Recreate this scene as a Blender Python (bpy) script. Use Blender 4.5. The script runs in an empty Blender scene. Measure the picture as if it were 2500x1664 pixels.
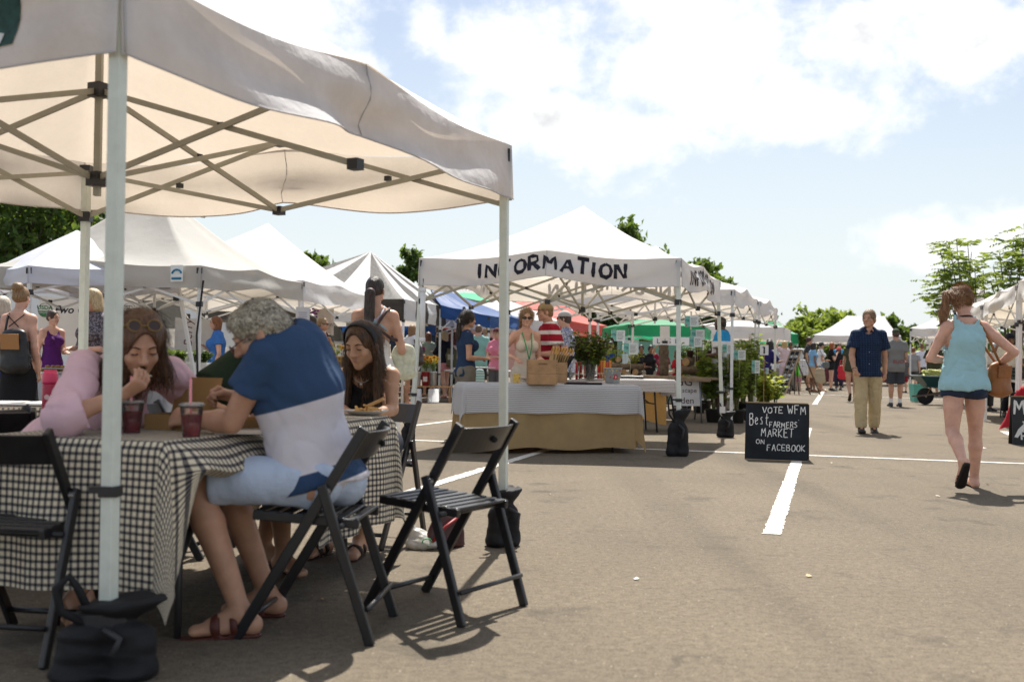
import bpy,bmesh,math,random
import numpy as np
from mathutils import Vector,Matrix

SC = bpy.context.scene
COL = SC.collection
rad = math.radians
# ------------------------------------------------------------------ camera
FPX,CX,CY,CAMH = 2700.0,1250.0,832.0,1.06
PITCH,ROLL = math.atan2(35.0,FPX),rad(0.8)
_F = np.array([0,math.cos(PITCH),math.sin(PITCH)])
_U0 = np.array([0,-math.sin(PITCH),math.cos(PITCH)])
_R0 = np.array([1.0,0,0])
_R = math.cos(ROLL) * _R0 + math.sin(ROLL) * _U0
_U = -math.sin(ROLL) * _R0 + math.cos(ROLL) * _U0
cam = bpy.data.cameras.new('camera')
camo = bpy.data.objects.new('camera',cam)
COL.objects.link(camo)
camo.matrix_world = Matrix(((_R[0],_U[0],-_F[0],0),(_R[1],_U[1],-_F[1],0),(_R[2],_U[2],-_F[2],CAMH),(0,0,0,1)))
cam.sensor_width = 36.0
cam.lens = 36.0 * FPX / 2500.0
cam.clip_end = 5000
cam.clip_start = 0.05
cam.dof.use_dof = True
cam.dof.focus_distance = 9.6
cam.dof.aperture_fstop = 3.0
SC.camera = camo
# ------------------------------------------------------------------ light
SUNV = Vector((-0.08,-0.64,-1.0)).normalized()
sl = bpy.data.lights.new('sun','SUN')
sl.energy = 4.6
sl.angle = rad(0.6)
sl.color = (1.0,0.95,0.86)
so = bpy.data.objects.new('sun',sl)
COL.objects.link(so)
so.rotation_euler = SUNV.to_track_quat('-Z','Y').to_euler()
SUN_EL = math.asin(-SUNV.z)
SUN_ROT = math.atan2(-SUNV.x,-SUNV.y)
SC.view_settings.view_transform = 'Standard'
SC.view_settings.look = 'None'
SC.view_settings.exposure = 0.95
SC.view_settings.gamma = 1.0
SC.view_settings.use_curve_mapping = False
SC.render.engine = 'CYCLES'
SC.cycles.max_bounces = 8
SC.cycles.transparent_max_bounces = 12
SC.cycles.sample_clamp_indirect = 6.0
SC.cycles.use_denoising = True


def raydir(px,py):
 d = _F * FPX + _R * (px - CX) + _U * (CY - py)
 return d / np.linalg.norm(d)


def G(px,py,z=0.0):
 d = raydir(px,py)
 t = (z - CAMH) / d[2]
 return np.array([d[0] * t,d[1] * t,z])


def P(px,py,dist):
 d = raydir(px,py)
 t = dist / d[1]
 return np.array([d[0] * t,dist,CAMH + d[2] * t])


def XZ(px,dist,z):
 """point at depth dist and height z seen at column px"""
 return np.array([(px - CX) / FPX * dist,dist,z])


# ------------------------------------------------------------------ world: sky and clouds
W = bpy.data.worlds.new('World')
SC.world = W
W.use_nodes = True
nt = W.node_tree
nt.nodes.clear()
N = nt.nodes.new
L = nt.links.new


def wm(op,a,b=None,c=None):
 n = N('ShaderNodeMath')
 n.operation = op
 for i,v in enumerate((a,b,c)):
  if v is None:
   continue
  if isinstance(v,(int,float)):
   n.inputs[i].default_value = v
  else:
   L(v,n.inputs[i])
 return n.outputs[0]


sky = N('ShaderNodeTexSky')
sky.sky_type = 'NISHITA'
sky.sun_disc = False
sky.sun_elevation = SUN_EL
sky.sun_rotation = SUN_ROT
sky.air_density = 1.0
sky.dust_density = 1.6
sky.ozone_density = 1.0
tc = N('ShaderNodeTexCoord')
sep = N('ShaderNodeSeparateXYZ')
L(tc.outputs['Generated'],sep.inputs[0])


def wnoise(scale,detail,rough=0.55,stretch=(1,1,1.6),dist=0.0):
 mp = N('ShaderNodeMapping')
 mp.inputs['Scale'].default_value = stretch
 L(tc.outputs['Generated'],mp.inputs[0])
 n = N('ShaderNodeTexNoise')
 n.inputs['Scale'].default_value = scale
 n.inputs['Detail'].default_value = detail
 n.inputs['Roughness'].default_value = rough
 n.inputs['Distortion'].default_value = dist
 L(mp.outputs[0],n.inputs['Vector'])
 return n.outputs[0]


# cumulus masses: (column, row, radius x, radius y) given as directions from the camera
CLOUDS = [(1250,110,260,150),(1330,300,200,90),(1700,120,330,230),(1900,250,300,110),(2080,80,250,190),(2350,110,330,150),
          (1560,330,230,90),(700,60,230,170),(560,-40,330,150),(880,170,90,70),(2330,590,240,75),(2480,560,180,80),(1050,60,70,80),
          (1400,-120,500,130),(2200,-150,600,180)]
fld = None
for (px,py,rx,ry) in CLOUDS:
 d = raydir(px,py)
 e,n_ = raydir(px + rx,py),raydir(px,py - ry)
 ax = (e - d)
 ay = (n_ - d)
 dx = N('ShaderNodeVectorMath'); dx.operation = 'DOT_PRODUCT'
 sb = N('ShaderNodeVectorMath'); sb.operation = 'SUBTRACT'
 L(tc.outputs['Generated'],sb.inputs[0]); sb.inputs[1].default_value = tuple(d)
 L(sb.outputs[0],dx.inputs[0]); dx.inputs[1].default_value = tuple(ax / np.dot(ax,ax))
 dy = N('ShaderNodeVectorMath'); dy.operation = 'DOT_PRODUCT'
 L(sb.outputs[0],dy.inputs[0]); dy.inputs[1].default_value = tuple(ay / np.dot(ay,ay))
 lz = N('ShaderNodeVectorMath'); lz.operation = 'DOT_PRODUCT'
 L(sb.outputs[0],lz.inputs[0]); lz.inputs[1].default_value = tuple(d)
 r2 = wm('ADD',wm('POWER',wm('ABSOLUTE',dx.outputs['Value']),2.0),wm('POWER',wm('ABSOLUTE',dy.outputs['Value']),2.0))
 r2 = wm('ADD',r2,wm('MULTIPLY',wm('ABSOLUTE',lz.outputs['Value']),6.0))
 v = wm('SUBTRACT',1.0,wm('SQRT',r2))
 fld = v if fld is None else wm('SMOOTH_MAX',fld,v,0.25)
fld = wm('MAXIMUM',fld,-1.2)
# elsewhere the same cumulus field goes on, driven by broad noise
broad = wm('MULTIPLY',wm('SUBTRACT',wnoise(2.3,2,0.5),0.52),5.0)
away = wm('SMOOTHSTEP' if False else 'MULTIPLY',wm('MINIMUM',wm('MAXIMUM',wm('SUBTRACT',0.80,sep.outputs['Y']),0.0),0.25),4.0)
fld = wm('ADD',wm('MULTIPLY',fld,wm('SUBTRACT',1.0,away)),wm('MULTIPLY',broad,away))
puff = wm('ADD',wm('MULTIPLY',wm('SUBTRACT',wnoise(9,7,0.6,(1,1,1.3),0.3),0.52),2.9),wm('MULTIPLY',wm('SUBTRACT',wnoise(30,6,0.62,(1,1,1.2),0.2),0.5),1.5))
mraw = wm('ADD',fld,puff)
cr = N('ShaderNodeMapRange'); cr.interpolation_type = 'SMOOTHSTEP'
cr.inputs['From Min'].default_value = -0.34; cr.inputs['From Max'].default_value = 0.72
L(mraw,cr.inputs['Value'])
mask = wm('MULTIPLY',cr.outputs[0],0.93)
# cloud colour: bright rims, slightly grey thick cores
core = N('ShaderNodeMapRange'); core.interpolation_type = 'SMOOTHSTEP'
core.inputs['From Min'].default_value = 0.38; core.inputs['From Max'].default_value = 1.8
L(wm('ADD',mraw,wm('MULTIPLY',wm('SUBTRACT',wnoise(5.5,4,0.5),0.5),2.0)),core.inputs['Value'])
cc = N('ShaderNodeMix'); cc.data_type = 'RGBA'
cc.inputs['A'].default_value = (0.64,0.64,0.632,1)
cc.inputs['B'].default_value = (0.355,0.362,0.365,1)
L(core.outputs[0],cc.inputs['Factor'])
# clear air: nishita, whitened by thin high haze towards the horizon
hz = N('ShaderNodeMapRange'); hz.interpolation_type = 'SMOOTHSTEP'
hz.inputs['From Min'].default_value = -0.05; hz.inputs['From Max'].default_value = 0.36
hz.inputs['To Min'].default_value = 0.93; hz.inputs['To Max'].default_value = 0.10
L(sep.outputs['Z'],hz.inputs['Value'])
sk = N('ShaderNodeVectorMath'); sk.operation = 'SCALE'
sk.inputs['Scale'].default_value = 0.066
L(sky.outputs[0],sk.inputs[0])
mx0 = N('ShaderNodeMix'); mx0.data_type = 'RGBA'
L(hz.outputs[0],mx0.inputs['Factor'])
L(sk.outputs[0],mx0.inputs['A'])
mx0.inputs['B'].default_value = (0.465,0.50,0.512,1)
mx = N('ShaderNodeMix'); mx.data_type = 'RGBA'
L(mask,mx.inputs['Factor']); L(mx0.outputs['Result'],mx.inputs['A']); L(cc.outputs['Result'],mx.inputs['B'])
bg = N('ShaderNodeBackground')
L(mx.outputs['Result'],bg.inputs['Color'])
bg.inputs['Strength'].default_value = 1.0
wo = N('ShaderNodeOutputWorld')
L(bg.outputs[0],wo.inputs['Surface'])


# ------------------------------------------------------------------ materials
def s2l(c):
 if isinstance(c,str):
  c = tuple(int(c[i:i + 2],16) / 255 for i in (0,2,4))
  return tuple(x / 12.92 if x <= 0.04045 else ((x + 0.055) / 1.055) ** 2.4 for x in c)
 return tuple(c)


_MC = {}


def M(color,rough=0.7,noise=None,bump=None,metal=0.0,spec=0.4,trans=0.0,tcol=None,sss=0.0,coat=0.0,tex='Object',var=0.0):
 """procedural surface: colour broken up by noise, fine relief from bump; trans = light let through cloth or leaf"""
 key = (color,rough,noise,bump,metal,spec,trans,tcol,sss,coat,tex,var)
 if key in _MC:
  return _MC[key]
 m = bpy.data.materials.new('surface')
 m.use_nodes = True
 t = m.node_tree
 b = t.nodes['Principled BSDF']
 out = t.nodes['Material Output']
 c = s2l(color)
 b.inputs['Base Color'].default_value = (*c,1)
 b.inputs['Roughness'].default_value = rough
 b.inputs['Metallic'].default_value = metal
 b.inputs['Specular IOR Level'].default_value = spec
 if sss:
  b.inputs['Subsurface Weight'].default_value = sss
  b.inputs['Subsurface Radius'].default_value = (0.012,0.005,0.003)
  b.inputs['Subsurface Scale'].default_value = 1.0
 if coat:
  b.inputs['Coat Weight'].default_value = coat
 co = t.nodes.new('ShaderNodeTexCoord').outputs[tex]
 csock = None
 if noise:
  n = t.nodes.new('ShaderNodeTexNoise')
  n.inputs['Scale'].default_value = noise[0]
  n.inputs['Detail'].default_value = 5
  n.inputs['Roughness'].default_value = 0.62
  t.links.new(co,n.inputs['Vector'])
  r = t.nodes.new('ShaderNodeMapRange')
  r.inputs['From Min'].default_value = 0.3; r.inputs['From Max'].default_value = 0.7
  r.inputs['To Min'].default_value = 1 - noise[1]; r.inputs['To Max'].default_value = 1 + noise[1]
  t.links.new(n.outputs[0],r.inputs['Value'])
  v = t.nodes.new('ShaderNodeVectorMath'); v.operation = 'SCALE'
  v.inputs[0].default_value = c
  t.links.new(r.outputs[0],v.inputs['Scale'])
  csock = v.outputs[0]
 if var:
  g = t.nodes.new('ShaderNodeNewGeometry')
  hs = t.nodes.new('ShaderNodeHueSaturation')
  r = t.nodes.new('ShaderNodeMapRange')
  r.inputs['To Min'].default_value = 1 - var; r.inputs['To Max'].default_value = 1 + var
  t.links.new(g.outputs['Random Per Island'],r.inputs['Value'])
  t.links.new(r.outputs[0],hs.inputs['Value'])
  if csock:
   t.links.new(csock,hs.inputs['Color'])
  else:
   hs.inputs['Color'].default_value = (*c,1)
  r2 = t.nodes.new('ShaderNodeMapRange')
  r2.inputs['To Min'].default_value = 0.5 - var * 0.06; r2.inputs['To Max'].default_value = 0.5 + var * 0.06
  t.links.new(g.outputs['Random Per Island'],r2.inputs['Value'])
  t.links.new(r2.outputs[0],hs.inputs['Hue'])
  csock = hs.outputs[0]
 if csock:
  t.links.new(csock,b.inputs['Base Color'])
 if bump:
  n = t.nodes.new('ShaderNodeTexNoise')
  n.inputs['Scale'].default_value = bump[0]
  n.inputs['Detail'].default_value = 4
  t.links.new(co,n.inputs['Vector'])
  bp = t.nodes.new('ShaderNodeBump')
  bp.inputs['Strength'].default_value = bump[1]
  bp.inputs['Distance'].default_value = bump[2] if len(bump) > 2 else 0.01
  t.links.new(n.outputs[0],bp.inputs['Height'])
  t.links.new(bp.outputs[0],b.inputs['Normal'])
 if trans:
  tr = t.nodes.new('ShaderNodeBsdfTranslucent')
  tr.inputs['Color'].default_value = (*s2l(tcol or color),1)
  mxs = t.nodes.new('ShaderNodeMixShader')
  mxs.inputs[0].default_value = trans
  t.links.new(b.outputs[0],mxs.inputs[1]); t.links.new(tr.outputs[0],mxs.inputs[2])
  t.links.new(mxs.outputs[0],out.inputs['Surface'])
 _MC[key] = m
 return m


def glassy(color,alpha,rough=0.05):
 """clear plastic or glass as a thin see-through wall: a little body colour and a sharp sheen"""
 m = bpy.data.materials.new('clear'); m.use_nodes = True
 t = m.node_tree; b = t.nodes['Principled BSDF']
 b.inputs['Base Color'].default_value = (*s2l(color),1); b.inputs['Roughness'].default_value = rough
 tr = t.nodes.new('ShaderNodeBsdfTransparent'); gl = t.nodes.new('ShaderNodeBsdfGlossy'); gl.inputs['Roughness'].default_value = rough
 fr = t.nodes.new('ShaderNodeFresnel'); fr.inputs['IOR'].default_value = 1.4
 m1 = t.nodes.new('ShaderNodeMixShader'); m2 = t.nodes.new('ShaderNodeMixShader')
 m1.inputs[0].default_value = alpha * 0.5
 t.links.new(tr.outputs[0],m1.inputs[1]); t.links.new(b.outputs[0],m1.inputs[2])
 t.links.new(fr.outputs[0],m2.inputs[0]); t.links.new(m1.outputs[0],m2.inputs[1]); t.links.new(gl.outputs[0],m2.inputs[2])
 t.links.new(m2.outputs[0],t.nodes['Material Output'].inputs['Surface'])
 return m


# ------------------------------------------------------------------ objects
def put(name,me,mat,parent=None,loc=None):
 me.name = name
 o = bpy.data.objects.new(name,me)
 COL.objects.link(o)
 if mat is not None:
  if isinstance(mat,(list,tuple)):
   for m in mat:
    me.materials.append(m)
  else:
   me.materials.append(mat)
 if loc is not None:
  o.location = loc
 if parent is not None:
  o.parent = parent
 return o


def tag(o,label=None,cat=None,group=None,kind=None):
 if label: o['label'] = label
 if cat: o['category'] = cat
 if group: o['group'] = group
 if kind: o['kind'] = kind
 return o


def thing(name,label,cat,loc=(0,0,0),rz=0.0,group=None):
 o = bpy.data.objects.new(name,None)
 o.empty_display_size = 0.1
 COL.objects.link(o)
 o.location = tuple(float(x) for x in loc)
 o.rotation_euler = (0,0,rz)
 return tag(o,label,cat,group)


def copy_tree(o,parent=None):
 c = o.copy()
 COL.objects.link(c)
 if parent is not None:
  c.parent = parent
 for ch in [x for x in o.children]:
  copy_tree(ch,c)
 return c


def mesh_np(v,f,smooth=True):
 me = bpy.data.meshes.new('m')
 v = np.asarray(v,dtype=np.float64)
 me.from_pydata(v.tolist(),[],f if isinstance(f,list) else f.tolist())
 if smooth:
  me.polygons.foreach_set('use_smooth',np.ones(len(me.polygons),dtype=bool))
 return me


class MB:
 """collects simple shapes into one mesh"""
 def __init__(s):
  s.v = []; s.f = []; s.uv = None

 def add(s,v,f):
  o = len(s.v)
  s.v += [tuple(map(float,p)) for p in v]
  s.f += [tuple(i + o for i in q) for q in f]
  return s

 def box(s,c,size,R=None):
  c = np.array(c,float); h = np.array(size,float) / 2
  pts = []
  for x in (-1,1):
   for y in (-1,1):
    for z in (-1,1):
     p = np.array([x,y,z]) * h
     if R is not None: p = R @ p
     pts.append(c + p)
  return s.add(pts,[(0,1,3,2),(4,6,7,5),(0,4,5,1),(2,3,7,6),(0,2,6,4),(1,5,7,3)])

 def beam(s,a,b,w,h,up=(0,0,1)):
  a = np.array(a,float); b = np.array(b,float)
  d = b - a; ln = np.linalg.norm(d); d = d / ln
  x = np.cross(d,up)
  if np.linalg.norm(x) < 1e-4: x = np.cross(d,(0,1,0))
  x /= np.linalg.norm(x); u = np.cross(x,d)
  return s.box((a + b) / 2,(w,ln,h),np.stack([x,d,u],axis=1))

 def tube(s,pts,r,n=8,caps=True):
  pts = [np.array(p,float) for p in pts]
  rs = r if isinstance(r,(list,tuple,np.ndarray)) else [r] * len(pts)
  o = len(s.v); V = []
  prev = None
  for i,p in enumerate(pts):
   d = pts[min(i + 1,len(pts) - 1)] - pts[max(i - 1,0)]
   d = d / (np.linalg.norm(d) + 1e-9)
   if prev is None:
    x = np.cross(d,(0,0,1))
    if np.linalg.norm(x) < 0.1: x = np.cross(d,(0,1,0))
   else:
    x = prev - d * np.dot(prev,d)
   x /= np.linalg.norm(x) + 1e-9; prev = x
   y = np.cross(d,x)
   for k in range(n):
    a = 2 * math.pi * k / n
    V.append(p + rs[i] * (math.cos(a) * x + math.sin(a) * y))
  F = []
  for i in range(len(pts) - 1):
   for k in range(n):
    F.append((i * n + k,i * n + (k + 1) % n,(i + 1) * n + (k + 1) % n,(i + 1) * n + k))
  if caps:
   F.append(tuple(range(n - 1,-1,-1))); F.append(tuple(range((len(pts) - 1) * n,len(pts) * n)))
  return s.add(V,F)

 def lathe(s,c,prof,n=16,R=None):
  """prof: list of (radius, z)"""
  c = np.array(c,float); V = []
  for (r,z) in prof:
   for k in range(n):
    a = 2 * math.pi * k / n
    p = np.array([r * math.cos(a),r * math.sin(a),z])
    if R is not None: p = R @ p
    V.append(c + p)
  F = []
  for i in range(len(prof) - 1):
   for k in range(n):
    F.append((i * n + k,i * n + (k + 1) % n,(i + 1) * n + (k + 1) % n,(i + 1) * n + k))
  F.append(tuple(range(n - 1,-1,-1))); F.append(tuple(range((len(prof) - 1) * n,len(prof) * n)))
  return s.add(V,F)

 def ball(s,c,r,n=10,m=7,R=None):
  c = np.array(c,float); r = np.array(r if hasattr(r,'__len__') else (r,r,r),float)
  V = []
  for i in range(m + 1):
   t = math.pi * i / m
   for k in range(n):
    a = 2 * math.pi * k / n
    p = np.array([math.sin(t) * math.cos(a),math.sin(t) * math.sin(a),math.cos(t)]) * r
    if R is not None: p = R @ p
    V.append(c + p)
  F = [(i * n + k,(i + 1) * n + k,(i + 1) * n + (k + 1) % n,i * n + (k + 1) % n) for i in range(m) for k in range(n)]
  return s.add(V,F)

 def quad(s,a,b,c,d):
  return s.add([a,b,c,d],[(0,1,2,3)])

 def mesh(s,smooth=False,weld=False):
  me = bpy.data.meshes.new('m')
  me.from_pydata(s.v,[],s.f)
  if smooth:
   me.polygons.foreach_set('use_smooth',np.ones(len(me.polygons),dtype=bool))
  return me

 def build(s,name,mat,parent=None,smooth=False,bevel=0.0,angle=None):
  o = put(name,s.mesh(smooth),mat,parent)
  if bevel:
   b = o.modifiers.new('edge','BEVEL'); b.width = bevel; b.segments = 2; b.limit_method = 'ANGLE'
  if angle:
   o.data.set_sharp_from_angle(angle=angle)
  return o


def rotz(a):
 c,s = math.cos(a),math.sin(a)
 return np.array([[c,-s,0],[s,c,0],[0,0,1.0]])


def rotx(a):
 c,s = math.cos(a),math.sin(a)
 return np.array([[1.0,0,0],[0,c,-s],[0,s,c]])


def nrm(v):
 v = np.asarray(v,float)
 return v / (np.linalg.norm(v) + 1e-12)


_rg = np.random.default_rng(4)
_NK = _rg.normal(size=(10,3)); _NK /= np.linalg.norm(_NK,axis=1)[:,None]
_NF = np.array([1,1.27,1.6,2.1,2.5,3.1,3.9,4.6,5.8,7.0]); _NP = _rg.uniform(0,6.28,10)


def wav(p,scale=1.0,oct=7):
 """cheap smooth noise in about -1..1 for arrays of points"""
 p = np.asarray(p,float) * scale
 out = 0
 for i in range(oct):
  k = _NK[i] * _NF[i]
  out = out + np.sin(p @ k + _NP[i] + 1.3 * np.sin(p @ (_NK[(i + 3) % 10] * _NF[i] * 0.7) + _NP[(i + 5) % 10])) / _NF[i] ** 0.8
 return out / 2.2


# ------------------------------------------------------------------ implicit bodies
class SDF:
 def __init__(s,kk=1.0):
  s.p = []; s.kk = kk

 def cap(s,a,b,ra,rb=None,k=0.02,op='u',cuts=()):
  a = np.array(a,float); b = np.array(b,float); rb = ra if rb is None else rb
  s.p.append(('c',a,b,ra,rb,k,op,cuts)); return s

 def tub(s,a,b,ra,rb,X,k=0.03,op='u',cuts=()):
  s.p.append(('t',np.array(a,float),np.array(b,float),ra,rb,k,op,cuts,np.array(X,float))); return s

 def ell(s,c,r,R=None,k=0.02,op='u',cuts=()):
  c = np.array(c,float)
  s.p.append(('e',c,c,np.array(r,float) * np.ones(3),None,k,op,cuts,np.eye(3) if R is None else np.array(R,float))); return s

 @staticmethod
 def dist(pr,X):
  t = pr[0]
  if t == 'c':
   a,b,ra,rb = pr[1:5]
   ab = b - a; L2 = float(ab @ ab) + 1e-12
   q = X - a
   u = np.clip((q @ ab) / L2,0,1)
   q = q - u[...,None] * ab
   d = np.sqrt((q * q).sum(-1)) - (ra + (rb - ra) * u)
  elif t == 't':
   a,b,ra,rb = pr[1:5]
   ab = b - a; ln = math.sqrt(float(ab @ ab)) + 1e-9; Z = ab / ln
   xa = pr[8] - Z * float(pr[8] @ Z); xa = xa / np.linalg.norm(xa); ya = np.cross(Z,xa)
   q = X - a
   u = np.clip((q @ Z) / ln,0,1)
   q = q - (u * ln)[...,None] * Z
   w = ra[0] + (rb[0] - ra[0]) * u; e = ra[1] + (rb[1] - ra[1]) * u
   m = np.minimum(w,e)
   d = (np.sqrt(((q @ xa) / w) ** 2 + ((q @ ya) / e) ** 2 + ((q @ Z) / m) ** 2) - 1) * m
  else:
   c,r,R = pr[1],pr[3],pr[8]
   q = (X - c) @ R
   k0 = np.sqrt(((q / r) ** 2).sum(-1)); k1 = np.sqrt(((q / (r * r)) ** 2).sum(-1)) + 1e-9
   d = k0 * (k0 - 1) / k1
  for (p0,n) in pr[7]:
   d = np.maximum(d,(X - np.array(p0)) @ np.array(n))
  return d

 def mesh(s,h,disp=None,cuts=(),carve_after=()):
  lo = np.full(3,1e9); hi = -lo
  bb = []
  for pr in s.p:
   if pr[0] == 'c': R = max(pr[3],pr[4])
   elif pr[0] == 't': R = max(*pr[3],*pr[4])
   else: R = float(max(pr[3]))
   l = np.minimum(pr[1],pr[2]) - R; u = np.maximum(pr[1],pr[2]) + R
   bb.append((l,u))
   if pr[6] == 'u': lo = np.minimum(lo,l); hi = np.maximum(hi,u)
  lo -= 3 * h; hi += 3 * h
  n = np.ceil((hi - lo) / h).astype(int) + 1
  F = np.full(n,0.3,np.float32)
  ax = [lo[i] + h * np.arange(n[i]) for i in range(3)]
  for pr,(l,u) in zip(s.p,bb):
   k = max(pr[5] * s.kk,1e-4); mrg = k + 2.5 * h
   i0 = np.clip(np.floor((l - mrg - lo) / h).astype(int),0,n - 1); i1 = np.clip(np.ceil((u + mrg - lo) / h).astype(int) + 1,1,n)
   sl_ = tuple(slice(i0[i],i1[i]) for i in range(3))
   if min(F[sl_].shape) == 0: continue
   X = np.stack(np.meshgrid(*[ax[i][sl_[i]] for i in range(3)],indexing='ij'),-1)
   d = SDF.dist(pr,X)
   f = F[sl_]
   if pr[6] == 'u':
    hh = np.clip(0.5 + 0.5 * (f - d) / k,0,1)
    F[sl_] = f * (1 - hh) + d * hh - k * hh * (1 - hh)
   else:
    d = -d
    hh = np.clip(0.5 - 0.5 * (f - d) / k,0,1)
    F[sl_] = f * (1 - hh) + d * hh + k * hh * (1 - hh)
  if disp is not None or cuts:
   idx = np.argwhere(np.abs(F) < 0.09)
   X = lo + idx * h
   v = F[tuple(idx.T)]
   if disp is not None: v = v + disp(X)
   for (p0,nn) in cuts:
    v = np.maximum(v,(X - np.array(p0)) @ np.array(nn))
   F[tuple(idx.T)] = v
   if cuts:
    idx = np.argwhere(F <= -0.09)
    if len(idx):
     X = lo + idx * h; v = F[tuple(idx.T)]
     for (p0,nn) in cuts:
      v = np.maximum(v,(X - np.array(p0)) @ np.array(nn))
     F[tuple(idx.T)] = v
  return nets(F,lo,h)


def nets(F,lo,h):
 S = F < 0
 c = np.zeros(tuple(np.array(F.shape) - 1),np.int8)
 for i in (0,1):
  for j in (0,1):
   for k in (0,1):
    c += S[i:S.shape[0] - 1 + i,j:S.shape[1] - 1 + j,k:S.shape[2] - 1 + k]
 act = np.argwhere((c > 0) & (c < 8))
 if len(act) == 0:
  return np.zeros((0,3)),[]
 idm = np.full(c.shape,-1,np.int64)
 idm[tuple(act.T)] = np.arange(len(act))
 acc = np.zeros((len(act),3)); cnt = np.zeros(len(act))
 co = [(i,j,k) for i in (0,1) for j in (0,1) for k in (0,1)]
 for p in co:
  for a in range(3):
   if p[a] == 0:
    q = list(p); q[a] = 1
    f0 = F[tuple((act + p).T)]; f1 = F[tuple((act + q).T)]
    m = (f0 < 0) != (f1 < 0)
    t = f0[m] / (f0[m] - f1[m])
    pos = np.tile(np.array(p,float),(m.sum(),1)); pos[:,a] += t
    acc[m] += pos; cnt[m] += 1
 V = lo + h * (act + acc / cnt[:,None])
 faces = []
 for a in range(3):
  s0 = [slice(None)] * 3; s1 = [slice(None)] * 3
  s0[a] = slice(0,-1); s1[a] = slice(1,None)
  A = S[tuple(s0)]; B = S[tuple(s1)]
  e = np.argwhere(A != B)
  b,cc_ = (a + 1) % 3,(a + 2) % 3
  e = e[(e[:,b] > 0) & (e[:,cc_] > 0) & (e[:,b] < F.shape[b] - 1) & (e[:,cc_] < F.shape[cc_] - 1)]
  ob = np.zeros(3,int); ob[b] = 1; oc = np.zeros(3,int); oc[cc_] = 1
  q = np.stack([idm[tuple((e - ob - oc).T)],idm[tuple((e - oc).T)],idm[tuple(e.T)],idm[tuple((e - ob).T)]],1)
  fl = ~A[tuple(e.T)]
  q[fl] = q[fl][:,::-1]
  faces.append(q)
 Fc = np.concatenate(faces)
 Fc = Fc[(Fc >= 0).all(1)]
 return V,Fc


def join_np(parts):
 V = []; Fs = []; o = 0
 for v,f in parts:
  if len(v) == 0: continue
  V.append(v); Fs += (np.asarray(f) + o).tolist(); o += len(v)
 return np.concatenate(V),Fs
# ------------------------------------------------------------------ people
SKIN = {}


def skin(tone):
 if tone not in SKIN:
  c = {'fair': (0.62,0.37,0.27),'pink': (0.60,0.34,0.25),'tan': (0.50,0.275,0.18),'olive': (0.46,0.26,0.165),'brown': (0.22,0.11,0.065),'dark': (0.075,0.038,0.024)}[tone]
  m = M(c,0.46,noise=(9,0.17),bump=(130,0.18,0.002),spec=0.4,sss=0.14)
  SKIN[tone] = m
 return SKIN[tone]


_HM = {}


def hairmat(c,curly=False,hi=None):
 k = (c,curly,hi)
 if k in _HM: return _HM[k]
 m = bpy.data.materials.new('hair')
 m.use_nodes = True
 t = m.node_tree; b = t.nodes['Principled BSDF']
 c = s2l(c); hi = s2l(hi) if hi else tuple(min(1,x * 2.4 + 0.01) for x in c)
 co = t.nodes.new('ShaderNodeTexCoord').outputs['Object']
 mp = t.nodes.new('ShaderNodeMapping')
 mp.inputs['Scale'].default_value = (60,60,60) if curly else (150,150,16)
 t.links.new(co,mp.inputs[0])
 n = t.nodes.new('ShaderNodeTexNoise'); n.inputs['Scale'].default_value = 1.0; n.inputs['Detail'].default_value = 3; n.inputs['Distortion'].default_value = 1.2 if curly else 0.3
 t.links.new(mp.outputs[0],n.inputs['Vector'])
 r = t.nodes.new('ShaderNodeMapRange'); r.inputs['From Min'].default_value = 0.36; r.inputs['From Max'].default_value = 0.68
 t.links.new(n.outputs[0],r.inputs['Value'])
 x = t.nodes.new('ShaderNodeMix'); x.data_type = 'RGBA'
 x.inputs['A'].default_value = (*c,1); x.inputs['B'].default_value = (*hi,1)
 t.links.new(r.outputs[0],x.inputs['Factor'])
 t.links.new(x.outputs['Result'],b.inputs['Base Color'])
 bp = t.nodes.new('ShaderNodeBump'); bp.inputs['Strength'].default_value = 0.7; bp.inputs['Distance'].default_value = 0.006
 t.links.new(n.outputs[0],bp.inputs['Height']); t.links.new(bp.outputs[0],b.inputs['Normal'])
 b.inputs['Roughness'].default_value = 0.48
 b.inputs['Specular IOR Level'].default_value = 0.35
 _HM[k] = m
 return m


def cloth(c,noise=(6,0.08),fine=180):
 return M(c,0.85,noise=noise,bump=(fine,0.25,0.002),spec=0.2)


def frame(fwd,up=(0,0,1)):
 """columns: right, forward, up"""
 f = nrm(fwd); r = nrm(np.cross(f,up)); u = np.cross(r,f)
 return np.stack([r,f,u],1)


ARMS = {  # elbow and wrist, in body heights from the shoulder: (outward, forward, up)
 'down': ((0.030,-0.015,-0.172),(0.030,0.03,-0.318)),
 'walkf': ((0.03,0.035,-0.168),(0.02,0.125,-0.285)),
 'walkb': ((0.03,-0.06,-0.165),(0.04,-0.075,-0.308)),
 'hold': ((0.025,-0.01,-0.174),(0.0,0.125,-0.175)),
 'holdup': ((0.03,0.02,-0.172),(-0.03,0.13,-0.10)),
 'cross': ((0.035,0.02,-0.168),(-0.10,0.085,-0.165)),
 'hip': ((0.085,-0.055,-0.14),(0.02,0.03,-0.225)),
 'chin': ((0.03,0.05,-0.165),(-0.05,0.11,-0.045)),
 'wide': ((0.10,0.0,-0.135),(0.12,0.10,-0.19)),
 'reach': ((0.03,0.09,-0.14),(0.0,0.23,-0.12)),
 'up': ((0.07,0.06,0.10),(0.0,0.10,0.19)),
}


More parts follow.
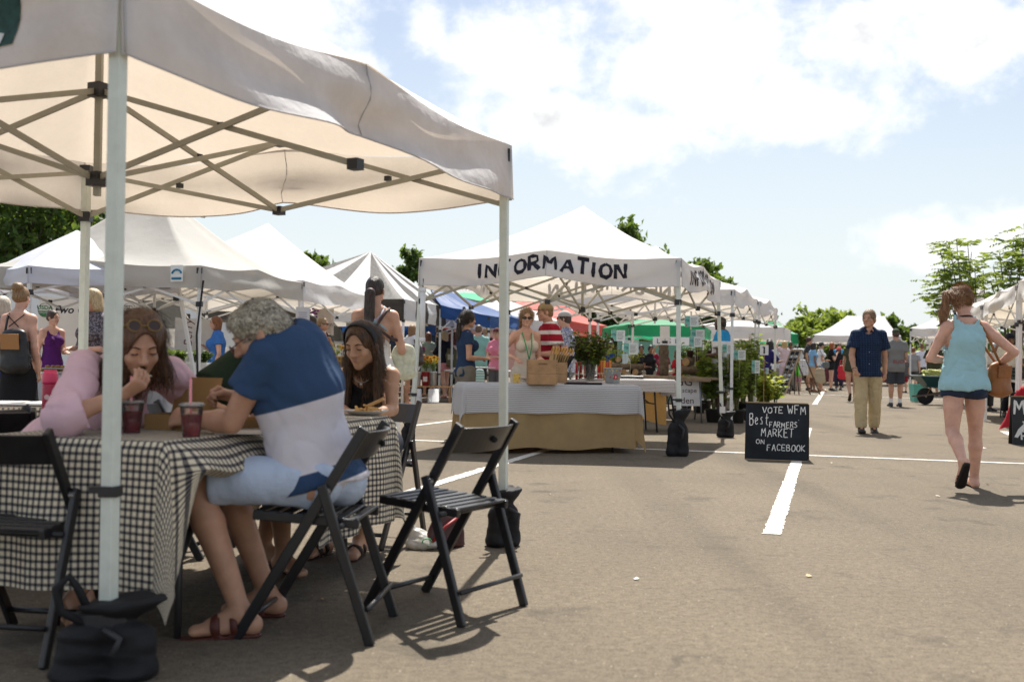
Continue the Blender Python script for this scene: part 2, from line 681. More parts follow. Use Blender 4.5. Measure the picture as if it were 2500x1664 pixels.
def standing(h,sex='m',arms=('down','down'),stride=0.0,look=0.0,nod=0.0,lean=0.0,kick=0.0,wide=0.0):
 """joints of a standing or walking figure, base at origin, facing +Y; right is +X"""
 J = {}
 f = sex == 'f'
 hw = 0.050 * h if f else 0.052 * h
 sw = (0.086 if f else 0.102) * h
 bob = 0.0
 J['pelvis'] = np.array([0,0,0.525 * h])
 def lean_pt(y,z):
  return np.array([0,y * h + math.sin(lean) * (z - 0.525) * h,(0.525 + (z - 0.525) * math.cos(lean)) * h])
 J['waist'] = lean_pt(0.0,0.615)
 J['chest'] = lean_pt(-0.004,0.73)
 J['neck'] = lean_pt(-0.008,0.835)
 J['head'] = lean_pt(0.018,0.925) + np.array([0,math.sin(nod) * 0.03 * h,0])
 for sgn,sd,am in ((-1,'L',arms[0]),(1,'R',arms[1])):
  s = lean_pt(-0.006,0.797) + np.array([sgn * sw,0,0])
  J['sh' + sd] = s
  e,w = ARMS[am] if isinstance(am,str) else am
  J['el' + sd] = s + np.array([sgn * e[0],e[1],e[2]]) * h
  J['wr' + sd] = s + np.array([sgn * w[0],w[1],w[2]]) * h
  hp = np.array([sgn * hw,0,0.515 * h]); J['hip' + sd] = hp
  st = stride * (1 if sd == 'R' else -1)
  a = st
  kn = hp + np.array([sgn * (0.004 + wide) * h,math.sin(a) * 0.235 * h,-math.cos(a) * 0.235 * h])
  b = st - (abs(stride) * 0.55 if st < 0 else 0.1 * stride) - (kick if st < 0 else 0)
  an = kn + np.array([sgn * wide * 0.6 * h,math.sin(b) * 0.24 * h,-math.cos(b) * 0.24 * h])
  J['kn' + sd] = kn; J['an' + sd] = an
  pitch = min(0.0,b * 0.9) if st < 0 else 0.25 * stride
  J['ft' + sd] = np.array([sgn * 0.018,math.cos(pitch),math.sin(pitch)])
 # stand on the ground
 low = min(J['anL'][2] - 0.045 * h,J['anR'][2] - 0.045 * h)
 for k in J:
  if not k.startswith('ft'): J[k] = J[k] - np.array([0,0,low])
 J['lat'] = np.array([1.0,0,0])
 J['face'] = np.array([math.sin(look) * math.cos(nod),math.cos(look) * math.cos(nod),-math.sin(nod)])
 J['up'] = np.array([0,0,1.0])
 return J


def hand_prims(S,w,d,n,side,sz=1.0,curl=0.5,spread=1.0):
 """w wrist, d along the hand, n palm direction; side: thumb side vector sign"""
 d = nrm(d); n = nrm(np.asarray(n,float) - d * np.dot(n,d)); lat = np.cross(d,n) * side
 q = lambda a,b,c: w + (d * a + lat * b + n * c) * sz
 S.tub(q(0.0,0,0),q(0.085,0.002,0.004 * curl),(0.026 * sz,0.018 * sz),(0.041 * sz,0.014 * sz),lat,0.012)
 for i,(b,ln) in enumerate(((0.030,0.072),(0.0105,0.080),(-0.010,0.075),(-0.029,0.058))):
  p0 = q(0.078,b,0.004)
  c1 = curl * (0.75 + 0.08 * i); c2 = curl * 1.6
  sp = b * 1.6 * spread
  d1 = nrm(d * math.cos(c1) + n * math.sin(c1) + lat * sp)
  d2 = nrm(d * math.cos(c2) + n * math.sin(c2) + lat * sp * 0.5)
  c3 = curl * 2.3
  d3 = nrm(d * math.cos(c3) + n * math.sin(c3))
  p1 = p0 + d1 * ln * 0.46 * sz; p2 = p1 + d2 * ln * 0.32 * sz; p3 = p2 + d3 * ln * 0.24 * sz
  S.cap(p0,p1,0.0098 * sz,0.009 * sz,0.006); S.cap(p1,p2,0.009 * sz,0.008 * sz,0.004); S.cap(p2,p3,0.008 * sz,0.0068 * sz,0.004)
 t0 = q(0.02,0.022,0.006); t1 = q(0.052,0.050,0.014 + 0.012 * curl); t2 = q(0.083,0.052 - 0.014 * curl,0.018 + 0.022 * curl); t3 = q(0.103,0.046 - 0.026 * curl,0.02 + 0.03 * curl)
 S.cap(t0,t1,0.016 * sz,0.012 * sz,0.01); S.cap(t1,t2,0.0115 * sz,0.010 * sz,0.004); S.cap(t2,t3,0.010 * sz,0.008 * sz,0.004)


def head_prims(S,c,R,s,female,fine,open_mouth=False):
 q = lambda x,y,z: c + R @ (np.array([x,y,z]) * s)
 S.ell(q(0,-0.05,0.13),np.array([0.315,0.40,0.36]) * s,R,0.03 * s)
 S.ell(q(0,0.10,-0.16),np.array([0.245 if female else 0.265,0.27,0.31]) * s,R,0.12 * s)
 S.ell(q(0,0.265,-0.40),np.array([0.095 if female else 0.12,0.08,0.085]) * s,R,0.10 * s)
 S.ell(q(-0.235,0.0,-0.26),np.array([0.05,0.12,0.10]) * s,R,0.12 * s); S.ell(q(0.235,0.0,-0.26),np.array([0.05,0.12,0.10]) * s,R,0.12 * s)
 for g in (-1,1):
  S.ell(q(g * 0.33,-0.03,-0.03),np.array([0.035,0.085,0.135]) * s,R @ rotz(g * 0.35),0.03 * s)
  S.ell(q(g * 0.145,0.395,0.035),np.array([0.085,0.06,0.05]) * s,R,0.06 * s,'s')
  S.ell(q(g * 0.17,0.24,-0.11),np.array([0.09,0.09,0.08]) * s,R,0.08 * s)
 S.cap(q(-0.15,0.325,0.115),q(0.15,0.325,0.115),0.045 * s,None,0.06 * s)
 S.cap(q(0,0.36,0.06),q(0,0.445,-0.105),0.035 * s,0.052 * s,0.045 * s)
 S.ell(q(-0.05,0.40,-0.12),0.038 * s,None,0.03 * s); S.ell(q(0.05,0.40,-0.12),0.038 * s,None,0.03 * s)
 if fine:
  for g in (-1,1):
   S.ell(q(g * 0.145,0.305,0.03),0.066 * s,None,0.02 * s)
 if open_mouth:
  S.ell(q(0,0.35,-0.26),np.array([0.085,0.11,0.055]) * s,R,0.03 * s,'s')
 else:
  S.cap(q(-0.07,0.335,-0.225),q(0.07,0.335,-0.225),0.03 * s,None,0.03 * s); S.cap(q(-0.05,0.335,-0.265),q(0.05,0.335,-0.265),0.035 * s,None,0.03 * s)


def folds(X):
 """soft waves and sharper creases of worn cloth"""
 a = wav(X * np.array([1,1,.34]),27,5)
 b = wav(X * np.array([1,1,.42]) + np.array([0,0,3.0]) + .25 * X[...,[2,0,1]],40,4)
 return a * .75 + .9 * np.minimum(np.abs(b) * 2.5,1.0) - .5


def strands(hv,base,c,R,s,hair,hm,body):
 """loose locks over the hair volume: thin ribbons that follow its surface downwards"""
 me = mesh_np(hv[0],hv[1]); n = len(me.vertices)
 P0 = np.zeros(n * 3); me.vertices.foreach_get('co',P0); P0 = P0.reshape(-1,3)
 Nn = np.zeros(n * 3); me.vertex_normals.foreach_get('vector',Nn); Nn = Nn.reshape(-1,3)
 bpy.data.meshes.remove(me)
 rnd = np.random.default_rng(int(abs(c[0]) * 1000) % 997)
 curly = hair.get('curly',False); N_ = hair.get('nst',2600)
 idx = rnd.integers(0,n,N_); p = P0[idx]; nn = Nn[idx]
 loc = (p - c) @ R / s
 keep = ~((loc[:,1] > .30) & (loc[:,2] < .30))
 if hair['style'] in ('long','big','bob'): keep &= ~((loc[:,1] > -.12) & (loc[:,2] > -.10) & (np.abs(loc[:,0]) < .36))
 p = p[keep]; nn = nn[keep]; loc = loc[keep]
 st = hair['style']
 if st in ('pony','bun','up'):
  tgt = c + R @ (np.array([hair.get('side',0) * .3,-.46,hair.get('pz',.3)]) * s)
  d = tgt - p; far = np.linalg.norm(d,axis=1) > .55 * s
  d[np.linalg.norm(d,axis=1) < .35 * s] = np.array([0,0,-1.0]); d[loc[:,1] < -.48] = np.array([0,0,-1.0])
 else:
  d = np.tile(np.array([0,0,-1.0]),(len(p),1)) + (p - (c + R @ np.array([0,-.05,.5]) * s)) * 2.0 * np.array([1,1,.3])
 if st == 'short': d = d - R[:,1] * .6
 L_ = (.035 if st == 'short' else .10) * rnd.uniform(.5,1.2,len(p))[:,None]
 V = []; F = []; segs = 5; q = p + nn * .001
 w0 = .0016 if not curly else .0022
 rows = []
 for k in range(segs + 1):
  dd = d + rnd.normal(size=d.shape) * (.25 if not curly else 1.3) * np.linalg.norm(d,axis=1)[:,None]
  dd = dd - nn * (dd * nn).sum(1)[:,None]; dd /= np.linalg.norm(dd,axis=1)[:,None] + 1e-9
  sd = np.cross(nn,dd); w = w0 * (1 - .75 * (k / segs) ** 2)
  lift_ = (.002 + (.010 if st in ('long','big','bob') else .0015) * rnd.uniform(0,1,len(p)) * (1.0 if not curly else 1.8) * math.sin(math.pi * min(1,k / segs * .8)))[:,None]
  rows.append((q + nn * lift_ + sd * w,q + nn * lift_ - sd * w))
  q = q + dd * L_ / segs
 m = len(p)
 V = np.concatenate([np.concatenate(r) for r in rows])
 F = [np.stack([np.arange(m) + 2 * m * k,np.arange(m) + 2 * m * k + m,np.arange(m) + 2 * m * (k + 1) + m,np.arange(m) + 2 * m * (k + 1)],1) for k in range(segs)]
 put('hair_strands',mesh_np(V - base,np.concatenate(F)),hm,body)


def person(label,J,h,sex='m',tone='fair',res=0.016,build=1.0,group=None,base=None,hair=None,top=None,bottom=None,shoes=None,extra=(),face=False,
           hands='auto',grip=None,open_mouth=False,belly=0.0,hand_res=None,hs=1.0):
 """one figure: continuous body mesh, hair and clothes as its children. J: joints in world space"""
 f = sex == 'f'
 base = np.array(base if base is not None else [J['pelvis'][0],J['pelvis'][1],0.0],float)
 lat = J['lat']; B = build
 s = 0.132 * h * hs
 R = frame(J['face'],J['up'])
 det = res <= 0.012
 S = SDF(.6)
 cw,cd = (0.078,0.060) if f else (0.096,0.066)
 ww,wd = (0.066,0.053) if f else (0.082,0.060)
 pw,pd = (0.093,0.066) if f else (0.088,0.064)
 dims = dict(chest=(cw * h * B,cd * h * B),waist=(ww * h * B * (1 + belly * .5),wd * h * B * (1 + belly)),pelvis=(pw * h * B,pd * h * B),neck=(0.060 * h * B,0.040 * h))
 fw = nrm(np.cross(nrm(J['neck'] - J['pelvis']),lat)); upv = nrm(J['chest'] - J['waist'])

 def torso(S,o=0.0,k=0.05,cuts=(),neck=True):
  d = {a: (w + o,e + o) for a,(w,e) in dims.items()}
  S.tub(J['pelvis'],J['waist'],d['pelvis'],d['waist'],lat,k,'u',cuts)
  S.tub(J['waist'],J['chest'],d['waist'],d['chest'],lat,k,'u',cuts)
  S.tub(J['chest'],J['neck'] - 0.018 * h * upv,d['chest'],(d['neck'][0],d['neck'][1]),lat,k,'u',cuts)
  if f:
   for g in (-1,1):
    S.ell(J['chest'] + lat * g * 0.043 * h - upv * 0.012 * h + fw * (0.044 * h * B + o * 0.6),(0.042 * h * B + o * 0.6,0.038 * h * B + o * 0.7,0.042 * h * B + o * 0.6),np.stack([lat,fw,upv],1),0.03 * h,'u',cuts)
  for g,sd in ((-1,'L'),(1,'R')):
   S.ell(J['pelvis'] + lat * g * 0.043 * h - fw * 0.028 * h - nrm(J['waist'] - J['pelvis']) * 0.02 * h,(0.05 * h * B + o,0.05 * h * B + o,0.05 * h * B + o),None,0.04 * h,'u',cuts)
 torso(S)
 S.cap(J['neck'] - 0.01 * h * upv,J['head'] - R[:,2] * 0.22 * s - R[:,1] * 0.09 * s,0.036 * h if not f else 0.031 * h,(0.034 if not f else 0.028) * h,0.025 * h)
 mf = 1.0 if not f else 0.88
 for sd in 'LR':
  a,b,c = J['sh' + sd],J['el' + sd],J['wr' + sd]
  S.cap(J['neck'] - 0.012 * h * upv,a,0.030 * h,0.030 * h * mf,0.03 * h)
  S.cap(a,a * 0.62 + b * 0.38,0.033 * h * mf * B,0.030 * h * mf * B,0.03 * h); S.cap(a * 0.62 + b * 0.38,b,0.0295 * h * mf * B,0.0225 * h * mf,0.012 * h)
  m = b * 0.7 + c * 0.3
  S.cap(b,m,0.0225 * h * mf,0.0245 * h * mf,0.012 * h); S.cap(m,c,0.024 * h * mf,0.0155 * h * mf,0.012 * h)
  hp,kn,an = J['hip' + sd],J['kn' + sd],J['an' + sd]
  S.cap(hp,hp * .5 + kn * .5,0.051 * h * B,0.044 * h * B,0.03 * h); S.cap(hp * .5 + kn * .5,kn,0.044 * h * B,0.0315 * h,0.012 * h)
  m = kn * 0.68 + an * 0.32
  back = nrm(np.cross(lat,an - kn)); back = back if np.dot(back,J['ft' + sd]) < 0 else -back
  S.cap(kn,m + back * 0.006 * h,0.0305 * h,0.0335 * h,0.014 * h); S.cap(m + back * 0.006 * h,an,0.033 * h,0.0195 * h,0.014 * h)
  ft = nrm(J['ft' + sd]); dn = nrm(np.array([0,0,-1.0]) - ft * -ft[2])
  he = an + dn * 0.026 * h - ft * 0.022 * h; to = an + dn * 0.032 * h + ft * 0.095 * h
  J['_he' + sd],J['_to' + sd],J['_dn' + sd] = he,to,dn
  S.cap(an,he,0.02 * h,0.02 * h,0.012 * h)
  S.tub(he,to,(0.018 * h,0.018 * h),(0.026 * h,0.012 * h),np.cross(ft,dn),0.02 * h)
  S.cap(an,an + ft * 0.06 * h + dn * 0.02 * h,0.019 * h,0.014 * h,0.02 * h)
 parts = []
 if det:
  parts.append(S.mesh(res))
  H = SDF(); head_prims(H,J['head'],R,s,f,True,open_mouth)
  H.cap(J['neck'] + upv * 0.012 * h,J['head'] - R[:,2] * 0.22 * s - R[:,1] * 0.09 * s,0.0355 * h if not f else 0.0305 * h,(0.0345 if not f else 0.0285) * h,0.04 * s)
  parts.append(H.mesh(min(0.0055,res * 0.6)))
 else:
  head_prims(S,J['head'],R,s,f,False)
 for sd,g in (('L',-1),('R',1)):
  gp_ = (grip or {}).get(sd)
  w = J['wr' + sd]; d = nrm(w - J['el' + sd])
  cu,n_,dd = 0.45,None,d
  if gp_:
   cu = gp_.get('curl',cu); n_ = gp_.get('n'); dd = nrm(gp_.get('d',d))
  if n_ is None:
   n_ = -lat * g * (1 if d[2] < -0.5 else 0.3) + (np.array([0,0,-1.0]) if d[2] >= -0.5 else 0)
  side = 1.0 if np.dot(np.cross(dd,n_),fw if d[2] < -0.5 else (-lat * g)) > 0 else -1.0
  if gp_ and 'side' in gp_: side = gp_['side']
  sz = h / 1.75 * (1.0 if not f else 0.93)
  if det:
   K = SDF(); hand_prims(K,w,dd,n_,side,sz,cu); K.cap(w - d * 0.03,w,0.0165 * h * mf,0.0155 * h * mf,0.01)
   parts.append(K.mesh(hand_res or 0.0042))
  else:
   hand_prims(S,w,dd,n_,side,sz,cu)
 if not det:
  parts.append(S.mesh(res))
 v,fc = join_np(parts)
 body = put('person',mesh_np(v - base,fc),skin(tone),None,tuple(base))
 tag(body,label,'person',group)

 def child(name,vf,mat):
  if len(vf[0]) == 0: return None
  return put(name,mesh_np(vf[0] - base,vf[1]),mat,body)

 cr = max(res,0.007)
 scale_c = lambda o: o * h
 sho_done = False
 if top:
  o = top.get('o',0.010) * h
  T = SDF(.3)
  hem = top.get('hem',0.03) * h     # below pelvis centre
  dn_t = nrm(J['pelvis'] - J['waist'])
  if 'hemdir' in top: dn_t = nrm(top['hemdir'])
  hemc = [(J['pelvis'] + dn_t * hem,dn_t)]
  torso(T,o,0.05,hemc)
  if hem > 0:
   lo_ = top.get('flare',0.006) * h
   T.tub(J['waist'],J['pelvis'] + dn_t * (hem + 0.03),(dims['waist'][0] + o * 1.4,dims['waist'][1] + o * 1.4),(dims['pelvis'][0] + o + lo_,dims['pelvis'][1] + o + lo_),lat,0.04,'u',hemc)
  sl_ = top.get('sleeve',0.5)
  if top.get('hunch'):
   a,b = J['shL'],J['shR']; mid = (a + b) / 2 - fw * .02 * h
   T.cap(a * .8 + b * .2,a * .2 + b * .8,.048 * h + o,None,.12 * h); T.cap(mid,J['chest'] - fw * .02 * h,.075 * h + o,.08 * h + o,.12 * h); T.cap(J['neck'] - upv * .03 * h,mid,.045 * h + o,.06 * h + o,.10 * h)
  if sl_ > 0:
   for sd in 'LR':
    a,b,c = J['sh' + sd],J['el' + sd],J['wr' + sd]
    so_ = o * top.get('so',1.0)
    T.cap(J['neck'] - 0.022 * h * upv,a,0.028 * h + o * .4,0.0305 * h * mf * B + so_ * .4,0.03 * h)
    if sl_ <= 1:
     e = a + (b - a) * sl_; dd = nrm(b - a)
     T.cap(a,b,0.0325 * h * mf * B + so_ * .45,(0.029 * h * mf * B + so_ * 1.9),0.02 * h,'u',[(e,dd)])
    else:
     T.cap(a,b,0.033 * h * mf * B + so_,0.026 * h * mf + so_ * 1.2,0.02 * h)
     e = b + (c - b) * (sl_ - 1); dd = nrm(c - b)
     T.cap(b,c,0.026 * h * mf + so_ * 1.2,0.021 * h * mf + so_ * 1.3,0.02 * h,'u',[(e,dd)])
  nk = top.get('neckr',0.045) * h
  T.cap(J['neck'] + upv * 0.02 * h - fw * 0.005 * h,J['neck'] + upv * 0.1 * h,nk,nk,0.006,'s')
  vn = top.get('vneck',0.0)
  if vn: T.ell(J['neck'] + fw * 0.06 * h - upv * vn * h * 0.3,(0.045 * h,0.06 * h,vn * h),np.stack([lat,fw,upv],1),0.006,'s')
  if sl_ <= 0:
   tk = top.get('tank',0.052) * h
   for sd,g in (('L',-1),('R',1)):
    p = J['sh' + sd] + lat * g * 0.012 * h - upv * 0.006 * h
    T.cap(p + upv * 0.05 * h,p - upv * 0.062 * h,tk,tk,0.01,'s')
   if top.get('lowback'):
    T.ell(J['neck'] - fw * 0.05 * h - upv * top['lowback'] * h * 0.45,(0.06 * h,0.07 * h,top['lowback'] * h),np.stack([lat,fw,upv],1),0.006,'s')
  fold = top.get('fold',0.5)
  dsp = lambda X: (-0.0032 * fold * h / 1.7) * folds(X)
  ch = child(top.get('name','shirt'),T.mesh(cr,dsp),top['mat'])
 if bottom:
  o = bottom.get('o',0.008) * h
  T = SDF(.3)
  wn = nrm(J['waist'] - J['pelvis'])
  wc = [(J['pelvis'] + wn * bottom.get('rise',0.055) * h,wn)]
  kind = bottom['kind']
  dp = (dims['pelvis'][0] + o,dims['pelvis'][1] + o); dw = (dims['waist'][0] + o,dims['waist'][1] + o)
  T.tub(J['pelvis'],J['waist'],dp,dw,lat,0.04,'u',wc)
  for g in (-1,1):
   T.ell(J['pelvis'] + lat * g * 0.043 * h - fw * 0.028 * h - wn * 0.02 * h,0.05 * h * B + o,None,0.04 * h,'u',wc)
  if kind == 'skirt':
   ln = bottom.get('len',0.2) * h; fl = bottom.get('flare',0.03) * h
   d_ = np.array([0,0,-1.0]); e = J['pelvis'] + d_ * ln
   T.tub(J['pelvis'],e + d_ * 0.05,dp,(dp[0] + fl,dp[1] + fl * 1.4),lat,0.03,'u',[(e,d_)])
  else:
   fr = bottom.get('len',0.5)    # along thigh, then 1..2 along the calf
   wd_ = bottom.get('wide',0.008) * h
   for sd in 'LR':
    a,b,c = J['hip' + sd],J['kn' + sd],J['an' + sd]
    if fr <= 1:
     e = a + (b - a) * fr; dd = nrm(b - a)
     T.cap(a,b,0.053 * h * B + o,0.034 * h + o + wd_ * 1.5,0.02 * h,'u',[(e,dd)])
    else:
     T.cap(a,b,0.053 * h * B + o,0.034 * h + o + wd_,0.02 * h)
     e = b + (c - b) * (fr - 1); dd = nrm(c - b)
     T.cap(b,c + dd * 0.02,0.033 * h + o + wd_,0.024 * h + o + wd_ * 1.1,0.015 * h,'u',[(e,dd)])
  dsp = lambda X: (-0.0034 * bottom.get('fold',0.6) * h / 1.7) * folds(X)
  child(bottom.get('name',{'skirt': 'skirt','long': 'trousers'}.get(kind,'shorts')),T.mesh(cr,dsp),bottom['mat'])
 if shoes:
  for sd in 'LR':
   he,to,dn = J['_he' + sd],J['_to' + sd],J['_dn' + sd]
   ft = nrm(to - he); T = SDF(.3); sdv = np.cross(ft,dn)
   if shoes['kind'] == 'flat':      # sandal or flip-flop: a sole and straps
    cs = [(he + dn * 0.030 * h,dn),(he + dn * 0.017 * h,-dn)]
    T.tub(he,to + ft * 0.008 * h,(0.024 * h,0.034 * h),(0.031 * h,0.034 * h),sdv,0.004,'u',cs)
    if shoes.get('strap'):
     an = J['an' + sd]
     for k_,wdt in ((0.62,0.010),(0.30,0.008)):
      c_ = he + (to - he) * k_ - dn * 0.004 * h
      T.tub(c_ - ft * wdt * h,c_ + ft * wdt * h,(0.0285 * h,0.026 * h),(0.0285 * h,0.025 * h),sdv,0.004,'u',[(c_ - ft * wdt * h,-ft),(c_ + ft * wdt * h,ft)])
   else:
    cs = [(he + dn * 0.026 * h,dn)]
    T.tub(he,to + ft * 0.006 * h,(0.025 * h,0.026 * h),(0.031 * h,0.021 * h),sdv,0.02 * h,'u',cs)
    T.cap(J['an' + sd] + dn * 0.004 * h,he + ft * 0.065 * h,0.027 * h,0.024 * h,0.03 * h,'u',cs + [(J['an' + sd] - dn * 0.008 * h,-dn)])
   child('shoe',T.mesh(min(cr,0.010)),shoes['mat'])
  if shoes.get('sock'):
   T = SDF(.3)
   for sd in 'LR':
    an,kn = J['an' + sd],J['kn' + sd]; e = an + (kn - an) * shoes['sock']
    T.cap(an,kn,0.024 * h,0.032 * h,0.01,'u',[(e,nrm(kn - an))])
   child('socks',T.mesh(min(cr,0.012)),cloth((0.75,0.75,0.75)))
 c = J['head']; q = lambda x,y,z: c + R @ (np.array([x,y,z]) * s)
 if hair:
  st = hair['style']; T = SDF(.3); hm = hairmat(hair['c'],hair.get('curly',False),hair.get('hi'))
  th = hair.get('th',0.035)
  amp = hair.get('amp',0.012) * s
  hr = min(cr,0.012) if not det else 0.0065
  if st not in ('none',):
   T.ell(q(0,-0.06,0.14),np.array([0.315 + th,0.40 + th,0.37 + th]) * s,R,0.02)
   if st in ('short','cap'):
    T.ell(q(0,-0.20,-0.05),np.array([0.29 + th,0.27 + th,0.30]) * s,R,0.03)
    for g in (-1,1): T.ell(q(g * 0.30,0.06,0.0),np.array([0.04,0.07,0.14]) * s,R,0.02)
   elif st in ('bob','long','big'):
    dpn = {'bob': 0.42,'long': 0.5,'big': 0.40}[st]
    wx = 0.12 if st == 'big' else 0.045
    T.tub(q(0,-0.13,0.1),q(0,-0.15,-dpn),((0.33 + wx) * s,(0.34 + wx) * s),((0.33 + wx) * s,(0.26 + wx) * s),R[:,0],0.03)
    for g in (-1,1):
     T.cap(q(g * 0.32,0.04,0.12),q(g * (0.36 + wx * .5),0.02,-dpn),0.07 * s,(0.09 + wx * .6) * s,0.03)
    if st == 'long':
     ln = hair.get('len',1.1)
     dz = nrm(J['chest'] - J['neck']) if hair.get('along') else np.array([0,0,-1.0])
     e0 = q(0,-0.20,-0.4)
     T.tub(e0,e0 + dz * ln * s - R[:,1] * 0.06 * s,(0.36 * s,0.20 * s),(0.26 * s,0.10 * s),lat,0.03)
     if hair.get('front'):
      for g in (-1,1):
       T.cap(q(g * 0.37,0.06,-0.3),q(g * 0.42,0.12,-0.3) + dz * ln * s * 1.0,0.10 * s,0.075 * s,0.03)
   elif st in ('pony','bun','up'):
    T.ell(q(0,-0.20,0.0),np.array([0.29 + th,0.27 + th,0.26]) * s,R,0.03)
   # keep the face clear
   T.ell(q(0,0.50,-0.09),np.array([0.285,0.36,0.50 if not hair.get('low') else .42]) * s,R,0.02,'s')
   if st == 'short' or st == 'cap':
    T.cap(q(-0.5,0.0,-0.46),q(0.5,0.0,-0.46),0.2 * s,None,0.02,'s')
    T.ell(q(0,0.24,-0.42),np.array([0.5,0.3,0.34]) * s,R,0.02,'s')
    if hair.get('bald'): T.ell(q(0,0.1,0.45),np.array([0.33,0.5,0.33]) * s,R,0.03,'s')
   if hair.get('bangs'):
    T.cap(q(-0.2,0.30,0.26),q(0.22,0.33,0.18),0.07 * s,0.07 * s,0.02)
   if st == 'pony':
    g = hair.get('side',0.0); pz = hair.get('pz',0.22); ln = hair.get('len',0.9)
    p0 = q(g * 0.3,-0.46,pz); p1 = q(g * 0.55,-0.60,pz - 0.12); p2 = p1 + np.array([0,0,-1]) * ln * s * 0.5 - R[:,1] * 0.02 * s + R[:,0] * g * 0.12 * s; p3 = p2 + np.array([0,0,-1]) * ln * s * 0.5 + R[:,1] * 0.05 * s
    tw = hair.get('tw',1.0)
    T.cap(p0,p1,0.09 * s,0.13 * s * tw,0.02); T.cap(p1,p2,0.13 * s * tw,0.135 * s * tw,0.03); T.cap(p2,p3,0.135 * s * tw,0.035 * s,0.02)
    J['_tie'] = p0
   if st in ('bun','up'):
    T.ell(q(0,-0.34,0.47),np.array([0.19,0.18,0.17]) * s * hair.get('tw',1.0),R,0.03)
   sc_ = 1 / s
   if hair.get('curly'):
    dsp = lambda X: amp * wav((X - c),9.5 * sc_ * 0.6,7)
   else:
    dsp = lambda X: amp * wav((X - c) @ R * np.array([1,1,0.22]),13 * sc_ * 0.55,7)
   hv = T.mesh(hr,dsp)
   ho = child('hair',hv,hm)
   if det and st not in ('cap',) and hair.get('strands',1):
    strands(hv,base,c,R,s,hair,hm,body)
  if st == 'pony' and hair.get('tie'):
   mb = MB(); mb.ball(J['_tie'] - R[:,1] * 0.05 * s - base,(0.12 * s,0.06 * s,0.12 * s),8,6,R)
   mb.build('hair_tie',cloth(hair['tie']),body,True)
  if hair.get('cap'):
   T = SDF(.3)
   T.ell(q(0,-0.05,0.17),np.array([0.37,0.46,0.40]) * s,R,0.02,'u',[(q(0,0,0.16),-R[:,2])])
   T.tub(q(0,0.30,0.165),q(0,0.66,0.13),(0.30 * s,0.03 * s),(0.24 * s,0.02 * s),R[:,0],0.02) if not hair.get('capback') else T.tub(q(0,-0.30,0.165),q(0,-0.6,0.11),(0.28 * s,0.03 * s),(0.2 * s,0.02 * s),R[:,0],0.02)
   child('cap',T.mesh(min(cr,0.010) if not det else 0.006),cloth(hair['cap']))
  if hair.get('hat'):
   T = SDF(.3)
   T.ell(q(0,-0.05,0.22),np.array([0.37,0.44,0.42]) * s,R,0.02,'u',[(q(0,0,0.2),-R[:,2])])
   T.tub(q(0,-0.05,0.20),q(0,-0.05,0.24),(0.68 * s,0.72 * s),(0.62 * s,0.66 * s),R[:,0],0.02,'u',[(q(0,0,0.17),-R[:,2]),(q(0,0,0.25),R[:,2])])
   child('hat',T.mesh(0.010),cloth(hair['hat']))
   mb = MB(); mb.lathe(q(0,-0.05,0.26) - base,[(0.385 * s,0),(0.385 * s,0.1 * s)],16,R @ np.diag([1,1.17,1]))
   mb.build('hat_band',cloth((0.05,0.04,0.035)),body,True)
 if face:
  eyem = M((0.02,0.014,0.012),0.3); whm = M((0.62,0.58,0.55),0.35); br = M(s2l(hair['c']) if hair else (0.05,0.03,0.02),0.8); lip = M(tuple(x * y for x,y in zip((0.42,0.20,0.17) if tone != 'dark' else (0.10,0.05,0.04),(1,1,1))),0.5)
  cl = face == 'closed'
  for g in (-1,1):
   if face != 'glasses':
    mb = MB()
    if cl or not det:
     mb.ball(q(g * 0.145,0.355,0.012) - base,(0.062 * s,0.02 * s,0.014 * s if det else 0.028 * s),8,5,R)
     mb.build('eye',eyem,body,True)
    else:
     mb.ball(q(g * 0.145,0.333,0.022) - base,(0.056 * s,0.04 * s,0.024 * s),10,6,R)
     e = mb.build('eye',whm,body,True)
     mb = MB(); mb.ball(q(g * 0.142,0.362,0.022) - base,(0.024 * s,0.014 * s,0.024 * s),8,5,R); mb.build('iris',eyem,e,True)
     mb = MB(); mb.tube([q(g * (0.145 + t * 0.065),0.362 - 0.03 * t * t - (0.02 if t * 1 > 0.9 else 0),0.05 - 0.018 * t * t) - base for t in (-1,-0.5,0,0.5,1)],0.011 * s,5); mb.build('eyelid',M((0.05,0.03,0.025),0.6),e,True)
   mb = MB()
   mb.tube([q(g * 0.065,0.372,0.105) - base,q(g * 0.145,0.372,0.135) - base,q(g * 0.225,0.315,0.11) - base],[0.012 * s,0.014 * s,0.007 * s],5)
   mb.build('eyebrow',br,body,True)
  if face == 'glasses':
   mb = MB()
   for g in (-1,1): mb.ball(q(g * 0.15,0.41,0.03) - base,(0.125 * s,0.03 * s,0.085 * s),12,6,R)
   mb.beam(q(-0.06,0.43,0.05) - base,q(0.06,0.43,0.05) - base,0.02 * s,0.02 * s)
   for g in (-1,1): mb.beam(q(g * 0.26,0.38,0.05) - base,q(g * 0.345,-0.05,0.06) - base,0.02 * s,0.025 * s)
   mb.build('sunglasses',M((0.015,0.01,0.01),0.15,spec=0.6),body,True)
  if not open_mouth:
   mb = MB(); mb.tube([q(-0.095,0.325,-0.245) - base,q(-0.04,0.372,-0.238) - base,q(0,0.374,-0.243) - base,q(0.04,0.372,-0.238) - base,q(0.095,0.325,-0.245) - base],[0.008 * s,0.019 * s,0.019 * s,0.019 * s,0.008 * s],6)
   mb.build('mouth',lip,body,True)
  else:
   mb = MB(); mb.ball(q(0,0.275,-0.26) - base,(0.075 * s,0.04 * s,0.045 * s),8,6,R); mb.build('mouth',M((0.06,0.012,0.012),0.5),body,True)
 body['_J'] = 0
 del body['_J']
 return body,R,s,base


